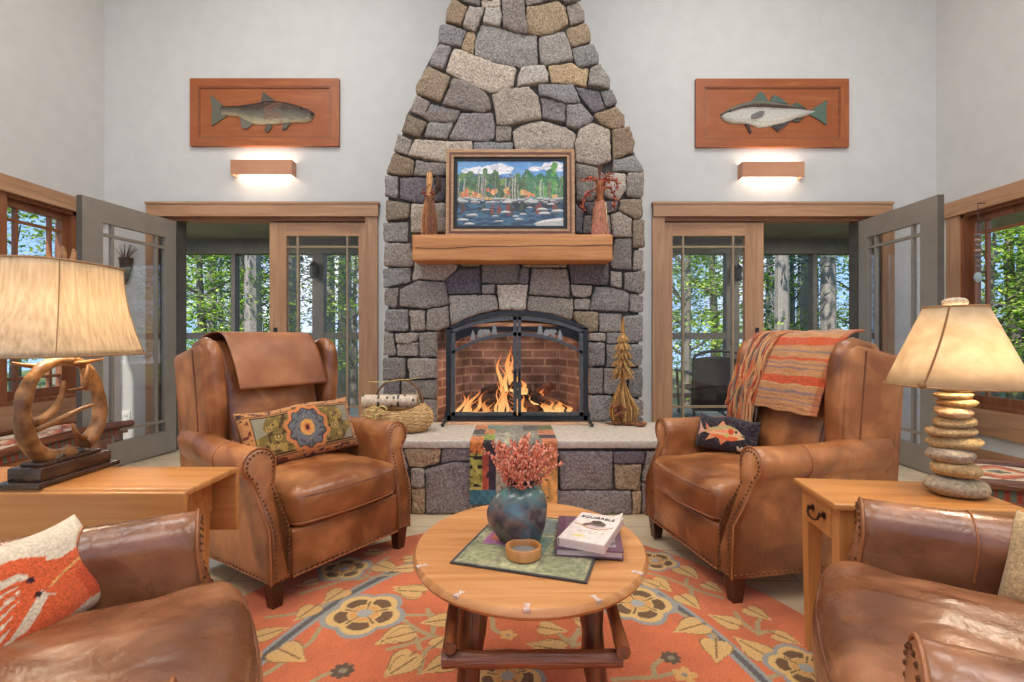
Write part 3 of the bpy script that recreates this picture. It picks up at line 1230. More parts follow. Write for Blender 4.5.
def brick_mat():
    m, nt, N, K = new_mat('sooty_firebrick')
    outp = N.new('ShaderNodeOutputMaterial')
    b = N.new('ShaderNodeBsdfPrincipled')
    tc = N.new('ShaderNodeTexCoord')
    sp = N.new('ShaderNodeSeparateXYZ')
    ad = N.new('ShaderNodeMath')
    ad.operation = 'ADD'
    cb = N.new('ShaderNodeCombineXYZ')
    K.new(tc.outputs['Object'], sp.inputs[0])
    K.new(sp.outputs['X'], ad.inputs[0])
    K.new(sp.outputs['Y'], ad.inputs[1])
    K.new(ad.outputs[0], cb.inputs['X'])
    K.new(sp.outputs['Z'], cb.inputs['Y'])
    br = N.new('ShaderNodeTexBrick')
    br.inputs['Scale'].default_value = 1.0
    br.inputs['Brick Width'].default_value = 0.2
    br.inputs['Row Height'].default_value = 0.066
    br.inputs['Mortar Size'].default_value = 0.008
    br.inputs['Color1'].default_value = L(162, 130, 120) + (1,)
    br.inputs['Color2'].default_value = L(122, 94, 86) + (1,)
    br.inputs['Mortar'].default_value = L(190, 166, 152) + (1,)
    K.new(cb.outputs[0], br.inputs['Vector'])
    no = N.new('ShaderNodeTexNoise')
    no.inputs['Scale'].default_value = 5
    no.inputs['Detail'].default_value = 6
    K.new(tc.outputs['Object'], no.inputs['Vector'])
    rp = N.new('ShaderNodeValToRGB')
    rp.color_ramp.elements[0].position = .38
    rp.color_ramp.elements[1].position = .62
    rp.color_ramp.elements[0].color = (.42, .40, .40, 1)
    rp.color_ramp.elements[1].color = (1, 1, 1, 1)
    K.new(no.outputs['Fac'], rp.inputs[0])
    mx = N.new('ShaderNodeMix')
    mx.data_type = 'RGBA'
    mx.blend_type = 'MULTIPLY'
    mx.inputs[0].default_value = 1
    K.new(br.outputs[0], mx.inputs[6])
    K.new(rp.outputs[0], mx.inputs[7])
    K.new(mx.outputs[2], b.inputs['Base Color'])
    b.inputs['Roughness'].default_value = .9
    K.new(b.outputs[0], outp.inputs[0])
    return m


fb = MB()
yb = CYF + .50
e = .04
hl = [(FBX0 + .0, .432), (FBX0, 1.07), (-.32, 1.125), (0, 1.15), (.32, 1.125), (FBX1, 1.07), (FBX1, .432)]
inner = [(-.36, .432), (-.36, 1.0), (-.2, 1.08), (0, 1.10), (.2, 1.08), (.36, 1.0), (.36, .432)]
vs = [(x, CYF - .004, z) for x, z in hl] + [(x, yb, z) for x, z in inner]
fs = [(i, i + 1, 8 + i, 7 + i) for i in range(6)] + [tuple(range(7, 14))] + [(0, 7, 13, 6)]
fb.add(vs, fs)
fb.build('firebox', brick_mat(), ch, smooth=False)
hp = [(-.46, 1.10), (.50, 1.10), (.50, .925)] + [(.02 + .48 * math.cos(PI * k / 16), .925 + .145 * math.sin(PI * k / 16) ** .8) for k in range(1, 16)] + [(-.46, .925)]
MB().prism(hp, CYF + .02, CYF + .10, 'xz').build('dark_hood_plate', M['black_metal'], ch, smooth=False)  # black plate added for the darkness behind the screen's upper arch

# ---------------------------------------------------------------- raised hearth
he = thing('raised_hearth', 'raised stone hearth with a pale limestone slab in front of the fireplace', 'hearth', (0, 0, 0))
HX0, HX1, HYF = -1.12, 1.12, 2.895


def slab_fn(x, y, z):
    return (x, y + .006 * mnoise.noise(Vector((x * 14, 0, z * 20))), z + .003 * mnoise.noise(Vector((x * 6, y * 6, 3))))


MB().rbox((HX0 + HX1) / 2, (2.87 + CYF) / 2 - .01, .4065, HX1 - HX0, CYF - 2.87 - .03, .045, .008, seg=2, mid=(60, 12, 2), fn=slab_fn).build('hearth_slab', M['hearth_slab'], he)
KH = 130 / 1024.0
HS = """
H1 t 70,75 360,70 340,185 200,220 110,215
H1 p 375,72 690,75 690,160 440,165 360,190
H1 g 130,235 225,235 230,370 130,375
H1 p 240,240 450,178 700,175 700,585 245,580
H1 t 130,385 230,385 230,590 130,590
H1 g 700,80 1290,80 1270,170 700,165
H1 p 710,180 1270,180 1265,590 710,590
H1 g -560,75 55,75 95,215 55,300 -560,300
H1 p -560,310 115,310 115,590 -560,590
H2 p 270,95 690,95 690,395 280,390
H2 d 705,100 950,95 940,185 705,185
H2 t 715,195 915,195 910,400 718,390
H2 p 245,405 840,410 840,600 245,600
H2 t 855,415 920,410 915,600 850,605
H2 g 965,95 1410,95 1410,330 930,330
H2 p 930,345 1410,345 1410,600 930,600
"""
m = MB()
for i, ln in enumerate(HS.strip().splitlines()):
    cr, cc, *pts = ln.split()
    ox = 395 if cr == 'H1' else 525
    poly = []
    for q in pts:
        a, b = q.split(',')
        x, _, z = wy(ox + float(a) * KH, 440 + float(b) * KH, 2.88)
        poly.append((max(HX0 + .02, min(HX1 - .02, x)), max(.004, min(.382, z))))
    c = L(*[v * b_ for v, b_ in zip(SC[cc], (1.12, 1.08, 1.06))])
    k = random.uniform(.8, 1.05)
    stone(m, poly, HYF + .02, .03, tuple(v * k for v in c), seed=300 + i, step=.03)
m.build('hearth_stone_facing', M['stone'], he, angle=80)
MB().box(HX0 + .01, HX1 - .01, HYF + .015, CYF - .03, .001, .384).build('hearth_core', M['mortar'], he, smooth=False)

# ---------------------------------------------------------------- mantel beam
mt = thing('mantel_beam', 'thick honey coloured timber mantel beam across the stone chimney', 'mantel', (-.01, 3.41, 1.62))


def mant(x, y, z):
    return (x, y + .004 * mnoise.noise(Vector((x * 5, y * 9, z * 9))), z + .004 * mnoise.noise(Vector((x * 4, 1, 3))))


mb = MB().rbox(0, 0, 0, 1.326, .21, .171, .008, seg=2, mid=(40, 4, 6), fn=mant)
mb.build('beam', M['beam_x'], mt)
ck = MB()
for seg in range(30):
    x = -.64 + seg * .0435
    z = .005 + .014 * mnoise.noise(Vector((x * 3, 0, 5))) + .012 * x
    ck.box(x, x + .0435, -.1075, -.10, z - .0016, z + .0016)
ck.build('drying_crack', M['dark_x'], mt, smooth=False)
# ================================================================ fireplace screen
SX, SY = .022, 3.40
sc_ = thing('fireplace_screen', 'black arched iron fireplace screen with bear and pine cutouts', 'fireplace screen', (SX, SY, .43))
HW, ZB, ZS, ZA = .482, .03, .655, .778     # half width, bottom, spring, apex above the hearth


def arc(hw, zs, za, n=24):
    r = (hw * hw + (za - zs) ** 2) / (2 * (za - zs))
    a = math.asin(hw / r)
    return [(r * math.sin(-a + 2 * a * i / n), za - r + r * math.cos(-a + 2 * a * i / n)) for i in range(n + 1)]


def strip(m, outer, inner, y0, y1, mi=0):
    n = len(outer)
    for i in range(n - 1):
        a, b, c, d = outer[i], outer[i + 1], inner[i + 1], inner[i]
        vs = [(p[0], y, p[1]) for y in (y0, y1) for p in (a, b, c, d)]
        m.add(vs, [(0, 1, 2, 3), (7, 6, 5, 4), (0, 4, 5, 1), (2, 6, 7, 3), (1, 5, 6, 2), (3, 7, 4, 0)], mi)


M['cutout'] = mat('pale_iron', (132, 132, 130), (146, 146, 144), scale=30, rough=.5)
f = MB()
strip(f, arc(HW, ZS, ZA), arc(HW - .03, ZS - .008, ZA - .03), -.016, .016)
f.box(-HW, -HW + .032, -.016, .016, ZB, ZS + .004).box(HW - .032, HW, -.016, .016, ZB, ZS + .004)
f.box(-HW, HW, -.016, .016, ZB, ZB + .034)
f.build('outer_frame', M['black_metal'], sc_, smooth=False)
for s in (-1, 1):
    d = MB()
    hi = arc(HW - .036, ZS - .012, ZA - .042, 40)
    lo = arc(HW - .036, ZS - .035, ZA - .065, 40)
    half = [k for k in range(41) if (hi[k][0] * s) > -.001]
    strip(d, [hi[k] for k in half], [lo[k] for k in half], -.022, .006)
    a2 = arc(HW - .04, .50, .628, 40)
    b2 = arc(HW - .04, .478, .604, 40)
    strip(d, [a2[k] for k in half], [b2[k] for k in half], -.022, .006)
    x0, x1 = (.003, .027) if s > 0 else (-.027, -.003)
    d.box(x0, x1, -.022, .006, ZB + .036, ZA - .044)
    x0, x1 = (HW - .062, HW - .036) if s > 0 else (-HW + .036, -HW + .062)
    d.box(x0, x1, -.022, .006, ZB + .036, ZS - .02)
    x0, x1 = (.003, HW - .036) if s > 0 else (-HW + .036, -.003)
    d.box(x0, x1, -.022, .006, ZB + .036, ZB + .058)
    dr = d.build('door', M['grey_metal'], sc_, smooth=False)
    dr['label'] = 'grey iron screen door on the ' + ('right' if s > 0 else 'left')
    # wildlife cutouts standing on the lower arc

    def zarc(x):
        r = ((HW - .04) ** 2 + (.128) ** 2) / (2 * .128)
        return .628 - r + math.sqrt(max(0, r * r - x * x))

    def tree_poly(x, z, h):
        o = [(0, 0), (.006, 0), (.006, .1), (.3, .1), (.16, .34), (.24, .34), (.12, .6), (.18, .6), (0, 1)]
        o = [(a, b) for a, b in o]
        pts = [(x + a * h * .95, z + b * h) for a, b in o[1:]]
        pts += [(x - a * h * .95, z + b * h) for a, b in o[-2:0:-1]]
        return pts
    bear = [(-.5, .30), (-.47, .55), (-.30, .72), (-.1, .66), (.1, .72), (.25, .66), (.33, .72), (.38, .66), (.5, .52), (.49, .46), (.36, .42), (.33, .3),
            (.36, .06), (.40, 0), (.28, 0), (.22, .26), (.12, .0), (.02, 0), (.1, .3), (-.14, .3), (-.2, .05), (-.18, 0), (-.30, 0), (-.34, .2), (-.40, .04), (-.38, 0), (-.5, 0), (-.52, .12)]
    for q, x in enumerate((.155, .225, .29) if s > 0 else (-.155, -.225, -.30)):
        if q == 1:
            k = .085
            z = zarc(abs(x) + .02) - .002
            MB().prism([(x + a * k * 1.05, z + b * k) for a, b in bear], -.012, -.006, 'xz').build('bear_cutout', M['cutout'], dr, smooth=False)
        else:
            MB().prism(tree_poly(x, zarc(abs(x)) - .004, .082 if q == 0 else .078), -.012, -.006, 'xz').build('pine_cutout', M['cutout'], dr, smooth=False)
    hk = MB().tube([(s * .016, -.024, .30), (s * .016, -.05, .31), (s * .016, -.05, .37), (s * .016, -.024, .38)], .006, 8)
    hk.build('handle', M['black_metal'], dr)


def mesh_mat():
    m, nt, N, K = new_mat('fine_wire_mesh')
    out = N.new('ShaderNodeOutputMaterial')
    a = N.new('ShaderNodeBsdfTransparent')
    b = N.new('ShaderNodeBsdfDiffuse')
    b.inputs[0].default_value = (.05, .045, .04, 1)
    mx = N.new('ShaderNodeMixShader')
    mx.inputs[0].default_value = .16
    K.new(a.outputs[0], mx.inputs[1])
    K.new(b.outputs[0], mx.inputs[2])
    K.new(mx.outputs[0], out.inputs[0])
    return m


pane = [(HW - .04, ZB + .04)] + [p for p in arc(HW - .04, .49, .615, 24)][::-1] + [(-HW + .04, ZB + .04)]
MB().prism(pane, .010, .012, 'xz').build('wire_mesh', mesh_mat(), sc_, smooth=False)
for s in (-1, 1):
    ft = MB()
    ft.tube([(s * (HW - .012), 0, .12), (s * (HW + .004), 0, .07), (s * (HW + .002), -.02, .035), (s * (HW + .014), -.075, .012)], [.008, .011, .011, .009], 8)
    ft.tube([(s * (HW + .002), -.01, .035), (s * (HW + .012), .05, .012)], [.010, .009], 8)
    ft.blob(s * (HW + .014), -.08, .012, .013, .013, .012)
    ft.build('foot', M['black_metal'], sc_)

# ---------------------------------------------------------------- logs, embers, flames
FXC, FYC = .0, CYF + .22


def log_obj(label, p0, p1, r, m, seed):
    n = 9
    P0, P1 = Vector(p0), Vector(p1)
    mid = (P0 + P1) / 2
    t = thing('fire_log', label, 'log', (mid.x, mid.y, min(p0[2], p1[2]) - r))
    off = Vector((mid.x, mid.y, min(p0[2], p1[2]) - r))
    mb = MB()
    pts = [P0.lerp(P1, i / (n - 1)) - off + Vector((.006 * mnoise.noise(Vector((i, seed, 0))), 0, .006 * mnoise.noise(Vector((i, seed, 4))))) for i in range(n)]
    mb.tube(pts, [r * (1 + .16 * mnoise.noise(Vector((i * .8, seed * 2.2, 1)))) for i in range(n)], 10)
    mb.build('log_body', M[m], t, angle=60)
    e = MB()
    for q, i in ((0, 0), (1, n - 1)):
        a = pts[i]
        d = (pts[1] - pts[0]).normalized() * (-1 if q == 0 else 1)
        e.tube([a + d * .0005, a + d * .003], [r * .8, r * .72], 10)
    e.build('cut_end', M['char'], t)
    return t


Z0 = .435
log_obj('dark charred log leaning up at centre right of the fire', (-.02, FYC - .02, .69), (.22, FYC + .02, .50), .052, 'char', 1)
log_obj('brown split log leaning up to the right at the back of the fire', (.10, FYC + .07, .54), (.30, FYC + .10, .66), .04, 'log_wood', 2)
log_obj('half burnt log sloping down to the lower right of the fire', (.13, FYC - .09, .60), (.40, FYC - .10, .475), .042, 'char', 3)
log_obj('short charred log lying low in front of the fire right of centre', (.06, FYC - .06, .535), (.17, FYC - .14, .475), .04, 'log_wood', 4)
log_obj('black burnt log lying across the left half of the fire', (-.30, FYC - .02, .525), (-.05, FYC + .04, .575), .05, 'char', 5)
log_obj('small burnt log at lower left of the fire', (-.36, FYC - .09, .475), (-.17, FYC - .10, .50), .038, 'char', 6)
log_obj('upper burnt log crossing at left of centre over the fire', (-.24, FYC + .06, .60), (-.06, FYC - .0, .66), .036, 'char', 7)
EMB = emis('ember_glow', (255, 104, 30), 1.3)
random.seed(8)
for k in range(34):
    x = random.uniform(-.44, .42)
    y = FYC + random.uniform(-.16, .10)
    r = random.uniform(.016, .034)
    ember = k % 4 == 1
    e_ = MB().blob(0, 0, r * .7, r * 1.15, r, r * .75, 9, 6, .35, seed=k)
    o = e_.build('ember' if ember else 'coal', EMB if ember else M['char'])
    o.location = (x, y, Z0)
    tag(o, 'glowing orange ember in the fire bed under the logs' if ember else 'dark lump of coal in the fire bed under the logs', 'ember' if ember else 'coal', 'embers in the fire bed' if ember else 'coals in the fire bed')


def flame_mat():
    m, nt, N, K = new_mat('flame')
    out = N.new('ShaderNodeOutputMaterial')
    at = N.new('ShaderNodeAttribute')
    at.attribute_name = 'Col'
    em = N.new('ShaderNodeEmission')
    em.inputs[1].default_value = 1.5
    K.new(at.outputs['Color'], em.inputs[0])
    tr = N.new('ShaderNodeBsdfTransparent')
    lw = N.new('ShaderNodeLayerWeight')
    lw.inputs[0].default_value = .62
    mx = N.new('ShaderNodeMixShader')
    K.new(lw.outputs['Facing'], mx.inputs[0])
    K.new(em.outputs[0], mx.inputs[1])
    K.new(tr.outputs[0], mx.inputs[2])
    K.new(mx.outputs[0], out.inputs[0])
    return m


FM = flame_mat()


def flame(label, x, y, z, h, w, lean, seed, hot=1.0):
    random.seed(seed)
    t = MB()
    for k in range(9):
        dx, hh, ww = random.uniform(-w, w) * .95, h * random.uniform(.35, .95), w * random.uniform(.22, .5)
        if k == 0:
            dx, hh, ww = 0, h, w * .55
        n = 9
        rings = []
        cols = []
        for i in range(n):
            f = i / (n - 1)
            rr = ww * (math.sin(PI * min(1, f * .85 + .22)) ** 1.1) * .5 + .001
            px = dx + lean * f * hh + .03 * math.sin(f * 7 + seed + k * 2) * f
            py = .02 * math.cos(f * 6 + k + seed) * f
            rings.append([(px + rr * math.cos(2 * PI * j / 8), py + rr * .55 * math.sin(2 * PI * j / 8), f * hh) for j in range(8)])
            a, b = np.array((1.0, .62, .22)), np.array((.9, .16, .02))
            cols.append(a * (1 - f) + b * f)
        cl = []
        for i in range(n - 1):
            cl += [tuple(cols[i] * hot)] * 8
        cl += [tuple(cols[0])] * 1 + [tuple(cols[-1])] * 1
        t.loft(rings, 0, cl)
    o = t.build('flame', FM)
    o.location = (x, y, z)
    tag(o, label, 'flame')
    return o


flame('tall orange flame rising at the centre of the fire', -.015, FYC - .04, .62, .34, .085, -.10, 1)
flame('tongue of yellow flame curling along the burning log at far left', -.37, FYC - .13, .45, .20, .075, .55, 2)
flame('flame licking over the log at lower right of the fire', .33, FYC - .15, .485, .09, .11, -.25, 3)
flame('narrow flame slanting down in front of the centre logs', .05, FYC - .17, .445, .20, .06, -.35, 4)
flame('orange flame just left of the screen centre bar', -.09, FYC - .12, .445, .30, .045, .06, 5)
flame('pale yellow flame just right of the screen centre bar', .045, FYC - .05, .60, .22, .06, -.12, 9)
flame('low flame glowing between the left logs', -.22, FYC - .14, .445, .13, .09, .2, 6, .8)
flame('small flame between the sloping logs at right of centre', .22, FYC - .10, .53, .12, .09, -.2, 7)
light('fire_light', 'POINT', (-.05, FYC - .02, .80), 4.5, (1, .74, .54), .12)
light('fire_light', 'POINT', (-.25, FYC - .16, .60), 1.6, (1, .42, .14), .06)
light('fire_light', 'POINT', (.3, FYC - .16, .62), 1.6, (1, .42, .14), .06)

# ================================================================ picture on the mantel
MZ = 1.7065
pt = thing('landscape_painting', 'framed painting of a rocky river with autumn trees leaning above the mantel', 'painting', (-.025, 3.40, MZ))
pt.rotation_euler = (math.radians(-3), 0, 0)
PW, PH = .874, .60
fr = [(0, 'frame_gold', .022, .022), (.022, 'frame_brown', .012, .028), (.034, 'frame_gold', .016, .022)]
for ins, mt_, wd, dp in fr:
    m = MB()
    a, b = PW / 2 - ins, PW / 2 - ins - wd
    zo0, zo1, zi0, zi1 = ins, PH - ins, ins + wd, PH - ins - wd
    strip(m, [(-a, zo0), (a, zo0), (a, zo1), (-a, zo1), (-a, zo0)], [(-b, zi0), (b, zi0), (b, zi1), (-b, zi1), (-b, zi0)], -dp, .012)
    m.build('frame_moulding', M[mt_], pt, smooth=False)
m = MB()
strip(m, [(-.387, .05), (.387, .05), (.387, .55), (-.387, .55), (-.387, .05)], [(-.362, .075), (.362, .075), (.362, .525), (-.362, .525), (-.362, .075)], -.008, .01)
m.build('liner', M['frame_black'], pt, smooth=False)
# the painted canvas, 0..1 across and up
nu, nv = 260, 164
U, V = np.meshgrid(np.linspace(0, 1, nu), np.linspace(0, 1, nv), indexing='ij')
C = np.zeros((nu, nv, 3))
sky0, sky1 = np.array(L(60, 136, 206)), np.array(L(150, 196, 228))
C[:] = sky0
n_ = vnoise(U, V, 9, 1)
C = C * (1 - n_[..., None] * .5) + sky1 * n_[..., None] * .5
put(C, (vnoise(U * .6, V, 12, 2) > .62) & (V > .78), L(86, 152, 214))
for cx, cy, rx, ry in ((.36, .87, .16, .085), (.14, .82, .10, .085), (.10, .75, .06, .05), (.74, .88, .07, .035), (.90, .91, .11, .085), (.28, .84, .08, .05)):
    rr = ((U - cx) / rx) ** 2 + ((V - cy) / ry) ** 2 + (vnoise(U, V, 24, 4) - .5) * .9
    put(C, rr < 1, L(226, 226, 230))
    put(C, (rr < .8) & (vnoise(U, V, 30, 6) > .6), L(196, 200, 214))
put(C, (V < .80) & (V > .70) & (np.abs(V - .74 - .03 * np.sin(U * 8)) < .03) & (U < .62), L(66, 92, 176))
random.seed(4)
tc_ = [L(70, 110, 74), L(86, 126, 92), L(96, 128, 80), L(60, 104, 100), L(112, 144, 84), L(82, 104, 70)]
for k in range(430):
    x = random.random()
    top = random.uniform(.56, .80) + (.12 if random.random() < .12 else 0)
    if abs(x - .89) < .03:
        top = random.uniform(.8, .95)
    if abs(x - .68) < .04:
        top = random.uniform(.75, .9)
    y = random.uniform(.46, top)
    s = random.uniform(.018, .045)
    rr = ((U - x) / s) ** 2 + ((V - y) / (s * 1.7)) ** 2 + (vnoise(U, V, 60, k) - .5) * 1.6
    put(C, rr < 1, random.choice(tc_) if x < .66 else random.choice([L(74, 140, 70), L(96, 160, 76), L(60, 120, 86), L(84, 132, 96)]))
for k in range(34):
    x = random.random()
    put(C, (np.abs(U - x - .004 * np.sin(V * 20)) < random.uniform(.0025, .0055)) & (V > .40) & (V < random.uniform(.6, .84)), random.choice([L(176, 172, 160), L(150, 150, 142), L(120, 110, 96)]))
for k in range(36):
    x = random.choice((.09, .12, .31, .34, .38, .48, .56, .61, .66, .68, .92, .20, .44)) + random.uniform(-.035, .035)
    y = random.uniform(.40, .56)
    s = random.uniform(.012, .028)
    rr = ((U - x) / s) ** 2 + ((V - y) / (s * 1.8)) ** 2 + (vnoise(U, V, 60, k + 40) - .5) * 1.4
    put(C, rr < 1, random.choice([L(214, 116, 72), L(220, 146, 86), L(196, 98, 64), L(206, 164, 96)]))
wt = V < .40
base = vnoise(U * .35, V, 46, 9)
wcol = np.where(base[..., None] > .5, np.array(L(62, 104, 132)), np.array(L(48, 74, 100)))
wcol = np.where((vnoise(U * .5, V, 22, 12) > .58)[..., None] & (V > .22)[..., None], np.array(L(52, 60, 66)), wcol)
C = np.where(wt[..., None], wcol, C)
for k in range(14):
    x = random.uniform(.03, .97)
    put(C, ((U - x) / .025) ** 2 + ((V - .26) / .10) ** 2 + (vnoise(U, V, 50, k) - .5) * 1.3 < .6, random.choice([L(134, 70, 58), L(90, 64, 60), L(70, 82, 72)]))
for k in range(70):
    x, y = random.random(), random.uniform(.36, .43)
    s = random.uniform(.012, .045)
    rr = ((U - x) / s) ** 2 + ((V - y) / (s * .7)) ** 2
    put(C, rr < 1, L(106, 108, 112))
    put(C, (rr < .9) & (V > y), L(190, 190, 186))
for x, y, s in ((.05, .09, .055), (.14, .16, .06), (.27, .25, .04), (.12, .03, .05), (.36, .15, .035), (.46, .21, .045), (.39, .07, .045), (.55, .15, .03), (.58, .10, .045),
                (.62, .18, .035), (.80, .25, .055), (.82, .19, .06), (.95, .22, .07), (.68, .28, .03), (.88, .33, .04), (.72, .36, .04), (.47, .36, .05)):
    rr = ((U - x) / s) ** 2 + ((V - y) / (s * .55)) ** 2 + (vnoise(U, V, 40, 3) - .5) * .5
    put(C, (rr < 1) & (V > y - s * .12), L(206, 206, 200))
    put(C, (rr < 1) & (V > y - s * .12) & (V < y + s * .1), L(120, 124, 130))
put(C, in_poly(U, V, [(.72, .04), (.80, .09), (.92, .12), (1, .13), (1, 0), (.75, 0)]), L(176, 176, 172))
put(C, in_poly(U, V, [(.72, .04), (.80, .09), (.92, .12), (1, .13), (1, .09), (.85, .07)]), L(214, 212, 206))
tr_band = (V > .42) & (V < .82)
C *= np.where(tr_band, .62 + .72 * vnoise(U * 1.6, V * .7, 75, 8), .88 + .24 * vnoise(U * .6, V * 1.4, 70, 8))[..., None]
grey_ = C.mean(-1, keepdims=True)
C = np.clip(C * .82 + grey_ * .18, 0, 1)
P = np.stack([(U - .5) * .726, np.full_like(U, -.002), .074 + V * .452], -1)
grid_mesh('canvas', M['paint'], P, C, pt, thick=.004)

# ---------------------------------------------------------------- figures on the mantel
fg = thing('driftwood_figure', 'slim driftwood figure with a red berry collar at left on the mantel', 'figurine', (-.575, 3.395, MZ))
m = MB()
random.seed(3)
for k in range(13):
    a = k / 13 * 2 * PI
    x, y = .034 * math.cos(a), .024 * math.sin(a)
    m.tube([(x * 1.25, y * 1.2, 0), (x * 1.3, y * 1.3, .12), (x * .8, y * .8, .23), (x * .3, y * .3, .29)], [.011, .012, .009, .006], 6,
           c=L(*random.choice([(176, 122, 78), (146, 94, 58), (198, 146, 96), (120, 76, 50)])))
m.tube([(0, 0, .02), (0, 0, .26)], [.034, .016], 8, c=L(70, 42, 30))
m.build('body', M['bark'], fg)
m = MB().tube([(0, 0, .27), (0, -.004, .34), (.002, 0, .40), (0, 0, .435)], [.016, .017, .021, .018], 8, c=L(206, 152, 98))
m.tube([(-.012, 0, .425), (-.016, 0, .45)], [.007, .003], 6, c=L(120, 76, 44)).tube([(.012, 0, .425), (.016, 0, .45)], [.007, .003], 6, c=L(120, 76, 44))
m.build('head', M['bark'], fg)
MB().blob(.055, .02, .36, .026, .022, .055, 9, 7, .6, c=L(64, 44, 34), seed=2).tube([(.012, .005, .28), (.04, .015, .30), (.055, .02, .34)], [.008, .007, .006], 6, c=L(80, 54, 40)).build('wing', M['bark'], fg)
m = MB()
for k in range(34):
    a = random.uniform(0, 6.28)
    m.blob(random.uniform(.018, .045) * math.cos(a), -.005 + .03 * math.sin(a), .295 + random.gauss(0, .018), .007, .007, .007, 6, 4, c=L(*random.choice([(150, 64, 50), (176, 84, 60), (116, 48, 40)])))
m.build('berry_collar', M['bark'], fg)

fg = thing('bark_tree_figure', 'bark figure with branching red berry arms at right on the mantel', 'figurine', (.585, 3.40, MZ))
m = MB().lathe([(.066, 0), (.063, .03), (.055, .10), (.046, .18), (.038, .235), (.030, .25)], 14, c=L(168, 110, 86), sy=.7,
               fn=lambda p: (p[0] + .006 * mnoise.noise(Vector((p[0] * 60, p[1] * 60, p[2] * 8))), p[1], p[2]))
m.build('bark_skirt', M['bark'], fg)
MB().tube([(.048, -.01, 0), (.040, -.015, .12), (.034, -.012, .23)], [.010, .008, .006], 7, c=L(206, 184, 148)).build('pale_strip', M['bark'], fg)
m = MB().tube([(0, 0, .24), (.002, 0, .33), (0, 0, .38)], [.024, .022, .018], 9, c=L(158, 96, 60))
for k in range(40):
    a = random.uniform(0, 6.28)
    m.tube([(.02 * math.cos(a), .02 * math.sin(a), random.uniform(.25, .36)), (.026 * math.cos(a + .4), .026 * math.sin(a + .4), random.uniform(.27, .38))], .003, 5, c=L(*random.choice([(150, 84, 44), (176, 104, 60), (110, 60, 36)])))
m.build('body', M['bark'], fg)
m = MB()
br = [[(0, 0, .37), (-.004, 0, .42), (-.01, 0, .46), (-.012, 0, .50)], [(0, 0, .42), (.008, 0, .47), (.010, .0, .495)], [(0, 0, .37), (.03, 0, .40), (.07, 0, .43)], [(0, 0, .36), (-.04, 0, .40), (-.09, -.01, .40), (-.14, -.01, .37)],
      [(0, 0, .36), (.05, 0, .39), (.10, -.01, .38), (.125, -.01, .33)], [(.01, 0, .33), (.07, -.01, .33), (.10, -.01, .27), (.095, -.01, .17)], [(-.01, 0, .34), (-.08, -.01, .30), (-.12, -.01, .24), (-.125, -.01, .17)],
      [(.02, 0, .25), (-.03, -.03, .245), (-.05, -.03, .24)]]
for b in br:
    m.tube(b, [.006] * (len(b) - 1) + [.003], 6, c=L(104, 56, 40))
m.build('twig', M['bark'], fg)
m = MB()
for b in br[2:7]:
    for k in range(44):
        i = random.randrange(len(b) - 1)
        p = Vector(b[i]).lerp(Vector(b[i + 1]), random.random()) + Vector((random.gauss(0, .010), random.gauss(0, .008), random.gauss(0, .010)))
        m.blob(p.x, p.y, p.z, .006, .006, .006, 6, 4, c=L(*random.choice([(190, 84, 58), (170, 66, 48), (208, 110, 70), (140, 76, 52)])))
m.build('berries', M['bark'], fg)

# ================================================================ fish plaques and sconces
def fish_body(m, st, depth, cols, y0):
    """st: (x, bottom, top); half-round relief towards -y"""
    rings = []
    cl = []
    n = 19
    for x, b, t in st:
        c, h = (b + t) / 2, (t - b) / 2
        ring = []
        for j in range(n):
            a = -PI / 2 + PI * j / (n - 1)
            ring.append((x, y0 - depth * min(1, h / .05) * math.cos(a), c + h * math.sin(a)))
        rings.append(ring)
    vs = [p for r in rings for p in r]
    fs = []
    for i in range(len(rings) - 1):
        for j in range(n - 1):
            fs.append((i * n + j, (i + 1) * n + j, (i + 1) * n + j + 1, i * n + j + 1))
            cl.append(cols(i / (len(rings) - 1), j / (n - 2)))
        fs.append((i * n, i * n + n - 1, (i + 1) * n + n - 1, (i + 1) * n))
        cl.append(cols(.5, 0))
    m.add(vs, fs, 0, cl)


def interp(pts, x):
    for (x0, y0), (x1, y1) in zip(pts[:-1], pts[1:]):
        if x0 <= x <= x1:
            return y0 + (y1 - y0) * (x - x0) / (x1 - x0)
    return pts[-1][1] if x > pts[-1][0] else pts[0][1]


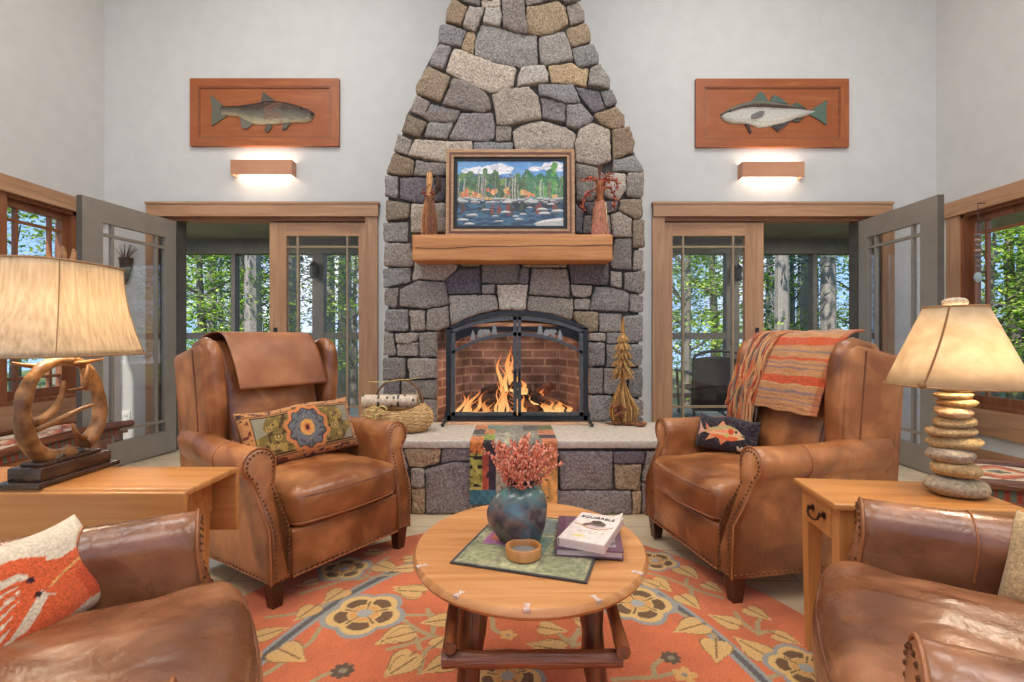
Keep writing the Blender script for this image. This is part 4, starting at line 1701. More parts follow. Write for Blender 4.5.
def plaque(label, px0, px1, py0, py1, ox, oy, top, bot, fins, cols, eye, extra):
    k = 170 / 1024.0
    Y = YB - .03
    x0, _, z1 = wy(px0, py0, Y)
    x1, _, z0 = wy(px1, py1, Y)
    cx = (x0 + x1) / 2
    t = thing('fish_plaque', label, 'plaque', (cx, YB, z0))
    W, H = x1 - x0, z1 - z0
    fr = MB()
    bw = .075
    for za_ in (0, H - bw):
        MB().box(-W / 2, W / 2, -.035, -.001, za_, za_ + bw).build('frame_rail', M['pine_x'], t, smooth=False)
    for xa_ in (-W / 2, W / 2 - bw):
        MB().box(xa_, xa_ + bw, -.0345, -.001, bw, H - bw).build('frame_stile', M['pine_z'], t, smooth=False)
    MB().box(-W / 2 + bw, W / 2 - bw, -.022, -.001, bw, H - bw).build('panel', M['pine_x'], t, smooth=False)
    g = MB()
    strip(g, [(-W / 2 + bw, bw), (W / 2 - bw, bw), (W / 2 - bw, H - bw), (-W / 2 + bw, H - bw), (-W / 2 + bw, bw)],
          [(-W / 2 + bw + .012, bw + .012), (W / 2 - bw - .012, bw + .012), (W / 2 - bw - .012, H - bw - .012), (-W / 2 + bw + .012, H - bw - .012), (-W / 2 + bw + .012, bw + .012)], -.030, -.02)
    g.build('bead_moulding', M['rim_x'], t, smooth=False)

    def w(p):
        x, _, z = wy(ox + p[0] * k, oy + p[1] * k, Y)
        return (x - cx, z - z0)
    T, B = sorted(w(p) for p in top), sorted(w(p) for p in bot)
    xa, xb = max(T[0][0], B[0][0]), min(T[-1][0], B[-1][0])
    st = []
    for i in range(110):
        x = xa + (xb - xa) * i / 109
        st.append((x, interp(B, x), interp(T, x)))
    m = MB()
    fish_body(m, st, .045, cols, -.022)
    fb_ = m.build('fish_body', M['wool'] if False else M['paint'], t, angle=60)
    for poly, c in fins:
        MB().prism([w(p) for p in poly], -.022, -.036, 'xz', c=L(*c)).build('fin', M['paint'], fb_, smooth=False)
    e = MB()
    ex, ez = w(eye)
    e.blob(ex, -.060, ez, .012, .008, .012, 10, 6, c=L(30, 24, 20))
    for poly, c, d in extra:
        pp = [w(p) for p in poly]
        e.prism(pp, -.030, -.030 - d, 'xz', c=L(*c))
    e.build('eye_and_gill', M['paint'], fb_)
    return t


def blend(stops, v):
    for (v0, c0), (v1, c1) in zip(stops[:-1], stops[1:]):
        if v <= v1:
            f = smooth01((v - v0) / (v1 - v0))
            return tuple(p + (q - p) * f for p, q in zip(L(*c0), L(*c1)))
    return L(*stops[-1][1])


def trout_cols(u, v):
    n = mnoise.noise(Vector((u * 14, v * 5, 2)))
    c = blend([(0, (170, 160, 132)), (.24, (150, 142, 118)), (.36, (112, 108, 92)), (.50, (92, 86, 72)), (.60, (70, 50, 38)), (1, (50, 34, 26))], v + .06 * n)
    k = 1 + .22 * mnoise.noise(Vector((u * 60, v * 22, 5)))
    if .46 < u < .66 and v < .85 and mnoise.noise(Vector((u * 9, v * 4, 8))) > -.05:
        c = tuple(.6 * p + .4 * q for p, q in zip(c, L(130, 84, 66)))
    if v > .5 and mnoise.noise(Vector((u * 90, v * 26, 1))) > .38:
        k *= .6
    return tuple(min(1, p * k) for p in c)


def stripe_cols(u, v):
    n = mnoise.noise(Vector((u * 10, v * 4, 3)))
    c = blend([(0, (176, 172, 160)), (.30, (198, 194, 184)), (.56, (188, 184, 174)), (.61, (150, 140, 128)), (.64, (64, 44, 36)), (.74, (70, 50, 40)), (.78, (112, 114, 98)), (1, (90, 98, 84))], v + .02 * n)
    k = 1 + .10 * mnoise.noise(Vector((u * 50, v * 30, 5)))
    if v < .68 and (v * 9) % 1 < .16:
        k *= .86
    if .65 < v < .74 and (u * 26) % 1 < .2 and u < .5:
        k *= 2.2
    return tuple(min(1, p * k) for p in c)


plaque('wooden plaque with a carved brown fish swimming right, left of the chimney', 190, 339, 78.5, 146, 180, 70,
       [(812, 262), (770, 235), (700, 210), (640, 195), (570, 185), (500, 190), (420, 205), (350, 215), (280, 217), (255, 216)],
       [(255, 276), (285, 275), (350, 280), (390, 306), (440, 325), (520, 330), (600, 325), (650, 320), (700, 315), (750, 316), (795, 305), (812, 268)],
       [([(258, 212), (185, 150), (196, 240), (190, 335), (215, 322), (285, 276), (275, 245)], (100, 98, 84)),
        ([(490, 192), (500, 130), (575, 187)], (84, 76, 64)), ([(360, 283), (375, 350), (405, 355), (440, 323)], (110, 104, 90)),
        ([(525, 325), (510, 365), (530, 375), (555, 345), (548, 322)], (90, 82, 70)), ([(622, 315), (615, 360), (640, 355), (668, 318)], (94, 88, 76))],
       trout_cols, (738, 240), [([(655, 225), (645, 265), (665, 300), (690, 310), (672, 270), (680, 230)], (120, 112, 92), .030), ([(742, 270), (800, 262), (806, 272), (790, 282), (750, 282)], (44, 28, 24), .030),
                                ([(755, 282), (795, 280), (780, 300), (755, 298)], (190, 150, 144), .028)])
plaque('wooden plaque with a carved pale green finned fish swimming left, right of the chimney', 695.8, 848.8, 78.8, 147, 690, 70,
       [(180, 268), (230, 235), (300, 205), (370, 185), (430, 180), (500, 190), (580, 205), (680, 230), (760, 242)],
       [(180, 276), (200, 305), (250, 322), (310, 322), (360, 330), (420, 348), (480, 340), (560, 325), (640, 295), (690, 280), (720, 268), (760, 258)],
       [([(735, 238), (825, 180), (818, 250), (822, 332), (760, 290), (715, 270)], (88, 106, 92)), ([(370, 190), (420, 130), (440, 140), (470, 186)], (84, 100, 90)),
        ([(480, 190), (500, 150), (540, 165), (590, 205)], (84, 100, 90)), ([(610, 214), (640, 195), (695, 230)], (84, 96, 86)), ([(490, 338), (530, 370), (610, 306)], (70, 62, 62)),
        ([(610, 305), (650, 315), (692, 279)], (74, 72, 68)), ([(330, 325), (350, 360), (362, 382), (372, 375), (352, 328)], (64, 48, 44))],
       stripe_cols, (232, 262), [([(358, 302), (360, 280), (410, 258), (438, 262), (425, 290), (382, 303)], (116, 110, 106), .045), ([(182, 270), (215, 274), (210, 280), (184, 278)], (40, 28, 26), .016)])

for lab, px0, px1, py0, py1 in (('copper coloured wall sconce glowing under the plaque of the brown fish', 231, 292, 160, 174.5), ('copper coloured wall sconce glowing under the plaque of the pale fish', 742, 804, 162, 177)):
    x0, _, z1 = wy(px0, py0, YB - .09)
    x1, _, z0 = wy(px1, py1, YB - .09)
    cx, W, H = (x0 + x1) / 2, x1 - x0, z1 - z0
    t = thing('wall_sconce', lab, 'sconce', (cx, YB, z0))
    m = MB()
    m.box(-W / 2, W / 2, -.10, -.092, 0, H).box(-W / 2, -W / 2 + .006, -.092, -.001, 0, H).box(W / 2 - .006, W / 2, -.092, -.001, 0, H)
    m.build('sconce_cover', M['sconce'], t, smooth=False)
    MB().box(-W / 2 + .008, W / 2 - .008, -.088, -.004, H * .42, H * .58).build('lamp_tray', M['white_plastic'], t, smooth=False)
    for s in (-1, 1):
        l_ = light('sconce_light', 'AREA', (cx, YB - .05, z0 + H / 2 + s * H * .12), 1.7, (1, .90, .76), W * .86, .05, (PI if s > 0 else 0, 0, 0))
# ================================================================ leather chairs
def nail_row(m, pts, y_fn, spacing=.017, r=.0052, nrm=(0, -1, 0)):
    """pts: 3-D polyline; a small dome every spacing"""
    nrm = Vector(nrm).normalized()
    a1 = nrm.orthogonal().normalized()
    a2 = nrm.cross(a1)
    acc = 0
    for p, q in zip(pts[:-1], pts[1:]):
        p, q = Vector(p), Vector(q)
        l = (q - p).length
        while acc < l:
            c = p.lerp(q, acc / l)
            vs = [c + (a1 * math.cos(k * PI / 3) + a2 * math.sin(k * PI / 3)) * r for k in range(6)]
            vs += [c + (a1 * math.cos(k * PI / 3) + a2 * math.sin(k * PI / 3)) * r * .6 + nrm * r * .55 for k in range(6)]
            vs += [c + nrm * r * .75]
            fs = [(k, (k + 1) % 6, 6 + (k + 1) % 6, 6 + k) for k in range(6)] + [(6 + k, 6 + (k + 1) % 6, 12) for k in range(6)]
            m.add(vs, fs)
            acc += spacing
        acc -= l


def arm_outline(sx):
    pts = [(.272, .10), (.350, .10), (.353, .20), (.352, .30), (.346, .40), (.346, .462)]
    c, r = (.318, .530), .064
    for k in range(15):
        a = math.radians(-52 + k * (240 / 14))
        pts.append((c[0] + r * math.cos(a), c[1] + r * math.sin(a)))
    pts += [(.268, .45), (.270, .30), (.272, .20)]
    return [(sx * x, z) for x, z in pts]


def lean(z):
    return smooth01((z - .27) / .22)


def make_chair(name, label, loc, rotz, wings=True, tcush=False, group=None, seed=0):
    t = thing(name, label, 'armchair', loc, rotz, group)
    le = M['leather'] if wings else M['leather_club']
    YR = .33
    yf0, dy, dx = -.42, .085, .03
    for sx in (-1, 1):
        out = arm_outline(sx)
        ins = offset2d(out, .010)

        def ring(o, tt, ad=0):
            r = []
            for x, z in o:
                s = lean(z)
                yf = yf0 + dy * s + ad
                r.append((x + sx * dx * s - sx * .066 * s * smooth01((tt - .35) / .6) + sx * .004 * mnoise.noise(Vector((tt * 6, z * 9, seed))), yf + (YR - yf) * tt, z + (.018 * smooth01((tt - .45) / .5) if z > .5 else 0)))
            return r
        a = MB().loft([ring(ins, 0), ring(out, 0, .010)] + [ring(out, q) for q in (.06, .15, .25, .35, .45, .55, .65, .8, 1.0)])
        arm = a.build('arm', le, t, angle=50)
        n = MB()
        off = offset2d(out, .013)
        line = [(x + sx * dx * lean(z), yf0 + dy * lean(z) - .0005, z) for x, z in densify(off, .02) if z > .105]
        # start at the bottom inner corner, run up and round the scroll and down outside
        k0 = max(range(len(line)), key=lambda i: (Vector(line[i]) - Vector(line[i - 1])).length)
        line = line[k0:] + line[:k0]
        nail_row(n, line, None)
        nail_row(n, [(sx * .3545, -.40, .115), (sx * .3545, .31, .115)], None, .024, .0058, (sx, 0, 0))
        n.build('nailhead_trim', M['nail'], arm)
        s_ = MB()
        o2 = offset2d(out, -.0012)
        seam = [ring(o2, .33)[i] for i in range(5, 22)]
        s_.tube(seam, .0028, 6)
        o3 = [ring(offset2d(out, -.001), 0, .006)[i] for i in range(1, 22)]
        s_.tube(o3, .0035, 6)
        s_.build('piping', M['piping_light'], arm)
    # base and front (footrest) panel
    MB().box(-.272, .272, -.37, .345, .105, .31).build('base', le, t)

    def fp(x, y, z):
        return (x, y - .012 * (1 - (x / .28) ** 2) * (1 - (z / .095) ** 2) + .002 * mnoise.noise(Vector((x * 8, z * 8, seed))), z)
    fpan = MB().rbox(0, -.392, .192, .540, .05, .176, .014, 3, (12, 1, 5), fp).build('front_panel', le, t)
    n = MB()
    nail_row(n, [(-.26, -.4215, .113), (.26, -.4215, .113)], None, .024, .0058)
    n.build('nailhead_trim', M['nail'], fpan)
    MB().tube([(-.268, -.417, .104), (.268, -.417, .104)], .005, 6).build('piping', M['piping_light'], fpan)
    # seat cushion
    W, D, Hc = .538, .68, .150

    def cu(x, y, z):
        u, v = x / (W / 2), y / (D / 2)
        zz = z
        if z > 0:
            zz += .034 * max(0, 1 - u * u) ** .7 * max(0, 1 - v * v) ** .6
            zz += .009 * mnoise.noise(Vector((x * 7 + seed, y * 5, 2))) + .005 * mnoise.noise(Vector((x * 24, y * 10 + seed, 7)))
        xx = x
        if tcush:
            xx = x * (1 + .15 * smooth01((-y - .17) / .10))
        bul = .018 * (1 - u * u) * (1 - (z / (Hc / 2)) ** 2 * .8)
        yy = y - (bul if y < -D / 4 else 0) + (.02 * u * u if y < -D / 4 else 0)
        return (xx, yy, zz)
    cy = -.105 if not tcush else -.088
    cush = MB().rbox(0, cy, .372 if tcush else .350, W, D, Hc, .045, 4, (26, 30, 3), cu).build('seat_cushion', le, t, angle=60)
    for z in (.047, -.052):
        pp = MB()
        path = []
        hw, hd, rr = W / 2 - .008, D / 2 - .008, .045
        for cxx, cyy, a0 in ((hw - rr, -hd + rr, -90), (hw - rr, hd - rr, 0), (-hw + rr, hd - rr, 90), (-hw + rr, -hd + rr, 180)):
            for k in range(6):
                a = math.radians(a0 + k * 18)
                path.append((cxx + rr * math.cos(a), cyy + rr * math.sin(a)))
        path = densify(path, .03)
        q = []
        for x, y in path:
            X, Yv, Z = cu(x, y, z)
            q.append((X, Yv + cy, z + (.372 if tcush else .350) + (.002 if z > 0 else 0)))
        q = [(x * 1.004, y * 1.0 - (.003 if y < cy else 0), zz) for x, y, zz in q]
        pp.tube(q, .004, 6, closed=True)
        pp.build('piping', M['leather_dark'] if z > 0 else M['piping_light'], cush)
    # back cushion
    BW, BT, BH = .50, .17, .62

    def bc(x, y, z):
        u, v = x / (BW / 2), z / (BH / 2)
        yy = y + .30 * z
        if y < 0:
            yy -= .035 * max(0, 1 - u * u) ** .7 * max(0, 1 - v * v) ** .5
            yy += .006 * mnoise.noise(Vector((x * 7, z * 6 + seed, 3))) + .004 * mnoise.noise(Vector((x * 16 + seed, z * 16, 8)))
        return (x * (1 + .05 * v), yy, z - .02 * u * u * max(0, v))
    bh = BH if wings else .42
    if not wings:
        BH = bh
    back = MB().rbox(0, .222, .695 if wings else .62, BW, BT, BH, .055, 4, (18, 3, 22), bc).build('back_cushion', le, t, angle=60)
    sm = MB()
    for s in (-1, 1):
        pts = []
        for k in range(14):
            z = -BH / 2 + .03 + (BH - .06) * k / 13
            X, Yv, Z = bc(s * (BW / 2 - .03), -BT / 2, z)
            pts.append((X, Yv + .222 + .008, Z + (.695 if wings else .62)))
        sm.tube(pts, .004, 6)
    sm.build('piping', M['leather_dark'], back)
    if wings:
        for s in (-1, 1):
            prof = [(.100, .575), (.097, .66), (.097, .76), (.100, .86), (.108, .93), (.128, .968), (.165, .982), (.24, .966), (.35, .938), (.395, .922), (.392, .75), (.37, .56), (.2, .56)]

            def layer(x, ins):
                o = offset2d(prof, ins) if ins else prof
                return [(s * (x + .018 * smooth01((z - .6) / .4)), y, z) for y, z in o]
            wg = MB().loft([layer(.250, .035), layer(.250, .02), layer(.256, .006), layer(.268, 0), layer(.305, 0), layer(.318, .008), layer(.324, .02), layer(.324, .04)])
            wo = wg.build('wing', le, t, angle=60)
            rl = MB()
            pts = [(s * (.280 + .018 * smooth01((z - .6) / .4)), y + .010, z) for y, z in prof[:8]]
            rl.tube(pts, [.034, .038, .040, .040, .038, .035, .030, .024], 12)
            rl.build('wing_roll', le, wo, angle=70)
            pp = MB()
            pp.tube([(s * (.3245 + .018 * smooth01((z - .6) / .4)), .185 + .012 * k / 11, z) for k, z in [(k, .585 + .372 * k / 11) for k in range(12)]], .0042, 6)
            pp.build('piping', M['leather_dark'], wo)
        bk = MB().rbox(0, .372, .525, .62, .07, .85, .02, 3, (6, 1, 8), lambda x, y, z: (x * (1 + .06 * z), y + .05 * z, z - .02 * (x / .33) ** 2 * (z > 0)))
        bk.build('outside_back', le, t, angle=50)
    else:
        MB().rbox(0, .36, .47, .60, .09, .72, .03, 3, (6, 1, 8), lambda x, y, z: (x, y + .12 * z, z)).build('outside_back', le, t, angle=50)
    for x, y in ((-.315, -.375), (.315, -.375), (-.315, .345), (.315, .345)):
        lg = MB()
        rg = []
        for z, h in ((0.0, .019), (.104, .029)):
            rg.append([(x - h, y - h, z), (x + h, y - h, z), (x + h, y + h, z), (x - h, y + h, z)])
        lg.loft(rg).build('leg', M['leg_wood'], t, smooth=False)
    return t


RUGZ = .012
A_LOC, A_ROT = (-1.042, 2.346, RUGZ), math.radians(57)
B_LOC, B_ROT = (1.152, 2.301, RUGZ), math.radians(-78.5)
chA = make_chair('wing_armchair', 'brown leather wing armchair with a leather flap over its back, left of the hearth', A_LOC, A_ROT, seed=1)
chB = make_chair('wing_armchair', 'brown leather wing armchair under a striped throw, right of the hearth', B_LOC, B_ROT, seed=2)
C_ROT = math.radians(120)
D_ROT = math.radians(-119.4)


def place_by_far_arm(pt, rot, lx):
    """chair origin so that its arm scroll (local x = lx, y = -.335) stands at pt"""
    c, s = math.cos(rot), math.sin(rot)
    return (pt[0] - (c * lx + s * .335), pt[1] - (s * lx - c * .335), RUGZ * 1.0)


C_LOC = place_by_far_arm((-.745, 1.19), C_ROT, .34)
D_LOC = place_by_far_arm((.885, 1.285), D_ROT, -.34)
chC = make_chair('club_armchair', 'brown leather club armchair holding the lobster pillow in the left foreground', C_LOC, C_ROT, wings=False, tcush=True, seed=3)
chD = make_chair('club_armchair', 'brown leather club armchair with curly cream pillow in the right foreground', D_LOC, D_ROT, wings=False, tcush=True, seed=4)


def drape(profile, x0, x1, nx, ns):
    """grid over a profile of (y, z) points, local chair space"""
    seg = [0]
    for a, b in zip(profile[:-1], profile[1:]):
        seg.append(seg[-1] + math.dist(a, b))
    out = np.zeros((nx, ns, 3))
    for j in range(ns):
        q = seg[-1] * j / (ns - 1)
        i = max(k for k in range(len(seg)) if seg[k] <= q + 1e-9)
        i = min(i, len(seg) - 2)
        f = (q - seg[i]) / (seg[i + 1] - seg[i])
        y = profile[i][0] + (profile[i + 1][0] - profile[i][0]) * f
        z = profile[i][1] + (profile[i + 1][1] - profile[i][1]) * f
        for k in range(nx):
            out[k, j] = (x0 + (x1 - x0) * k / (nx - 1), y, z)
    return out


def chaik_open(p, it=2):
    for _ in range(it):
        o = [p[0]]
        for a, b in zip(p[:-1], p[1:]):
            o += [tuple(.75 * u + .25 * v for u, v in zip(a, b)), tuple(.25 * u + .75 * v for u, v in zip(a, b))]
        p = o + [p[-1]]
    return p


PROF = chaik_open([(.445, .76), (.44, .91), (.40, 1.01), (.31, 1.033), (.208, 1.033), (.150, .95), (.106, .86), (.074, .765), (.056, .68)])
# leather headrest flap of chair A
pf = [p for p in PROF if p[1] > .775 or p[0] > .3]
P = drape(pf, -.215, .235, 30, 60)
for i in range(30):
    for j in range(60):
        x, y, z = P[i, j]
        P[i, j, 1] = y - .006 + .003 * mnoise.noise(Vector((x * 8, z * 8, 1)))
        P[i, j, 0] = x + .02 * (j / 59 - .5)
o = grid_mesh('headrest_cover', M['leather_flat'], P, None, None, thick=.005)
o.location, o.rotation_euler = A_LOC, (0, 0, A_ROT)
tag(o, 'tan leather headrest cover hanging over the left wing armchair back', 'headrest cover')

# striped throw of chair B
th = thing('striped_throw', 'orange and tan striped throw with long fringe over the right wing armchair', 'throw blanket', B_LOC, B_ROT)
nx, ns = 90, 150
PROFT = [p for p in PROF if p[0] < .285]
P = drape(PROFT, -.135, .25, nx, ns)
C = np.zeros((nx, ns, 3))
base = np.array(L(196, 140, 92))
stripes = [(.44, .47, (206, 96, 52)), (.50, .515, (150, 122, 110)), (.55, .565, (146, 112, 108)), (.585, .60, (196, 130, 84)), (.635, .72, (206, 88, 48)), (.725, .735, (214, 166, 116)),
           (.79, .815, (150, 124, 118)), (.84, .85, (176, 120, 84)), (.885, .90, (148, 120, 116)), (.95, .96, (170, 110, 76)), (.20, .30, (206, 92, 50)), (.1, .12, (150, 122, 110)), (.36, .38, (150, 122, 110))]
for i in range(nx):
    for j in range(ns):
        x, y, z = P[i, j]
        f = j / (ns - 1)
        side = smooth01((x - .20) / .07)
        P[i, j, 1] = y - .010 + .010 * mnoise.noise(Vector((x * 9, z * 4, 1))) + side * .02
        P[i, j, 0] = x + .05 * (f - .6) * -.4
        P[i, j, 2] = z + .008 * mnoise.noise(Vector((x * 12, f * 9, 4)))
        c = base * (1 + .25 * mnoise.noise(Vector((x * 18, f * 60, 0))))
        ff = f + .012 * mnoise.noise(Vector((x * 6, f * 3, 5)))
        for a, b, q in stripes:
            if a < ff < b:
                c = np.array(L(*q)) * (1 + .3 * mnoise.noise(Vector((x * 40, f * 100, 0))))
        if ff > .64 and ff < .72:
            c = c * (1 + .2 * mnoise.noise(Vector((x * 60, f * 60, 2))))
        if x > .225:
            c = c * .5 + np.array(L(170, 74, 44)) * .5
        C[i, j] = np.clip(c, 0, 1)
grid_mesh('throw_cloth', M['wool'], P, C, th, thick=.009)
fm = MB()
random.seed(12)
pal = [(200, 96, 58), (180, 76, 46), (212, 158, 108), (150, 128, 112), (186, 126, 84), (120, 96, 84), (216, 128, 76), (206, 150, 100)]
PA = np.array(PROF)
i0 = int(np.argmin(np.abs(PA[:, 1] - 1.03) + np.abs(PA[:, 0] - .27)))
for k in range(190):
    xs = -.125 - random.random() ** 1.1 * .185
    ln = random.uniform(.52, .66) if xs > -.19 and random.random() < .6 else random.uniform(.40, .56)
    pts = []
    d = 0
    i = i0 - random.randrange(0, 4)
    last = PA[i]
    ph = random.uniform(0, 6)
    xx = xs + .05
    lift = random.uniform(.006, .034)
    while d < ln and i < len(PA):
        p = PA[i]
        d += math.dist(p, last)
        last = p
        xx += (xs - xx) * .25
        pts.append((xx + .012 * math.sin(d * 22 + ph), p[0] - lift + .006 * math.cos(d * 33 + ph), p[1] + .008 * math.sin(ph)))
        i += 1
    y, z = pts[-1][1], pts[-1][2]
    while d < ln:
        z -= .02
        y -= .004
        d += .02
        pts.append((xx + .012 * math.sin(d * 22 + ph), y, z))
    if len(pts) > 2:
        fm.tube(pts, [.0048] * (len(pts) - 1) + [.002], 5, c=L(*random.choice(pal)))
fm.build('fringe', M['wool'], th)['kind'] = 'stuff'


# ================================================================ pillows
def pillow(name, label, W, H, T, loc, axes, paint, m='wool', nu=110, nv=64, pinch=.06, sag=0.0):
    """axes: (right, up) world vectors of the pillow face; painted front, plain back"""
    t = thing(name, label, 'pillow', loc)
    R, U = Vector(axes[0]).normalized(), Vector(axes[1]).normalized()
    U = (U - R * U.dot(R)).normalized()
    Nn = R.cross(U)            # back direction = +, face looks along -N? choose towards the viewer
    if Nn.dot(Vector(loc) - Vector((0, 0, EYE))) > 0:
        Nn = -Nn
    u, v = np.meshgrid(np.linspace(-1, 1, nu), np.linspace(-1, 1, nv), indexing='ij')
    for side in (1, -1):
        h = T / 2 * np.power(np.clip((1 - u ** 4) * (1 - v ** 4), 0, 1), .55) * side
        x = u * W / 2 * (1 - pinch * (1 - v * v) * np.abs(u) ** 3)
        y = v * H / 2 * (1 - pinch * 1.3 * (1 - u * u) * np.abs(v) ** 3)
        y = y - sag * (1 - u * u) * (v + 1) / 2
        y = y + .006 * np.sin(u * 5 + 1) * (v > 0)
        P = np.stack([R[k] * x + U[k] * y + Nn[k] * h for k in range(3)], -1)
        C = paint(u, v, side)
        grid_mesh('front_face' if side > 0 else 'back_face', M[m], P, C, t)
    return t


def local(locr, rot, x, y, z):
    c, s = math.cos(rot), math.sin(rot)
    return (locr[0] + c * x - s * y, locr[1] + s * x + c * y, z)


def dirl(rot, x, y, z=0):
    c, s = math.cos(rot), math.sin(rot)
    return Vector((c * x - s * y, s * x + c * y, z))


def kilim_paint(u, v, side):
    C = np.zeros(u.shape + (3,))
    C[:] = L(198, 138, 84)
    if side < 0:
        return C
    x, y = u, v
    put(C, (np.abs(x) < .86) & (np.abs(y) < .70), L(58, 40, 32))
    put(C, (np.abs(x) < .845) & (np.abs(y) < .66), L(126, 104, 56))
    # border ticks
    put(C, ((np.abs(x) > .88) | (np.abs(y) > .74)) & (vnoise(x, y, 11, 2) > .72), L(120, 60, 40))
    put(C, ((np.abs(x) > .88) | (np.abs(y) > .74)) & (vnoise(x, y, 16, 5) > .82), L(70, 56, 60))
    put(C, (np.abs(y) > .74) & (np.abs(y) < .78), L(112, 78, 50))
    # field ornaments
    fld = (np.abs(x) < .84) & (np.abs(y) < .66)
    put(C, fld & (vnoise(x * 1.6, y * .7, 9, 7) > .68), L(168, 138, 70))
    put(C, fld & (vnoise(x * 1.6, y * .7, 12, 8) > .74), L(84, 62, 40))
    for sx in (-1, 1):
        for cx, cy, r in ((.50, -.1, .07), (.62, .25, .05), (.56, -.42, .05)):
            rr = np.hypot((x - sx * cx) * 1.8, (y - cy) * .9)
            put(C, rr < r * 1.7, L(188, 150, 84))
            put(C, rr < r * 1.05, L(72, 52, 44))
            put(C, rr < r * .6, L(196, 160, 104))
        put(C, in_poly(x * sx, y, [(.84, .66), (.62, .66), (.72, .3), (.66, .1), (.84, -.05)]), L(150, 140, 116))
        put(C, in_poly(x * sx, y, [(.84, -.66), (.62, -.66), (.72, -.4), (.84, -.25)]), L(150, 140, 116))
    # central medallion
    th_ = np.arctan2(y * .95, x * 2.1)
    rr = np.hypot(x * 2.1, y * .95) * (1 + .07 * np.cos(th_ * 10))
    put(C, rr < .80, L(206, 128, 76))
    put(C, rr < .66, L(52, 40, 40))
    put(C, rr < .62, L(112, 112, 112))
    put(C, (rr < .62) & (rr > .42) & (vnoise(x * 2, y, 13, 3) > .6), L(84, 80, 84))
    put(C, (np.abs(x * 2.1) + np.abs(y) < .44), L(150, 130, 106))
    put(C, (np.abs(x * 2.1) + np.abs(y) < .40), L(104, 104, 106))
    put(C, np.hypot(x * 2.1, y * .95) < .26, L(222, 158, 86))
    put(C, np.hypot(x * 2.1, y * .95) < .12, L(206, 110, 66))
    put(C, np.hypot(x * 2.1, y * .95) < .07, L(70, 40, 36))
    return C


def fish_paint(u, v, side):
    C = np.zeros(u.shape + (3,))
    C[:] = L(46, 40, 46)
    put(C, vnoise(u * .8, v * 1.0, 22, 1) > .6, L(76, 66, 68))
    if side < 0:
        return C
    # fish towards the right (image frame: x -1..1, y -1..1)
    body = [(-.62, .05), (-.45, .22), (-.2, .30), (.15, .36), (.45, .26), (.62, .05), (.70, -.06), (.52, -.05), (.72, -.18), (.55, -.30), (.3, -.44), (0, -.42), (-.3, -.30), (-.5, -.14), (-.64, -.10)]
    put(C, in_poly(u, v, [(-.62, .02), (-.92, .55), (-.84, .05), (-.9, -.35), (-.62, -.1)]), L(224, 170, 146))
    put(C, in_poly(u, v, [(-.45, .2), (-.62, .50), (-.58, .16)]), L(226, 130, 96))
    put(C, in_poly(u, v, [(-.2, .28), (-.06, .62), (.08, .33)]), L(226, 150, 110))
    put(C, in_poly(u, v, [(-.4, -.2), (-.55, -.62), (-.22, -.35)]), L(226, 150, 100))
    put(C, in_poly(u, v, [(-.1, -.38), (-.02, -.74), (.16, -.42)]), L(226, 140, 96))
    put(C, in_poly(u, v, body), L(232, 182, 132))
    put(C, in_poly(u, v, body) & (v > .12 + .1 * np.sin(u * 3)), L(196, 176, 116))
    put(C, in_poly(u, v, body) & (v < -.16) & (v > -.50) & (u < .5), L(232, 112, 66))
    put(C, in_poly(u, v, body) & (np.abs(v - .02) < .06) & (u < .2), L(238, 150, 110))
    put(C, np.hypot((u - .26), (v - .06) * .6) < .09, L(222, 90, 60))
    put(C, np.hypot((u - .42), (v - .10) * .6) < .045, L(50, 40, 34))
    put(C, np.hypot((u - .14), (v + .16) * .6) < .07, L(196, 190, 104))
    put(C, in_poly(u, v, [(.48, -.90), (.50, -.62), (.58, -.74), (.66, -.62), (.70, -.9)]), L(232, 214, 180))
    return C


def lobster_paint(u, v, side):
    """cream hooked wool with an orange lobster, tail to the right"""
    C = np.zeros(u.shape + (3,))
    C[:] = L(226, 206, 178)
    if side < 0:
        return C
    O = L(222, 98, 52)
    O2 = L(206, 80, 36)
    put(C, in_poly(u, v, [(.28, .40), (.50, .30), (1.01, .52), (1.01, -.78), (.62, -.72), (.45, -.45), (.30, -.20), (.22, .10)]), O)
    put(C, in_poly(u, v, [(.55, -.1), (1.01, .10), (1.01, -.78), (.62, -.66)]), O2)
    put(C, in_poly(u, v, [(-.45, .55), (-.1, .62), (.25, .56), (.42, .42), (.30, .12), (.18, .30), (-.1, .34), (-.5, .22)]), O)
    for k in range(6):
        y0 = .20 - k * .19
        put(C, near_line(u, v, [(.28, .12 - k * .03), (-.05, y0 * .75), (-.5, y0 * 1.2 + .05), (-.8, y0 * 1.2)], .034), O)
    put(C, in_poly(u, v, [(.30, -.25), (.50, -.42), (.62, -.72), (.25, -.92), (-.1, -.86), (-.4, -1.0), (-.6, -.95), (-.2, -.70), (.1, -.62)]), O)
    put(C, near_line(u, v, [(.34, -.12), (.62, .14), (1.0, .30)], .016), L(226, 170, 96))
    for y in (.10, -.14):
        put(C, np.hypot((u - .24), (v - y) * .6) < .032, L(60, 34, 34))
    put(C, near_line(u, v, [(.62, -.78), (.8, -.74), (.98, -.80)], .03), L(226, 206, 178))
    C *= (.88 + .24 * vnoise(u, v, 34, 3))[..., None]
    return C


def curly_paint(u, v, side):
    C = np.zeros(u.shape + (3,))
    C[:] = L(196, 166, 122)
    C *= (.7 + .5 * vnoise(u, v, 26, 3))[..., None]
    return C


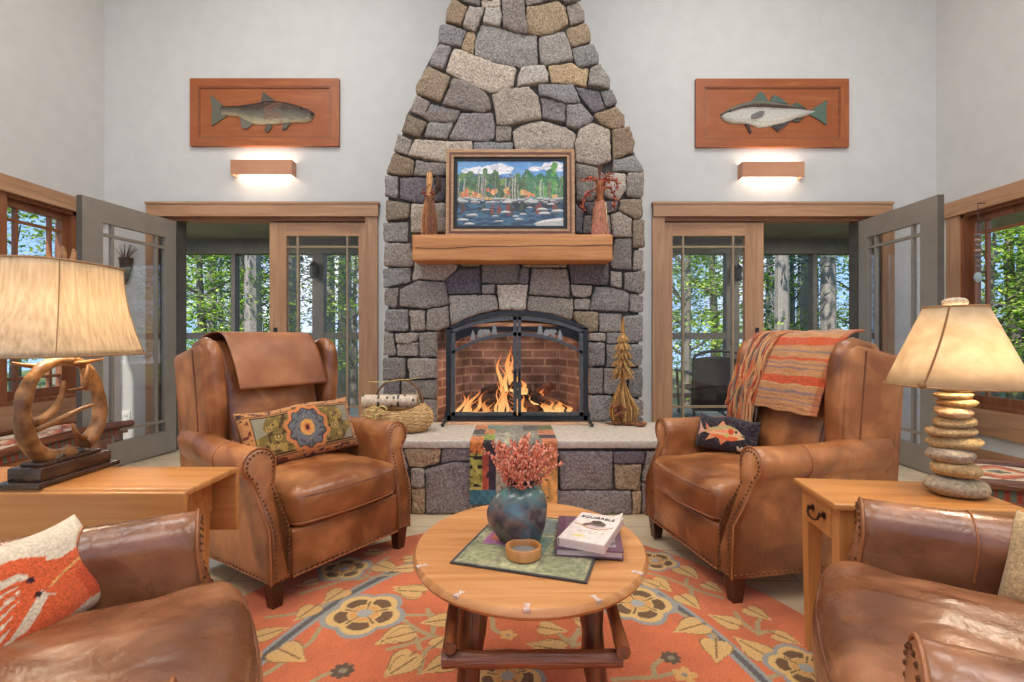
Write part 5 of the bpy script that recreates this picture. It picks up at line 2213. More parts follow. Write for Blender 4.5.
pillow('kilim_pillow', 'long olive and orange kilim pillow with blue medallion on the left wing armchair', .55, .262, .13,
       local(A_LOC, A_ROT, .025, -.035, .583), (dirl(A_ROT, 1, -.10, .06), dirl(A_ROT, .02, .40, 1)), kilim_paint, nu=150, nv=80, pinch=.05)
pillow('fish_pillow', 'small black pillow with an orange fish on the right wing armchair', .30, .17, .10,
       local(B_LOC, B_ROT, -.17, -.075, .548), (dirl(B_ROT, .85, .52, -.02), dirl(B_ROT, -.15, .32, 1)), fish_paint, nu=120, nv=70, pinch=.04)
pillow('lobster_pillow', 'cream hooked wool pillow with an orange lobster on the left foreground armchair', .48, .205, .13,
       (-.960, .885, .522), (Vector((.07, .99, .05)), Vector((-.42, .10, .9))), lobster_paint, nu=130, nv=80, pinch=.04)
pillow('curly_pillow', 'curly cream textured pillow at the right edge on the right foreground armchair', .34, .215, .14,
       (1.165, .965, .525), (Vector((.35, -.93, 0)), Vector((.35, .1, .93))), curly_paint, pinch=.04)
# ================================================================ rug
RX, RY, RA, RB = -.03, 1.15, 1.22, 1.56
st = .0043
gx = np.arange(RX - RA - .01, RX + RA + .012, st)
gy = np.arange(RY - RB - .01, RY + RB + .012, st)
X, Y = np.meshgrid(gx, gy, indexing='ij')
FIELD = np.array(L(206, 110, 68))
C = np.zeros(X.shape + (3,))
C[:] = FIELD
C *= (.86 + .22 * vnoise(X, Y, 7, 1) + .12 * vnoise(X, Y, 40, 2))[..., None]
LEAF, LEAFD, VINE, BLUE, DARK = L(214, 170, 106), L(142, 104, 58), L(176, 152, 108), L(156, 152, 142), L(100, 94, 90)
OC = (-.04, 1.15)
rr = np.hypot((X - OC[0]) / .80, (Y - OC[1]) / 1.25)
gap = (rr - 1) * .95
put(C, np.abs(gap) < .030, BLUE)
put(C, np.abs(gap) < .013, DARK)


def fw(cr, p):
    ox, oy, k = cr
    return Vector(wz(ox + p[0] / k, oy + p[1] / k, .012))


R1, R2, R3, R4 = (240, 500, 3.75), (600, 540, 4.655), (440, 590, 5.12), (380, 410, 2.507)


def vine(cr, pts, w=.0085):
    q = chaik_open([tuple(fw(cr, p)) for p in pts], 2)
    put(C, near_line(X, Y, q, w), VINE)


def leafs(cr, tip, base, w):
    T, B = fw(cr, tip), fw(cr, base)
    ax = T - B
    ln = ax.length
    ax /= ln
    px = Vector((-ax.y, ax.x))
    hw = max(.030, min(.06, ln * .42))
    sh = [(0, .0), (-.10, .30), (-.10, .70), (.02, .98), (.22, 1.0), (.45, .78), (.7, .36), (.88, .14), (1.0, 0)]

    def o(g):
        a = [B + ax * (f * ln) + px * (hw * q * g) for f, q in sh]
        b = [B + ax * (f * ln) - px * (hw * q * g) for f, q in sh[-2::-1]]
        return [tuple(p) for p in a + b]
    u = o(1.07)
    put(C, in_poly(X, Y, u), LEAFD)
    put(C, in_poly(X, Y, o(.97)), LEAF)
    put(C, near_line(X, Y, [tuple(B - ax * .02), tuple(B + ax * ln * .75)], .0035), LEAFD)


def flower(c, r, n=5, rot=0.0):
    dx, dy = X - c[0], Y - c[1]
    d, a = np.hypot(dx, dy), np.arctan2(dy, dx) + rot
    lob = .80 + .20 * np.abs(np.cos(a * n / 2))
    put(C, d < r * lob * 1.16, BLUE)
    put(C, d < r * lob, L(222, 180, 112))
    dk = (d < r * lob * .80) & (d > r * .46) & (np.abs(np.cos(a * n / 2)) > .42)
    put(C, dk, L(116, 84, 54))
    put(C, (d < r * .62) & (d > r * .2) & (np.abs(np.cos(a * n / 2)) < .16), L(120, 88, 56))
    put(C, (d < r * .40) & (np.abs(np.cos(a * n / 2)) > .35), L(216, 158, 88))
    put(C, d < r * .20, L(170, 166, 156))


for cr, pts in ((R1, [(600, 440), (640, 470), (660, 520), (675, 560)]), (R1, [(600, 430), (650, 432), (720, 430)]), (R1, [(300, 480), (270, 530), (225, 565), (120, 640), (70, 665)]),
                (R1, [(270, 682), (330, 648), (385, 640)]), (R1, [(400, 285), (450, 305), (480, 280), (500, 245), (560, 215)]), (R1, [(230, 350), (300, 330), (390, 300), (480, 290), (600, 275)]),
                (R1, [(100, 440), (200, 430), (300, 400), (340, 370)]), (R1, [(640, 470), (690, 500), (760, 520)]),
                (R2, [(630, 340), (680, 400), (740, 440), (770, 425), (830, 430)]), (R2, [(740, 440), (730, 390), (745, 370)]), (R2, [(200, 150), (310, 175), (400, 215), (480, 245), (570, 270)]),
                (R2, [(400, 215), (405, 180)]), (R2, [(420, 215), (430, 265)]), (R2, [(770, 530), (830, 580), (850, 620), (790, 640)]), (R2, [(545, 490), (535, 445), (480, 400)]),
                (R2, [(60, 650), (180, 642), (262, 640), (240, 590), (290, 555)]), (R2, [(262, 640), (350, 618)]), (R2, [(340, 330), (400, 350), (450, 400)]),
                (R3, [(610, 225), (680, 290), (690, 240), (712, 200)]), (R3, [(680, 290), (745, 270)]), (R3, [(268, 140), (268, 200), (310, 222), (350, 232)]),
                (R4, [(20, 600), (100, 580), (140, 560), (120, 500)]), (R4, [(100, 660), (110, 600), (150, 590)]), (R4, [(380, 620), (470, 580), (500, 560)])):
    vine(cr, pts)
for cr, tip, base in ((R1, (188, 476), (72, 512)), (R1, (200, 458), (278, 402)), (R1, (305, 392), (386, 340)), (R1, (250, 608), (150, 560)), (R1, (498, 546), (632, 490)), (R1, (536, 660), (645, 580)),
                      (R1, (568, 325), (678, 348)), (R1, (600, 268), (520, 245)), (R1, (690, 215), (620, 222)), (R1, (556, 196), (482, 194)), (R1, (205, 325), (285, 305)), (R1, (90, 570), (30, 610)),
                      (R2, (468, 185), (372, 130)), (R2, (340, 245), (245, 185)), (R2, (578, 248), (492, 205)), (R2, (472, 326), (380, 262)), (R2, (495, 345), (638, 395)), (R2, (338, 430), (472, 392)),
                      (R2, (545, 577), (540, 475)), (R2, (616, 447), (775, 540)), (R2, (808, 378), (690, 322)), (R2, (948, 492), (820, 440)), (R3, (640, 210), (530, 200)), (R3, (438, 273), (612, 300)),
                      (R3, (680, 140), (745, 172)), (R4, (0, 578), (74, 560)), (R4, (30, 452), (100, 455)), (R4, (96, 535), (170, 525)), (R4, (100, 662), (178, 628)), (R4, (10, 672), (78, 628)),
                      (R4, (474, 556), (405, 545)), (R4, (368, 588), (456, 602)), (R4, (180, 560), (140, 590)), (R4, (20, 400), (80, 396)), (R4, (640, 420), (690, 440))):
    leafs(cr, tip, base, 0)
for px, py, r, ro in ((364.8, 613.3, .135, .3), (344, 568.8, .105, .8), (637.6, 603.4, .128, .1), (655, 560.5, .095, .5), (507.4, 676, .10, .2), (806, 668, .105, .9), (392, 606.5, .0, 0), (385, 599, .0, 0)):
    if r:
        flower(wz(px, py, .012), r, 5, ro)
flower(wz(386, 604, .012), .0001)
for px, py, r in ((684.8, 675, .035), (508, 635, .028)):
    c = wz(px, py, .012)
    a = np.arctan2(Y - c[1], X - c[0])
    put(C, np.hypot(X - c[0], Y - c[1]) < r * (.7 + .4 * np.abs(np.cos(2.5 * a))), L(220, 166, 98))
    put(C, np.hypot(X - c[0], Y - c[1]) < r * .25, L(150, 140, 120))
for px, py, r in ((671, 657.7, .032), (342.7, 670.7, .036)):
    c = wz(px, py, .012)
    a = np.arctan2(Y - c[1], X - c[0])
    put(C, np.hypot(X - c[0], Y - c[1]) < r * (.75 + .3 * np.abs(np.cos(4 * a))), L(104, 82, 62))
    put(C, np.hypot(X - c[0], Y - c[1]) < r * .35, L(150, 134, 104))
# the parts of the rug nobody sees in the photograph: the same vine and flowers
random.seed(31)
for k in range(10):
    x, y = random.uniform(-.8, .75), random.uniform(-.25, .35)
    flower((x, y), random.uniform(.07, .11), 5, k)
edge = np.hypot((X - RX) / RA, (Y - RY) / RB)
Z = np.where(edge < .985, .012, .012 * np.clip((1.0 - edge) / .015, 0, 1)) + .0008 * vnoise(X, Y, 120, 4) * (edge < .985)
Z = np.maximum(Z, .001)
# pull the outside of the grid in onto the oval edge
k = np.where(edge > 1, 1 / np.maximum(edge, 1e-6), 1)
PX, PY = RX + (X - RX) * k, RY + (Y - RY) * k
rug = thing('oval_rug', 'rust orange oval rug with vines, leaves and flowers under the coffee table', 'rug', (0, 0, 0))
ro = grid_mesh('pile', M['wool'], np.stack([PX, PY, Z], -1), np.clip(C, 0, 1), rug)
bm = bmesh.new()
bm.from_mesh(ro.data)
bmesh.ops.delete(bm, geom=[f for f in bm.faces if f.calc_area() < 1e-9 or all(((v.co.x - RX) / RA) ** 2 + ((v.co.y - RY) / RB) ** 2 > .9995 for v in f.verts)], context='FACES')
bm.to_mesh(ro.data)
bm.free()

# ================================================================ coffee table
TC = (.043, 1.372)
TZ = .460
ct = thing('coffee_table', 'round honey wood coffee table on bark log legs in the middle', 'coffee table', (TC[0], TC[1], RUGZ))
top = MB()
rx, ry, th_ = .313, .346, .030
z1 = TZ - RUGZ
prof = [(.2, z1 - th_), (.955, z1 - th_), (.985, z1 - th_ + .006), (1.0, z1 - th_ * .5), (.993, z1 - .007), (.975, z1), (.2, z1)]
top.loft([[(rx * r * math.cos(2 * PI * j / 72), ry * r * math.sin(2 * PI * j / 72), z) for j in range(72)] for r, z in prof])
tt = top.build('table_top', M['table_top'], ct, angle=40)
for px, py in ((456, 596), (527, 606.5), (598, 600), (636, 572), (420.5, 566)):
    x, y = wz(px, py, TZ)
    x, y = x - TC[0], y - TC[1]
    a = math.atan2(y / ry, x / rx)
    k = .955
    x, y = rx * k * math.cos(a), ry * k * math.sin(a)
    b = [(-.013, -.008), (0, -.0035), (.013, -.008), (.013, .008), (0, .0035), (-.013, .008)]
    nrm = math.atan2(math.sin(a) * rx, math.cos(a) * ry)
    poly = [(x + p * math.cos(nrm) - q * math.sin(nrm), y + p * math.sin(nrm) + q * math.cos(nrm)) for p, q in b]
    MB().prism(poly, z1 - .004, z1 + .0008, 'xy').build('butterfly_inlay', M['birch_inlay'], tt, smooth=False)
legs = [(-.128, -.225, -.165, -.268), (.128, -.225, .165, -.268), (-.17, .17, -.205, .21), (.17, .17, .205, .21)]
for i, (xt, yt, xb, yb_) in enumerate(legs):
    m = MB()
    n = 12
    pts = [(xt + (xb - xt) * f + .005 * mnoise.noise(Vector((f * 4, i, 0))), yt + (yb_ - yt) * f, (z1 - th_ - .001) * (1 - f) + .0 * f) for f in [k / (n - 1) for k in range(n)]]
    rings_r = [.026 + .004 * mnoise.noise(Vector((k * .7, i * 3, 5))) for k in range(n)]
    m.tube(pts, rings_r, 14)
    m.v = [(x + .004 * mnoise.noise(Vector((x * 90, y * 90, z * 4))), y + .004 * mnoise.noise(Vector((x * 90 + 9, y * 90, z * 4))), max(0, z)) for x, y, z in m.v]
    m.build('leg', M['log_z'], ct)


def rail(p, q, r, seed):
    n = 14
    P0, P1 = Vector(p), Vector(q)
    m = MB()
    m.tube([P0.lerp(P1, k / (n - 1)) + Vector((0, 0, .004 * mnoise.noise(Vector((k * .5, seed, 0))))) for k in range(n)], [r * (1 + .12 * mnoise.noise(Vector((k * .6, seed, 3)))) for k in range(n)], 12)
    ax = 'log_x' if abs(q[0] - p[0]) > abs(q[1] - p[1]) else 'log_y'
    m.build('stretcher', M[ax], ct)


rail((-.198, -.29, .312), (.190, -.29, .315), .018, 1)
rail((.186, -.33, .352), (.212, .24, .352), .015, 2)
rail((-.180, -.31, .350), (-.212, .24, .350), .015, 3)
rail((-.24, .225, .275), (.24, .225, .275), .020, 4)

# ---------------------------------------------------------------- quilted mat
c0, c1 = Vector((-.159, 1.239)), Vector((.166, 1.135))
ex = (c1 - c0).normalized()
ey = Vector((-ex.y, ex.x))
MW, MD = .341, .375
nu, nv = 120, 130
U, V = np.meshgrid(np.linspace(0, 1, nu), np.linspace(0, 1, nv), indexing='ij')
C = np.zeros((nu, nv, 3))
C[:] = L(150, 146, 108)
C *= (.72 + .56 * vnoise(U, V, 34, 1))[..., None]
put(C, (vnoise(U, V, 26, 6) > .66), L(178, 170, 128))
blocks = [((.06, .30, .08, .34), (168, 164, 116)), ((.36, .62, .04, .20), (182, 176, 128)), ((.66, .95, .05, .26), (150, 150, 108)), ((.10, .34, .36, .62), (176, 104, 142)), ((.44, .62, .28, .60), (118, 134, 112)),
          ((.66, .84, .30, .46), (150, 148, 110)), ((.06, .28, .66, .95), (140, 140, 118)), ((.32, .60, .66, .95), (120, 126, 116)), ((.70, .95, .52, .95), (128, 120, 100))]
for (a, b, c, d), q in blocks:
    k = (U > a) & (U < b) & (V > c) & (V < d)
    C[k] = np.array(L(*q)) * (.7 + .5 * vnoise(U, V, 40, 3))[k][:, None]
k = (U > .12) & (U < .30) & (V > .42) & (V < .56) & (vnoise(U, V, 18, 4) > .5)
put(C, k, L(196, 112, 90))
put(C, np.hypot((U - .76) * 1.0, V - .37) < .05, L(200, 120, 86))
put(C, np.hypot((U - .70), V - .38) < .03, L(110, 160, 140))
put(C, (U < .02) | (U > .98) | (V < .02) | (V > .98), L(74, 66, 60))
for q in (.35, .64):
    put(C, np.abs(V - q + .0 * U) < .006, L(110, 104, 80))
P = np.stack([c0.x + ex.x * U * MW + ey.x * V * MD, c0.y + ex.y * U * MW + ey.y * V * MD, np.full_like(U, TZ + .0045) + .001 * vnoise(U, V, 14, 2)], -1)
o = grid_mesh('quilted_mat', M['wool'], P, C, None, thick=.0035)
tag(o, 'green quilted patchwork mat lying askew on the round coffee table', 'table mat')
MATZ = TZ + .0058

# ---------------------------------------------------------------- vase with coral heather
VX, VY = .020, 1.360
va = thing('ceramic_vase', 'dark raku glazed vase with green shoulder holding coral heather', 'vase', (VX, VY, MATZ))


def vfn(p):
    x, y, z = p
    s = smooth01((.155 - z) / .08)
    return (x - .012 * math.sin(PI * min(1, z / .14)) + (.004 * mnoise.noise(Vector((x * 20, y * 20, z * 20)))) * s, y, z)


def raku():
    m, nt, N, K = new_mat('raku_glaze')
    out = N.new('ShaderNodeOutputMaterial')
    b = N.new('ShaderNodeBsdfPrincipled')
    tc = N.new('ShaderNodeTexCoord')
    n = N.new('ShaderNodeTexNoise')
    n.inputs['Scale'].default_value = 20
    n.inputs['Detail'].default_value = 7
    n.inputs['Distortion'].default_value = .5
    r = N.new('ShaderNodeValToRGB')
    e = r.color_ramp.elements
    e[0].position, e[1].position = .34, .72
    e[0].color = L(36, 34, 38) + (1,)
    e[1].color = L(84, 128, 124) + (1,)
    for p, c in ((.44, (74, 66, 70)), (.52, (108, 84, 80)), (.58, (66, 84, 92)), (.65, (96, 100, 108))):
        q = e.new(p)
        q.color = L(*c) + (1,)
    sp = N.new('ShaderNodeSeparateXYZ')
    r2 = N.new('ShaderNodeValToRGB')
    r2.color_ramp.elements[0].position = .10
    r2.color_ramp.elements[1].position = .145
    mx = N.new('ShaderNodeMix')
    mx.data_type = 'RGBA'
    mx.inputs[7].default_value = L(82, 140, 128) + (1,)
    ml = N.new('ShaderNodeMath')
    ml.operation = 'MULTIPLY'
    K.new(tc.outputs['Object'], n.inputs['Vector'])
    K.new(tc.outputs['Object'], sp.inputs[0])
    K.new(sp.outputs['Z'], r2.inputs[0])
    K.new(n.outputs['Fac'], r.inputs[0])
    K.new(r2.outputs[0], ml.inputs[0])
    K.new(n.outputs['Fac'], ml.inputs[1])
    K.new(ml.outputs[0], mx.inputs[0])
    K.new(r.outputs[0], mx.inputs[6])
    K.new(mx.outputs[2], b.inputs['Base Color'])
    b.inputs['Roughness'].default_value = .3
    b.inputs['Coat Weight'].default_value = .3
    K.new(b.outputs[0], out.inputs[0])
    return m


vp = [(.04, 0), (.050, .002), (.064, .018), (.076, .044), (.082, .070), (.082, .092), (.075, .116), (.060, .137), (.042, .149), (.034, .156)]
vp_r = chaik_open(vp, 1)
MB().lathe(vp_r, 40, fn=vfn, sy=.8).build('vase_body', raku(), va, angle=70)
MB().lathe([(.033, .155), (.036, .160), (.047, .168), (.050, .172), (.047, .174), (.036, .170), (.030, .160), (.028, .12)], 32, sy=.85).build('vase_rim', mat('black_rim_glaze', (26, 26, 28), (44, 54, 52), rough=.25), va)
hm = mat('coral_heather', (0, 0, 0), attr=True, vary=.2, scale=80, rough=.8)
random.seed(17)
sprigs = []


def sprig(seed, h, bend):
    random.seed(seed)
    m = MB()
    pts = []
    n = 8
    for i in range(n):
        f = i / (n - 1)
        pts.append(Vector((bend * f * f, 0, h * f)))
    m.tube(pts, [.0016] * n, 5, c=L(140, 96, 70))
    for k in range(80):
        f = .30 + .7 * random.random()
        i = min(n - 2, int(f * (n - 1)))
        p = pts[i].lerp(pts[i + 1], f * (n - 1) - i)
        w_ = .0085 * (1.35 - f)
        p = p + Vector((random.gauss(0, w_), random.gauss(0, w_), random.gauss(0, .003)))
        s = random.uniform(.0028, .0048)
        c = random.choice([(224, 128, 98), (234, 150, 118), (206, 104, 78), (240, 170, 138), (198, 116, 82)])
        m.add([p + Vector(d) * s for d in ((1, 0, 0), (0, 1, 0), (-1, 0, 0), (0, -1, 0), (0, 0, 1.7), (0, 0, -1.2))],
              [(0, 1, 4), (1, 2, 4), (2, 3, 4), (3, 0, 4), (1, 0, 5), (2, 1, 5), (3, 2, 5), (0, 3, 5)], 0, L(*c))
    return m


for q in range(4):
    sprigs.append(sprig(50 + q, (.155, .14, .17, .15)[q], (.05, .03, .065, .02)[q]).build('heather_sprig', hm, smooth=False))
SPL = 'coral pink heather sprig standing with others in the dark glazed vase'
for k in range(38):
    o = sprigs[k] if k < 4 else sprigs[k % 4].copy()
    if k >= 4:
        COL.objects.link(o)
    a = k * 2.399
    r = .022 * math.sqrt((k + .5) / 38)
    o.location = (VX + r * math.cos(a), VY + r * .85 * math.sin(a), MATZ + .125)
    tilt = .02 + .38 * (k / 38) * random.uniform(.6, 1.1)
    o.rotation_euler = (0, tilt, a)
    s = random.uniform(.80, 1.06) * (1.05 - .2 * k / 38)
    o.scale = (s, s, s)
    tag(o, SPL, 'flower sprig', 'coral heather sprigs in the vase')

# ---------------------------------------------------------------- wooden ring dish, shell, books
rg = thing('wooden_dish', 'small round wooden dish with grey inside in front of the vase', 'dish', (.024, 1.268, MATZ))
MB().lathe([(.030, 0), (.042, .001), (.045, .004), (.046, .026), (.0445, .029), (.0385, .029), (.037, .027), (.0365, .012), (.01, .011)], 40).build('dish_ring', M['oak_z'], rg)
MB().lathe([(.005, .0112), (.036, .0112), (.0362, .014), (.005, .0142)], 32).build('grey_filling', mat('grey_wax', (136, 128, 120), (150, 142, 134), rough=.5), rg)
sh = MB()
for k in range(7):
    a = k * .5
    sh.blob(-.012 + .006 * k, .004 * math.sin(a), .018 + .003 * math.cos(a), .009 * (1 - .09 * k), .012, .017 - .0018 * k, 9, 6, .2, seed=k)
o = sh.build('spiral_shell', mat('shell', (206, 190, 150), (168, 146, 104), scale=40, rough=.5))
x, y = wz(493, 529, TZ)
o.location = (x, y, MATZ)
o.rotation_euler = (0, 0, 1.2)
tag(o, 'small beige spiral shell on the mat just left of the vase', 'shell')


def book(name, label, corner, ang, W, D, T, cover, pages, zb, paint, hard):
    t = thing(name, label, 'book', (corner[0], corner[1], zb), ang)
    ov = .004 if hard else 0
    ct_ = .0025 if hard else .0008
    m = MB().box(0, W, 0, D, 0, ct_).box(0, W, 0, D, T - ct_, T).box(0, .004 if hard else .001, 0, D, ct_, T - ct_)
    m.build('cover', cover, t, smooth=False)
    MB().box(.0045, W - ov, ov, D - ov, ct_, T - ct_).build('pages', pages, t, smooth=False)
    nu, nv = 100, 130
    U, V = np.meshgrid(np.linspace(0, 1, nu), np.linspace(0, 1, nv), indexing='ij')
    P = np.stack([U * (W - .002) + .001, V * (D - .002) + .001, np.full_like(U, T + .0006)], -1)
    if not hard:        # the curled loose cover corner
        P[..., 2] += .016 * np.clip((U + V - 1.66) / .34, 0, 1) ** 2
    grid_mesh('front_cover_picture', M['paint'], P, paint(U, V), t, thick=.0005)
    return t


pg = mat('paper_pages', (224, 196, 184), (206, 176, 166), scale=4, stretch=(1, 1, 90), rough=.8)


def hard_paint(U, V):
    C = np.zeros(U.shape + (3,))
    C[:] = L(112, 74, 86)
    put(C, U < .11, L(98, 62, 76))
    put(C, np.abs(U - .11) < .008, L(70, 44, 56))
    k = (U > .18) & (U < .90) & (V > .10) & (V < .84)
    C[k] = L(172, 156, 158)
    put(C, k & (vnoise(U, V, 9, 2) > .52), L(120, 106, 108))
    put(C, k & (vnoise(U, V, 14, 5) > .64), L(84, 70, 70))
    return C


def soft_paint(U, V):
    C = np.zeros(U.shape + (3,))
    C[:] = L(232, 214, 200)
    put(C, ((U - .52) / .26) ** 2 + ((V - .58) / .11) ** 2 < 1, L(206, 180, 176))
    put(C, near_line(U, V, [(.06, .56), (.22, .54), (.42, .46), (.68, .44), (.92, .56)], .014), L(190, 110, 64))
    put(C, near_line(U, V, [(.30, .56), (.42, .62), (.60, .60)], .05), L(124, 98, 86))
    put(C, ((U - .55) / .15) ** 2 + ((V - .69) / .07) ** 2 + (vnoise(U, V, 18, 2) - .5) * 1.0 < 1, L(84, 70, 60))
    put(C, ((U - .68) / .07) ** 2 + ((V - .63) / .07) ** 2 < 1, L(104, 86, 72))
    put(C, ((U - .44) / .05) ** 2 + ((V - .70) / .05) ** 2 < 1, L(96, 78, 66))
    for y, a, b in ((.34, .24, .56), (.34, .62, .84), (.29, .30, .74)):
        put(C, (np.abs(V - y) < .009) & (U > a) & (U < b) & (vnoise(U, V * 0, 46, 1) > .3), L(176, 156, 140))
    put(C, (np.abs(V - .955) < .007) & (U > .2) & (U < .8) & (vnoise(U, V * 0, 50, 4) > .35), L(190, 172, 160))
    put(C, ((U - .36) / .16) ** 2 + ((V - .17) / .035) ** 2 < 1, L(226, 206, 130))
    return C


HB = (.104, 1.272)
a_hb = -.13
book('hardcover_book', 'maroon hardcover picture book lying under the paperback on the coffee table', HB, a_hb, .172, .236, .019, mat('maroon_cloth', (104, 66, 78), (118, 78, 90), rough=.5), pg, MATZ, hard_paint, True)
PBK = (.112, 1.285)
a_pb = -.44
BZ = MATZ + .0206
pb = book('paperback_book', 'cream paperback with a squirrel on a branch, lying on the maroon book', PBK, a_pb, .122, .208, .021, mat('cream_card', (230, 214, 200), (224, 206, 192), rough=.45), pg, BZ, soft_paint, False)
fc = bpy.data.curves.new('title_lettering', 'FONT')
fc.body = 'SQUIRRELS'
fc.size = .0225
fc.extrude = .0004
fc.align_x = 'CENTER'
fo = bpy.data.objects.new('title_lettering', fc)
COL.objects.link(fo)
bpy.context.view_layer.update()
me = bpy.data.meshes.new_from_object(fo.evaluated_get(bpy.context.evaluated_depsgraph_get()))
bpy.data.objects.remove(fo)
fo = bpy.data.objects.new('title_lettering', me)
COL.objects.link(fo)
fo.parent = pb
wd = max(v.co.x for v in me.vertices) - min(v.co.x for v in me.vertices)
fo.location = (.058, .208 * .80, .0226)
fo.scale = (.094 / wd, 1, 1)
me.materials.append(mat('dark_ink', (52, 44, 40), rough=.6))

# ================================================================ drop-leaf table on the left
ZT = .600
tb = thing('drop_leaf_table', 'honey oak drop leaf table under the antler lamp on the left', 'side table', (-1.36, 1.515, 0))
TW = .455
MB().rbox(0, 0, ZT - .011, TW * 2, .245, .022, .008, 3).build('table_top', M['oak_x'], tb)
for s, zb in ((-1, .375), (1, .390)):
    lf = MB()
    lf.rbox(0, s * .131, (ZT - .006 + zb) / 2, TW * 2 - .004, .018, ZT - .006 - zb, .006, 3)
    lf.tube([(-TW + .004, s * .1235, ZT - .020), (TW - .004, s * .1235, ZT - .020)], .006, 8)
    lf.build('drop_leaf', M['oak_x'], tb)
ap = MB().box(-TW + .07, TW - .075, -.108, -.092, ZT - .14, ZT - .0225).box(-TW + .07, TW - .075, .092, .108, ZT - .14, ZT - .0225)
ap.box(TW - .091, TW - .075, -.092, .092, ZT - .14, ZT - .0225).box(-TW + .07, -TW + .086, -.092, .092, ZT - .14, ZT - .0225)
ap.build('apron', M['oak_x'], tb, smooth=False)
for x in (-TW + .095, TW - .10):
    for y in (-.085, .085):
        MB().loft([[(x + a * h, y + b * h, z) for a, b in ((-1, -1), (1, -1), (1, 1), (-1, 1))] for z, h in ((0, .014), (ZT - .14, .0205), (ZT - .024, .0205))]).build('leg', M['oak_z'], tb, smooth=False)

# ---------------------------------------------------------------- antler lamp
LX_, LY_ = -1.375, 1.525
al = thing('antler_lamp', 'table lamp of curled antlers under a large oval linen shade, far left', 'lamp', (LX_, LY_, ZT))
b = MB().rbox(0, 0, .008, .125, .285, .016, .004, 2)
b.rbox(0, 0, .034, .098, .245, .038, .004, 2)
b.rbox(0, 0, .0575, .07, .20, .011, .003, 2)
al_b = b.build('plinth', mat('dark_rustic_plinth', (30, 20, 16), (74, 46, 30), scale=16, rough=.22, bump=.3, coat=.4), al)
R0, ZR = .138, .062 + .146


def ringpt(a, r=R0, x=0):
    return (x, r * math.cos(a), ZR + r * math.sin(a) * 1.04)


def antler(a0, a1, r0, r1, x0, x1, name='antler'):
    m = MB()
    n = 34
    pts = [ringpt(a0 + (a1 - a0) * i / (n - 1), R0 * (1 + .04 * math.sin(i * .3)), x0 + (x1 - x0) * i / (n - 1)) for i in range(n)]
    rad = [r0 + (r1 - r0) * (i / (n - 1)) ** 1.3 for i in range(n)]
    rad = [r * (1 + .12 * mnoise.noise(Vector((i * .5, r0 * 900, 0)))) for i, r in enumerate(rad)]
    m.tube(pts, rad, 14)
    return m


def tine(m, pts, r):
    q = chaik_open(pts, 2)
    n = len(q)
    m.tube(q, [r * (1 - .75 * (i / (n - 1)) ** 1.2) for i in range(n)], 10)


m1 = antler(math.radians(-80), math.radians(-275), .026, .013, 0, .012)          # near/left sweep
tine(m1, [ringpt(math.radians(-262)), (.012, .02, .338), (.02, .07, .345), (.02, .125, .350)], .011)
tine(m1, [ringpt(math.radians(-165), R0 * .9), (.02, -.075, .19), (.035, -.045, .235), (.03, -.03, .292)], .015)
tine(m1, [ringpt(math.radians(-155), R0 * .9), (.03, -.06, .175), (.06, -.01, .205), (.07, .03, .214)], .012)
m1.build('antler', M['antler'], al, angle=70)
m2 = antler(math.radians(-60), math.radians(100), .023, .012, .004, -.010)
tine(m2, [ringpt(math.radians(55), R0 * .95), (.02, .055, .25), (.035, .04, .285), (.03, .055, .335)], .013)
tine(m2, [ringpt(math.radians(50), R0 * .95), (.03, .05, .262), (.03, -.02, .262)], .009)
tine(m2, [ringpt(math.radians(100)), (-.01, -.06, .335), (-.015, -.12, .345), (0, -.155, .352)], .011)
tine(m2, [ringpt(math.radians(-50)), (.02, .04, .105), (.03, .005, .135), (.028, .0, .16)], .011)
m2.build('antler', M['antler'], al, angle=70)
bur = MB()
for k in range(10):
    bur.blob(random.uniform(-.02, .02), random.uniform(-.05, .05), .066, .016, .02, .010, 8, 6, .4, seed=k)
bur.build('antler_burr', mat('dark_burr', (40, 28, 24), (110, 92, 76), scale=40, rough=.4, bump=.6), al)
MB().tube([(0, 0, .336), (0, 0, .66)], .006, 8).build('lamp_rod', M['brass'], al)
LIN = shade_mat('linen_shade', (186, 168, 142), (222, 208, 186), 7, (14, 14, 1.2))
z0_, z1_ = .968 - ZT, 1.243 - ZT
m = MB()
rings = []
for i in range(15):
    f = i / 14
    fl = (1 - f) ** 1.9
    hw, hd = .112 + .040 * fl, .168 + .070 * fl
    ring = []
    for j in range(64):
        a = 2 * PI * j / 64
        ca, sa = math.cos(a), math.sin(a)
        q = (abs(ca) ** 2.6 + abs(sa) ** 2.6) ** (-1 / 2.6)
        ring.append((hw * ca * q, hd * sa * q, z0_ + (z1_ - z0_) * f))
    rings.append(ring)
m.loft(rings, caps=False)
so = m.build('lamp_shade', LIN, al, angle=80)
md = so.modifiers.new('thickness', 'SOLIDIFY')
md.thickness = .002
tr_ = MB()
for k in (0, 14):
    tr_.tube(rings[k], .0032, 6, closed=True)
for j in (57, 25, 7, 39):
    tr_.tube([(rings[i][j][0] * 1.004, rings[i][j][1] * 1.004, rings[i][j][2]) for i in range(15)], .0016, 5)
tr_.build('shade_trim', mat('shade_trim', (150, 116, 80), (168, 134, 96), rough=.8), so)
fn_ = MB()
tine(fn_, [(0, 0, z1_ - .03), (0, -.004, z1_ + .012), (0, .004, z1_ + .04), (0, -.004, z1_ + .056)], .014)
tine(fn_, [(0, 0, z1_ + .0), (0, .03, z1_ + .012), (.0, .04, z1_ + .045), (0, .034, z1_ + .054)], .012)
tine(fn_, [(0, 0, z1_ + .0), (0, -.03, z1_ + .004), (0, -.046, z1_ + .022), (0, -.05, z1_ + .034)], .010)
fn_.build('antler_finial', M['antler'], al)
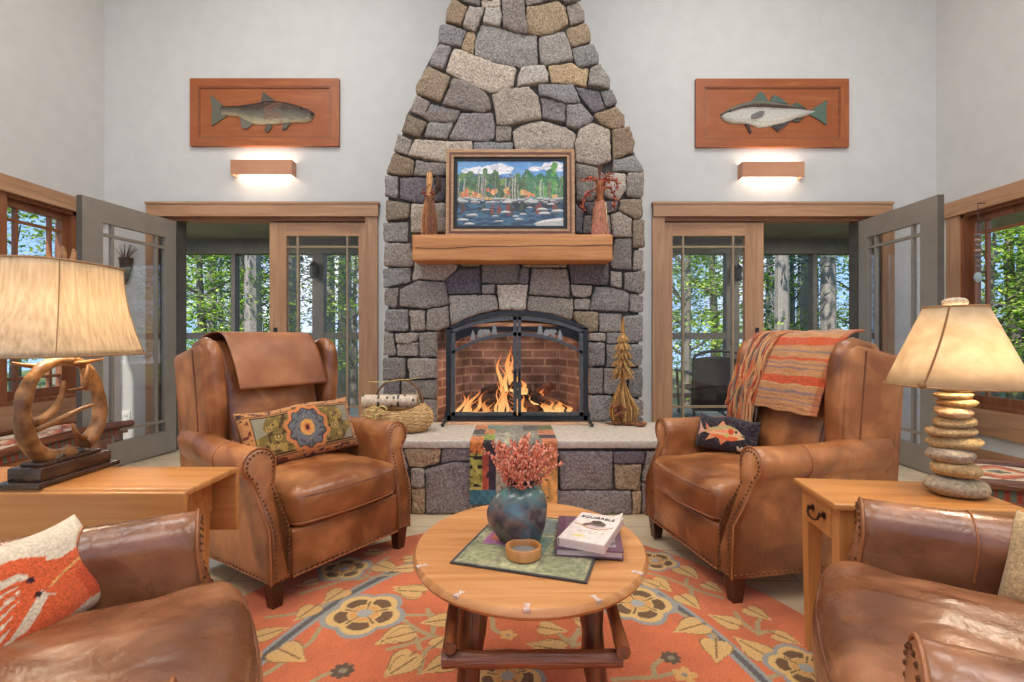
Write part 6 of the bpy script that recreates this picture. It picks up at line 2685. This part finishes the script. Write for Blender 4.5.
MB().tube([(-.1, 0, z1_ - .03), (.1, 0, z1_ - .03)], .003, 6).tube([(0, -.15, z1_ - .03), (0, .15, z1_ - .03)], .003, 6).build('shade_spider', M['brass'], so)
MB().blob(0, 0, .51, .030, .030, .045).build('bulb', emis('warm_bulb', (255, 214, 150), 6), al)
light('lamp_light', 'POINT', (LX_, LY_ - .07, ZT + .50), 4.2, (1, .86, .66), .05)
light('lamp_light', 'POINT', (LX_, LY_ + .07, ZT + .50), 4.2, (1, .86, .66), .05)

# ================================================================ narrow end table on the right
ZE = .555
et = thing('end_table', 'narrow honey oak end table with a small drawer under the stone lamp', 'side table', (1.163, 1.505, 0), math.radians(-6.8))
EW, ED = .250, .135
MB().rbox(0, 0, ZE - .010, EW * 2, ED * 2, .020, .006, 3).build('table_top', M['oak_x'], et)
ap = MB().box(-EW + .06, EW - .06, -ED + .032, -ED + .048, ZE - .13, ZE - .0205).box(-EW + .06, EW - .06, ED - .048, ED - .032, ZE - .13, ZE - .0205).box(EW - .052, EW - .036, -ED + .05, ED - .05, ZE - .13, ZE - .0205)
ap.build('apron', M['oak_x'], et, smooth=False)
for x in (-EW + .042, EW - .042):
    for y in (-ED + .040, ED - .040):
        MB().loft([[(x + a * h, y + b * h, z) for a, b in ((-1, -1), (1, -1), (1, 1), (-1, 1))] for z, h in ((0, .015), (ZE - .13, .021), (ZE - .021, .021))]).build('leg', M['oak_z'], et, smooth=False)
dr = MB().rbox(-EW + .026, 0, ZE - .073, .014, ED * 2 - .125, .096, .003, 2).box(-EW + .033, -EW + .2, -.06, .06, ZE - .115, ZE - .03)
dro = dr.build('drawer', M['oak_y'], et)
hd = MB()
for s in (-1, 1):
    hd.lathe([(.003, 0), (.011, .001), (.012, .003), (.006, .005), (.006, .012), (.009, .014), (.003, .018)], 12, M=Matrix.Translation((-EW + .019, s * .035, ZE - .066)) @ Matrix.Rotation(-PI / 2, 4, 'Y'))
hd.tube(chaik_open([(-EW + .004, -.035, ZE - .066), (-EW + .000, -.03, ZE - .083), (-EW - .002, 0, ZE - .088), (-EW + .000, .03, ZE - .083), (-EW + .004, .035, ZE - .066)], 1), .0035, 8)
hd.build('drawer_pull', M['brass'], dro)

# ---------------------------------------------------------------- stacked stone lamp
SX_, SY_ = 1.310, 1.485
sl = thing('stone_lamp', 'table lamp of stacked flat beach stones under a conical parchment shade', 'lamp', (SX_, SY_, ZE))
kk = 1.53 / FOC / 4.01
bands = [(405, 520, 100, 340, (172, 154, 126)), (360, 440, 115, 325, (194, 160, 108)), (313, 390, 103, 290, (178, 158, 134)), (268, 338, 118, 308, (186, 154, 104)), (228, 285, 110, 285, (186, 154, 112)),
         (195, 250, 128, 298, (190, 162, 116)), (152, 210, 130, 288, (206, 170, 128)), (118, 165, 148, 298, (196, 158, 104)), (85, 122, 140, 275, (186, 156, 108)), (58, 95, 155, 283, (188, 154, 104))]
zz = 0.0
tot = sum((y1 - y0) for y0, y1, *_ in bands)
H_ = .335
for i, (y0, y1, x0, x1, c) in enumerate(bands):
    hgt = (y1 - y0) * kk
    vis = hgt * (.68 if i else .60)
    zc = zz + (hgt * .41 if i else hgt * .36)
    cxw = ((x0 + x1) / 2 - 216) * kk
    rx_ = (x1 - x0) / 2 * kk * .93
    m = MB()
    seed = i
    m.blob(0, 0, 0, rx_, rx_ * .82, hgt * (.41 if i else .36), 26, 14, .10, c=L(*c), seed=i + 3, pw=.8)
    if i == 0:
        m.v = [(x, y, max(z, -hgt * .36 + .006)) for x, y, z in m.v]
    o = m.build('stone', M['stone_pebble'] if 'stone_pebble' in M else M.setdefault('stone_pebble', mat('speckled_pebble', (0, 0, 0), attr=True, vary=.26, scale=110, detail=8, rough=.75, bump=.35, bscale=150)), sl, angle=80)
    o.location = (cxw, 0, zc - (.0055 if i == 0 else 0))
    o.rotation_euler = (0, math.radians((3, 4, 5, 4, 3, 6, 4, -2, -2, 3)[i]), i * .7)
    zz += vis
ztop = zz
MB().tube([(0, 0, ztop - .04), (0, 0, 1.115 - ZE)], .006, 8).build('lamp_rod', M['brass'], sl)
PAR = shade_mat('parchment_shade', (208, 188, 156), (228, 212, 186), 22, (1, 1, 1.4))
zb_, zt_ = .880 - ZE, 1.112 - ZE
m = MB()
rings = [[((.170 + (.075 - .170) * f) * math.cos(2 * PI * j / 64), (.170 + (.075 - .170) * f) * math.sin(2 * PI * j / 64), zb_ + (zt_ - zb_) * f) for j in range(64)] for f in (0, .25, .5, .75, 1)]
m.loft(rings, caps=False)
ps = m.build('lamp_shade', PAR, sl, angle=80)
ps.modifiers.new('thickness', 'SOLIDIFY').thickness = .002
rw = mat('rawhide', (150, 106, 64), (176, 132, 86), rough=.7)
for k in (0, 4):
    MB().tube(rings[k], .003, 6, closed=True).build('shade_trim', rw, ps)
a_l = math.radians(205)
lc = [((.1715 + (.0765 - .1715) * f) * math.cos(a_l + .25 * f), (.1715 + (.0765 - .1715) * f) * math.sin(a_l + .25 * f), zb_ + (zt_ - zb_) * f) for f in [k / 8 for k in range(9)]]
MB().tube(lc, .0028, 6).blob(lc[0][0] * 1.02, lc[0][1] * 1.02, lc[0][2] + .006, .010, .010, .010, 8, 6).build('rawhide_lacing', mat('rawhide_lace', (128, 86, 48), (150, 104, 62), rough=.7), ps)
MB().blob(0, 0, zt_ + .014, .034, .028, .014, 18, 10, .06, c=L(206, 180, 146), pw=.7).build('stone_finial', M['stone_pebble'], sl)
MB().tube([(-.072, 0, zt_ - .002), (.072, 0, zt_ - .002)], .003, 6).tube([(0, -.072, zt_ - .002), (0, .072, zt_ - .002)], .003, 6).build('shade_spider', M['brass'], ps)
MB().blob(0, 0, ztop + .09, .028, .028, .042).build('bulb', emis('warm_bulb_stone', (255, 210, 140), 6), sl)
light('lamp_light', 'POINT', (SX_, SY_ - .05, ZE + ztop + .075), 4.2, (1, .87, .68), .05)
# ================================================================ hearth dressing
HZ = .4305
# quilted runner draped over the hearth edge
prof = [(3.36, HZ + .003), (3.1, HZ + .003), (2.90, HZ + .004), (2.858, HZ - .002), (2.852, HZ - .03), (2.852, .25), (2.852, .07)]
prof = chaik_open(prof, 2)
P = drape(prof, 0, 1, 110, 200)
nu, ns = P.shape[:2]
U = P[..., 0].copy()
S = np.tile(np.linspace(0, 1, ns), (nu, 1))
xl = np.where(P[..., 1] > 2.9, -.25, -.25)
P[..., 0] = -.252 + U * .500
P[..., 1] += -.003 * vnoise(U, S, 6, 1)
C = np.zeros((nu, ns, 3))
C[:] = L(150, 140, 118)
pieces = [((.0, .16, .0, .18), (206, 126, 70)), ((.16, .34, .0, .16), (120, 140, 118)), ((.34, .62, .0, .3), (146, 140, 124)), ((.62, .8, .0, .22), (104, 96, 84)), ((.8, 1, .0, .2), (120, 116, 74)),
          ((.0, .14, .18, .36), (84, 74, 66)), ((.14, .26, .16, .36), (206, 136, 84)), ((.8, 1, .2, .38), (206, 130, 80)), ((.8, 1, .38, .5), (76, 68, 66)),
          ((.0, .15, .44, .66), (210, 124, 66)), ((.15, .28, .36, .55), (140, 150, 60)), ((.15, .28, .55, .68), (62, 56, 54)), ((.28, .52, .30, 1.0), (168, 158, 138)), ((.40, .46, .3, 1.0), (188, 178, 150)),
          ((.0, .14, .66, .9), (176, 166, 84)), ((.14, .28, .66, .9), (190, 92, 72)), ((.22, .30, .62, .9), (66, 56, 62)), ((.0, .30, .9, 1.0), (72, 116, 130)), ((.52, .82, .5, .8), (140, 134, 120)), ((.52, .7, .8, 1), (80, 110, 100)),
          ((.82, 1, .5, .75), (196, 120, 80)), ((.82, 1, .75, 1), (220, 160, 92))]
for (a, b, c, d), q in pieces:
    k = (U >= a) & (U <= b) & (S >= c) & (S <= d)
    C[k] = np.array(L(*q))
dk = vnoise(U, S, 30, 3)
C *= (.62 + .7 * dk)[..., None]
k = (U < .14) & (S > .66) & (S < .9)
put(C, k & (np.abs(((S - .66) / .06) % 1 - .5) < .22) & (vnoise(U, S, 22, 5) > .4), L(52, 48, 44))
put(C, vnoise(U, S, 42, 9) > .86, L(60, 52, 50))
o = grid_mesh('quilted_runner', M['wool'], P, np.clip(C, 0, 1), None, thick=-.004)
tag(o, 'patchwork quilted runner hanging over the front edge of the hearth', 'table runner')

# dried pine ornament
po = thing('dried_pine_ornament', 'tall dried grass pine tree ornament on the hearth right of the screen', 'ornament', (.74, 3.40, HZ))
random.seed(40)
SP_ = [L(196, 150, 84), L(176, 128, 66), L(150, 104, 56), L(212, 172, 108)]
m = MB()
m.tube([(0, 0, .02), (.004, 0, .30), (-.002, 0, .50), (.0, 0, .66), (.004, 0, .735)], [.022, .012, .012, .009, .003], 8, c=SP_[1])
for k in range(60):
    a = random.uniform(0, 6.28)
    z = random.uniform(.28, .66)
    m.tube([(.011 * math.cos(a), .011 * math.sin(a), z), (.012 * math.cos(a + .3), .012 * math.sin(a + .3), z + .06)], .0022, 4, c=random.choice(SP_))
m.build('trunk', M['bark'], po)
m = MB()
for lv, (z, r) in enumerate(((.585, .042), (.53, .058), (.475, .068), (.42, .078), (.37, .082), (.335, .075))):
    for k in range(12):
        a = 2 * PI * k / 12 + lv * .4
        for q in range(5):
            aa = a + random.gauss(0, .10)
            rr = r * random.uniform(.75, 1.05)
            m.tube([(.008 * math.cos(aa), .008 * math.sin(aa), z + .035), (rr * .6 * math.cos(aa), rr * .6 * math.sin(aa), z + .012), (rr * math.cos(aa), rr * math.sin(aa), z - .022)], [.003, .0045, .0015], 4, c=random.choice(SP_))
m.build('branches', M['bark'], po)
m = MB()
for k in range(170):
    a = random.uniform(0, 6.28)
    r1 = random.uniform(.03, .105)
    m.tube([(.012 * math.cos(a), .010 * math.sin(a), .295), (r1 * .55 * math.cos(a), r1 * .42 * math.sin(a), .20), (r1 * math.cos(a) * .98 + .012, r1 * .7 * math.sin(a), .11), (r1 * .9 * math.cos(a) + .012, r1 * .7 * math.sin(a), .03)],
           [.003, .0038, .004, .002], 4, c=random.choice(SP_))
m.build('straw_skirt', M['bark'], po)
m = MB()
for k in range(20):
    a = random.uniform(0, 6.28)
    m.blob(-.045 + random.gauss(0, .02), -.055 + random.gauss(0, .012), .10 + random.gauss(0, .03), .012, .010, .012, 7, 5, .4, c=L(*random.choice([(110, 62, 40), (140, 84, 54)])), seed=k)
for k in range(8):
    m.blob(-.05 + .024 * k, random.gauss(-.03, .02), .016, .030, .028, .016, 8, 5, .4, c=L(*random.choice([(130, 80, 48), (156, 100, 62)])), seed=k + 30)
m.tube([(-.12, -.02, .012), (-.06, -.03, .014), (0, -.03, .014)], [.006, .009, .01], 6, c=L(130, 84, 50))
m.build('root_base', M['bark'], po)

# basket of birch logs
bk_ = thing('log_basket', 'woven straw basket with a hoop handle and bow on the hearth at left', 'basket', (-.735, 3.17, HZ))
m = MB()
nr, na = 15, 48
rings = []
for i in range(nr):
    f = i / (nr - 1)
    a0 = .145 + .075 * math.sin(PI * min(1, f * .8 + .05)) - .03 * f
    b0 = .085 + .045 * math.sin(PI * min(1, f * .8 + .05)) - .02 * f
    ring = []
    for j in range(na):
        a = 2 * PI * j / na
        wv = .004 * math.sin(j * PI / 2 + (i % 2) * PI)
        ring.append(((a0 + wv) * math.cos(a), (b0 + wv) * math.sin(a), .004 + f * .135 + .02 * math.cos(2 * a) * f))
    rings.append(ring)
m.loft(rings + [[(x * .9, y * .9, z) for x, y, z in rings[-1]], [(x * .85, y * .85, .03) for x, y, z in rings[2]]])
for i in range(1, nr):
    m.tube(rings[i], .0042, 5, closed=True)
m.build('basket_body', M['straw'], bk_, angle=60)
m = MB()
for q in (-1, 0, 1):
    m.tube(chaik_open([(-.125, q * .006, .12), (-.125, q * .006, .22), (-.08, q * .008, .275), (.0, 0, .30), (.08, q * .008, .285), (.135, q * .006, .215), (.15, q * .006, .12)], 2), .0055, 6)
m.build('handle', mat('grapevine', (104, 70, 46), (140, 98, 62), scale=20, rough=.7, bump=.5), bk_)
rf = mat('raffia', (196, 176, 96), (222, 206, 140), scale=30, stretch=(1, 6, 1), rough=.7)
m = MB()
for pts in ([(-.10, -.12, .13), (-.15, -.13, .15), (-.165, -.13, .11), (-.10, -.13, .10)], [(-.10, -.12, .13), (-.06, -.135, .17), (-.02, -.13, .14), (-.10, -.13, .11)], [(-.10, -.13, .12), (-.14, -.14, .06), (-.17, -.14, .02)], [(-.10, -.13, .12), (-.08, -.14, .06), (-.09, -.145, .01)],
            [(.11, -.02, .23), (.125, -.03, .19), (.14, -.03, .14)], [(-.17, 0, .285), (-.08, -.01, .28), (.02, -.01, .297), (.09, -.012, .30), (.13, -.01, .31)]):
    m.tube(chaik_open(pts, 2), .011 if pts[0][2] < .2 else .006, 6, squash=.35)
m.build('raffia_bow', rf, bk_)
bk_.scale = (1.1, 1.1, 1.1)
bb = mat('birch_bark', (0, 0, 0), attr=True, vary=.12, scale=30, stretch=(8, 1, 1), rough=.6)


def birch(label, p, ln, r, rz, seed):
    random.seed(seed)
    t = thing('birch_log', label, 'log', p, rz)
    m = MB()
    n = 26
    cols = []
    for i in range(n - 1):
        for j in range(14):
            cols.append(L(70, 62, 58) if random.random() < .09 or i in (7, 16) and j % 3 else L(*random.choice([(222, 204, 178), (214, 192, 164), (206, 184, 156)])))
    m.loft([[(-ln / 2 + ln * i / (n - 1), r * math.cos(2 * PI * j / 14), r + r * math.sin(2 * PI * j / 14)) for j in range(14)] for i in range(n)], 0, cols + [L(216, 186, 150)] * 2)
    m.build('bark', bb, t, angle=50)
    e = MB()
    for s in (-1, 1):
        e.tube([(s * ln / 2, 0, r), (s * (ln / 2 + .003), 0, r)], r * .9, 14, c=L(206, 172, 132))
    e.build('cut_end', bb, t)
    return t


birch('pale birch log lying on top of the straw basket', (-.785, 3.17, HZ + .148), .34, .042, math.radians(4), 3)
birch('grey knotty birch log end sticking out at the basket left side', (-.945, 3.10, HZ), .14, .045, math.radians(50), 4)

# ================================================================ porch chair
pc = thing('porch_chair', 'dark wicker porch rocking chair seen through the right glazed door', 'chair', (2.56, 6.35, PZ))
wk = mat('dark_wicker', (12, 11, 10), (28, 25, 23), scale=50, rough=.7, bump=.8, bscale=60)
P = MB()
P.rbox(0, 0, .47, .58, .05, .66, .02, 3, (8, 1, 10), lambda x, y, z: (x * (1 + .10 * (z + .33)), y - .18 * z, z + .03 * (1 - (x / .29) ** 2) * (z > 0)))
P.build('woven_back', wk, pc)
P = MB()
for s in (-1, 1):
    P.tube(chaik_open([(s * .27, .0, 0.05), (s * .28, .02, .3), (s * .32, -.10, .78), (s * .30, -.13, .86)], 1), .020, 8)
P.tube(chaik_open([(-.30, -.13, .84), (-.15, -.14, .90), (.15, -.14, .90), (.30, -.13, .84)], 1), .02, 8)
P.tube([(-.27, .03, .14), (.27, .03, .14)], .014, 8)
for k in range(9):
    x = -.22 + k * .055
    P.box(x - .012, x + .012, -.0, .02, .14, .17)
P.build('back_frame', M['black_metal'], pc)
MB().rbox(0, .30, .40, .56, .54, .05, .02, 3).build('seat', wk, pc)
for s in (-1, 1):
    MB().tube(chaik_open([(s * .31, -.02, .60), (s * .33, .30, .63), (s * .33, .55, .62)], 1), .022, 8).build('armrest', M['black_metal'], pc)
    MB().tube([(s * .32, .52, .61), (s * .30, .50, .04)], .018, 8).build('leg', M['black_metal'], pc)
    MB().tube(chaik_open([(s * .28, -.30, .05), (s * .28, .0, .018), (s * .28, .3, .018), (s * .28, .62, .05)], 2), .016, 8).build('rocker', M['black_metal'], pc)

# ================================================================ kilim benches by the side windows
def kilim_bench(label, loc, rz, W, D, H, seed):
    t = thing('kilim_bench', label, 'bench', loc, rz)
    nu, nv = 90, 60
    U, V = np.meshgrid(np.linspace(-1, 1, nu), np.linspace(-1, 1, nv), indexing='ij')
    C = np.zeros((nu, nv, 3))
    C[:] = L(222, 196, 162)
    for cx in (-.66, 0, .66):
        d = np.abs(U - cx) * 1.6 + np.abs(V) * .8
        d = d + .08 * ((np.abs(V * 9) % 1) > .5)
        put(C, d < .62, L(150, 66, 44))
        put(C, d < .50, L(214, 112, 62))
        put(C, d < .34, L(226, 198, 160))
        put(C, d < .18, L(110, 96, 70))
    put(C, np.abs(V) > .86, L(150, 60, 44))
    put(C, (np.abs(V) > .86) & ((U * 12 % 1) > .5), L(96, 104, 84))
    h = np.clip((1 - U ** 8) * (1 - V ** 8), 0, 1) ** .4
    P = np.stack([U * W / 2, V * D / 2, H - .08 + .09 * h], -1)
    grid_mesh('kilim_seat', M['wool'], P, C, t)
    MB().rbox(0, 0, H - .14, W - .04, D - .04, .14, .03, 3).build('seat_box', M['leather'], t)
    m = MB()
    for s in (-1, 1):
        m.tube(chaik_open([(-W / 2 - .02, s * (D / 2 - .01), H - .02), (-.2, s * (D / 2 + .01), H + .01), (.2, s * (D / 2 + .012), H + .015), (W / 2 + .04, s * (D / 2 - .01), H - .015)], 2), .026, 10)
    m.build('log_rail', M['log_x'], t)
    for x in (-W / 2 + .05, W / 2 - .05):
        for y in (-D / 2 + .05, D / 2 - .05):
            MB().tube([(x, y, 0), (x, y, H - .19)], [.022, .027], 10).build('leg', M['log_z'], t)
    return t


kilim_bench('low kilim covered bench with log rails behind the antler lamp, below the left window', (-3.33, 3.52, 0), math.radians(92), 1.05, .46, .34, 1)
kilim_bench('low kilim covered bench with a dark log rail behind the stone lamp on the right', (2.80, 2.42, 0), math.radians(-38), 1.00, .52, .31, 2)

# ================================================================ small wall pieces
wc = thing('wind_chime', 'string of flat stones and glass hanging in front of the right window', 'wind chime', (XR - .10, 4.03, 1.45))
MB().tube([(0, 0, .08), (0, 0, .66)], .003, 6).tube([(0, 0, .655), (.098, 0, .66)], .004, 6).build('cord', M['dark_z'], wc)
random.seed(6)
for k in range(7):
    MB().blob(0, 0, .40 - k * .042, random.uniform(.022, .036), .02, .013, 12, 8, .2, c=L(*random.choice([(130, 120, 112), (176, 150, 130), (110, 116, 120)])), seed=k).build('chime_stone', M['stone_pebble'], wc)
MB().blob(0, 0, .06, .034, .014, .042, 14, 8, .05, c=L(176, 186, 180), seed=2).build('glass_pendant', M['stone_pebble'], wc)

wp = thing('wall_pocket_vase', 'dark cone wall vase with dried twigs on the back wall behind the left door leaf', 'wall vase', (-3.49, YB - .045, 1.50))
MB().lathe([(.006, 0), (.025, .06), (.045, .15), (.055, .24), (.048, .24), (.03, .12)], 16).build('cone', mat('dark_pottery', (60, 46, 38), (92, 72, 58), scale=14, rough=.5), wp)
m = MB()
for k in range(14):
    a = random.uniform(-1.2, 1.2)
    m.tube([(0, 0, .18), (.05 * math.sin(a), -.01, .26), (.13 * math.sin(a), -.015 * random.random(), .27 + .10 * math.cos(a))], [.004, .003, .0015], 5, c=L(*random.choice([(96, 70, 50), (130, 96, 66)])))
m.build('dried_twigs', M['bark'], wp)
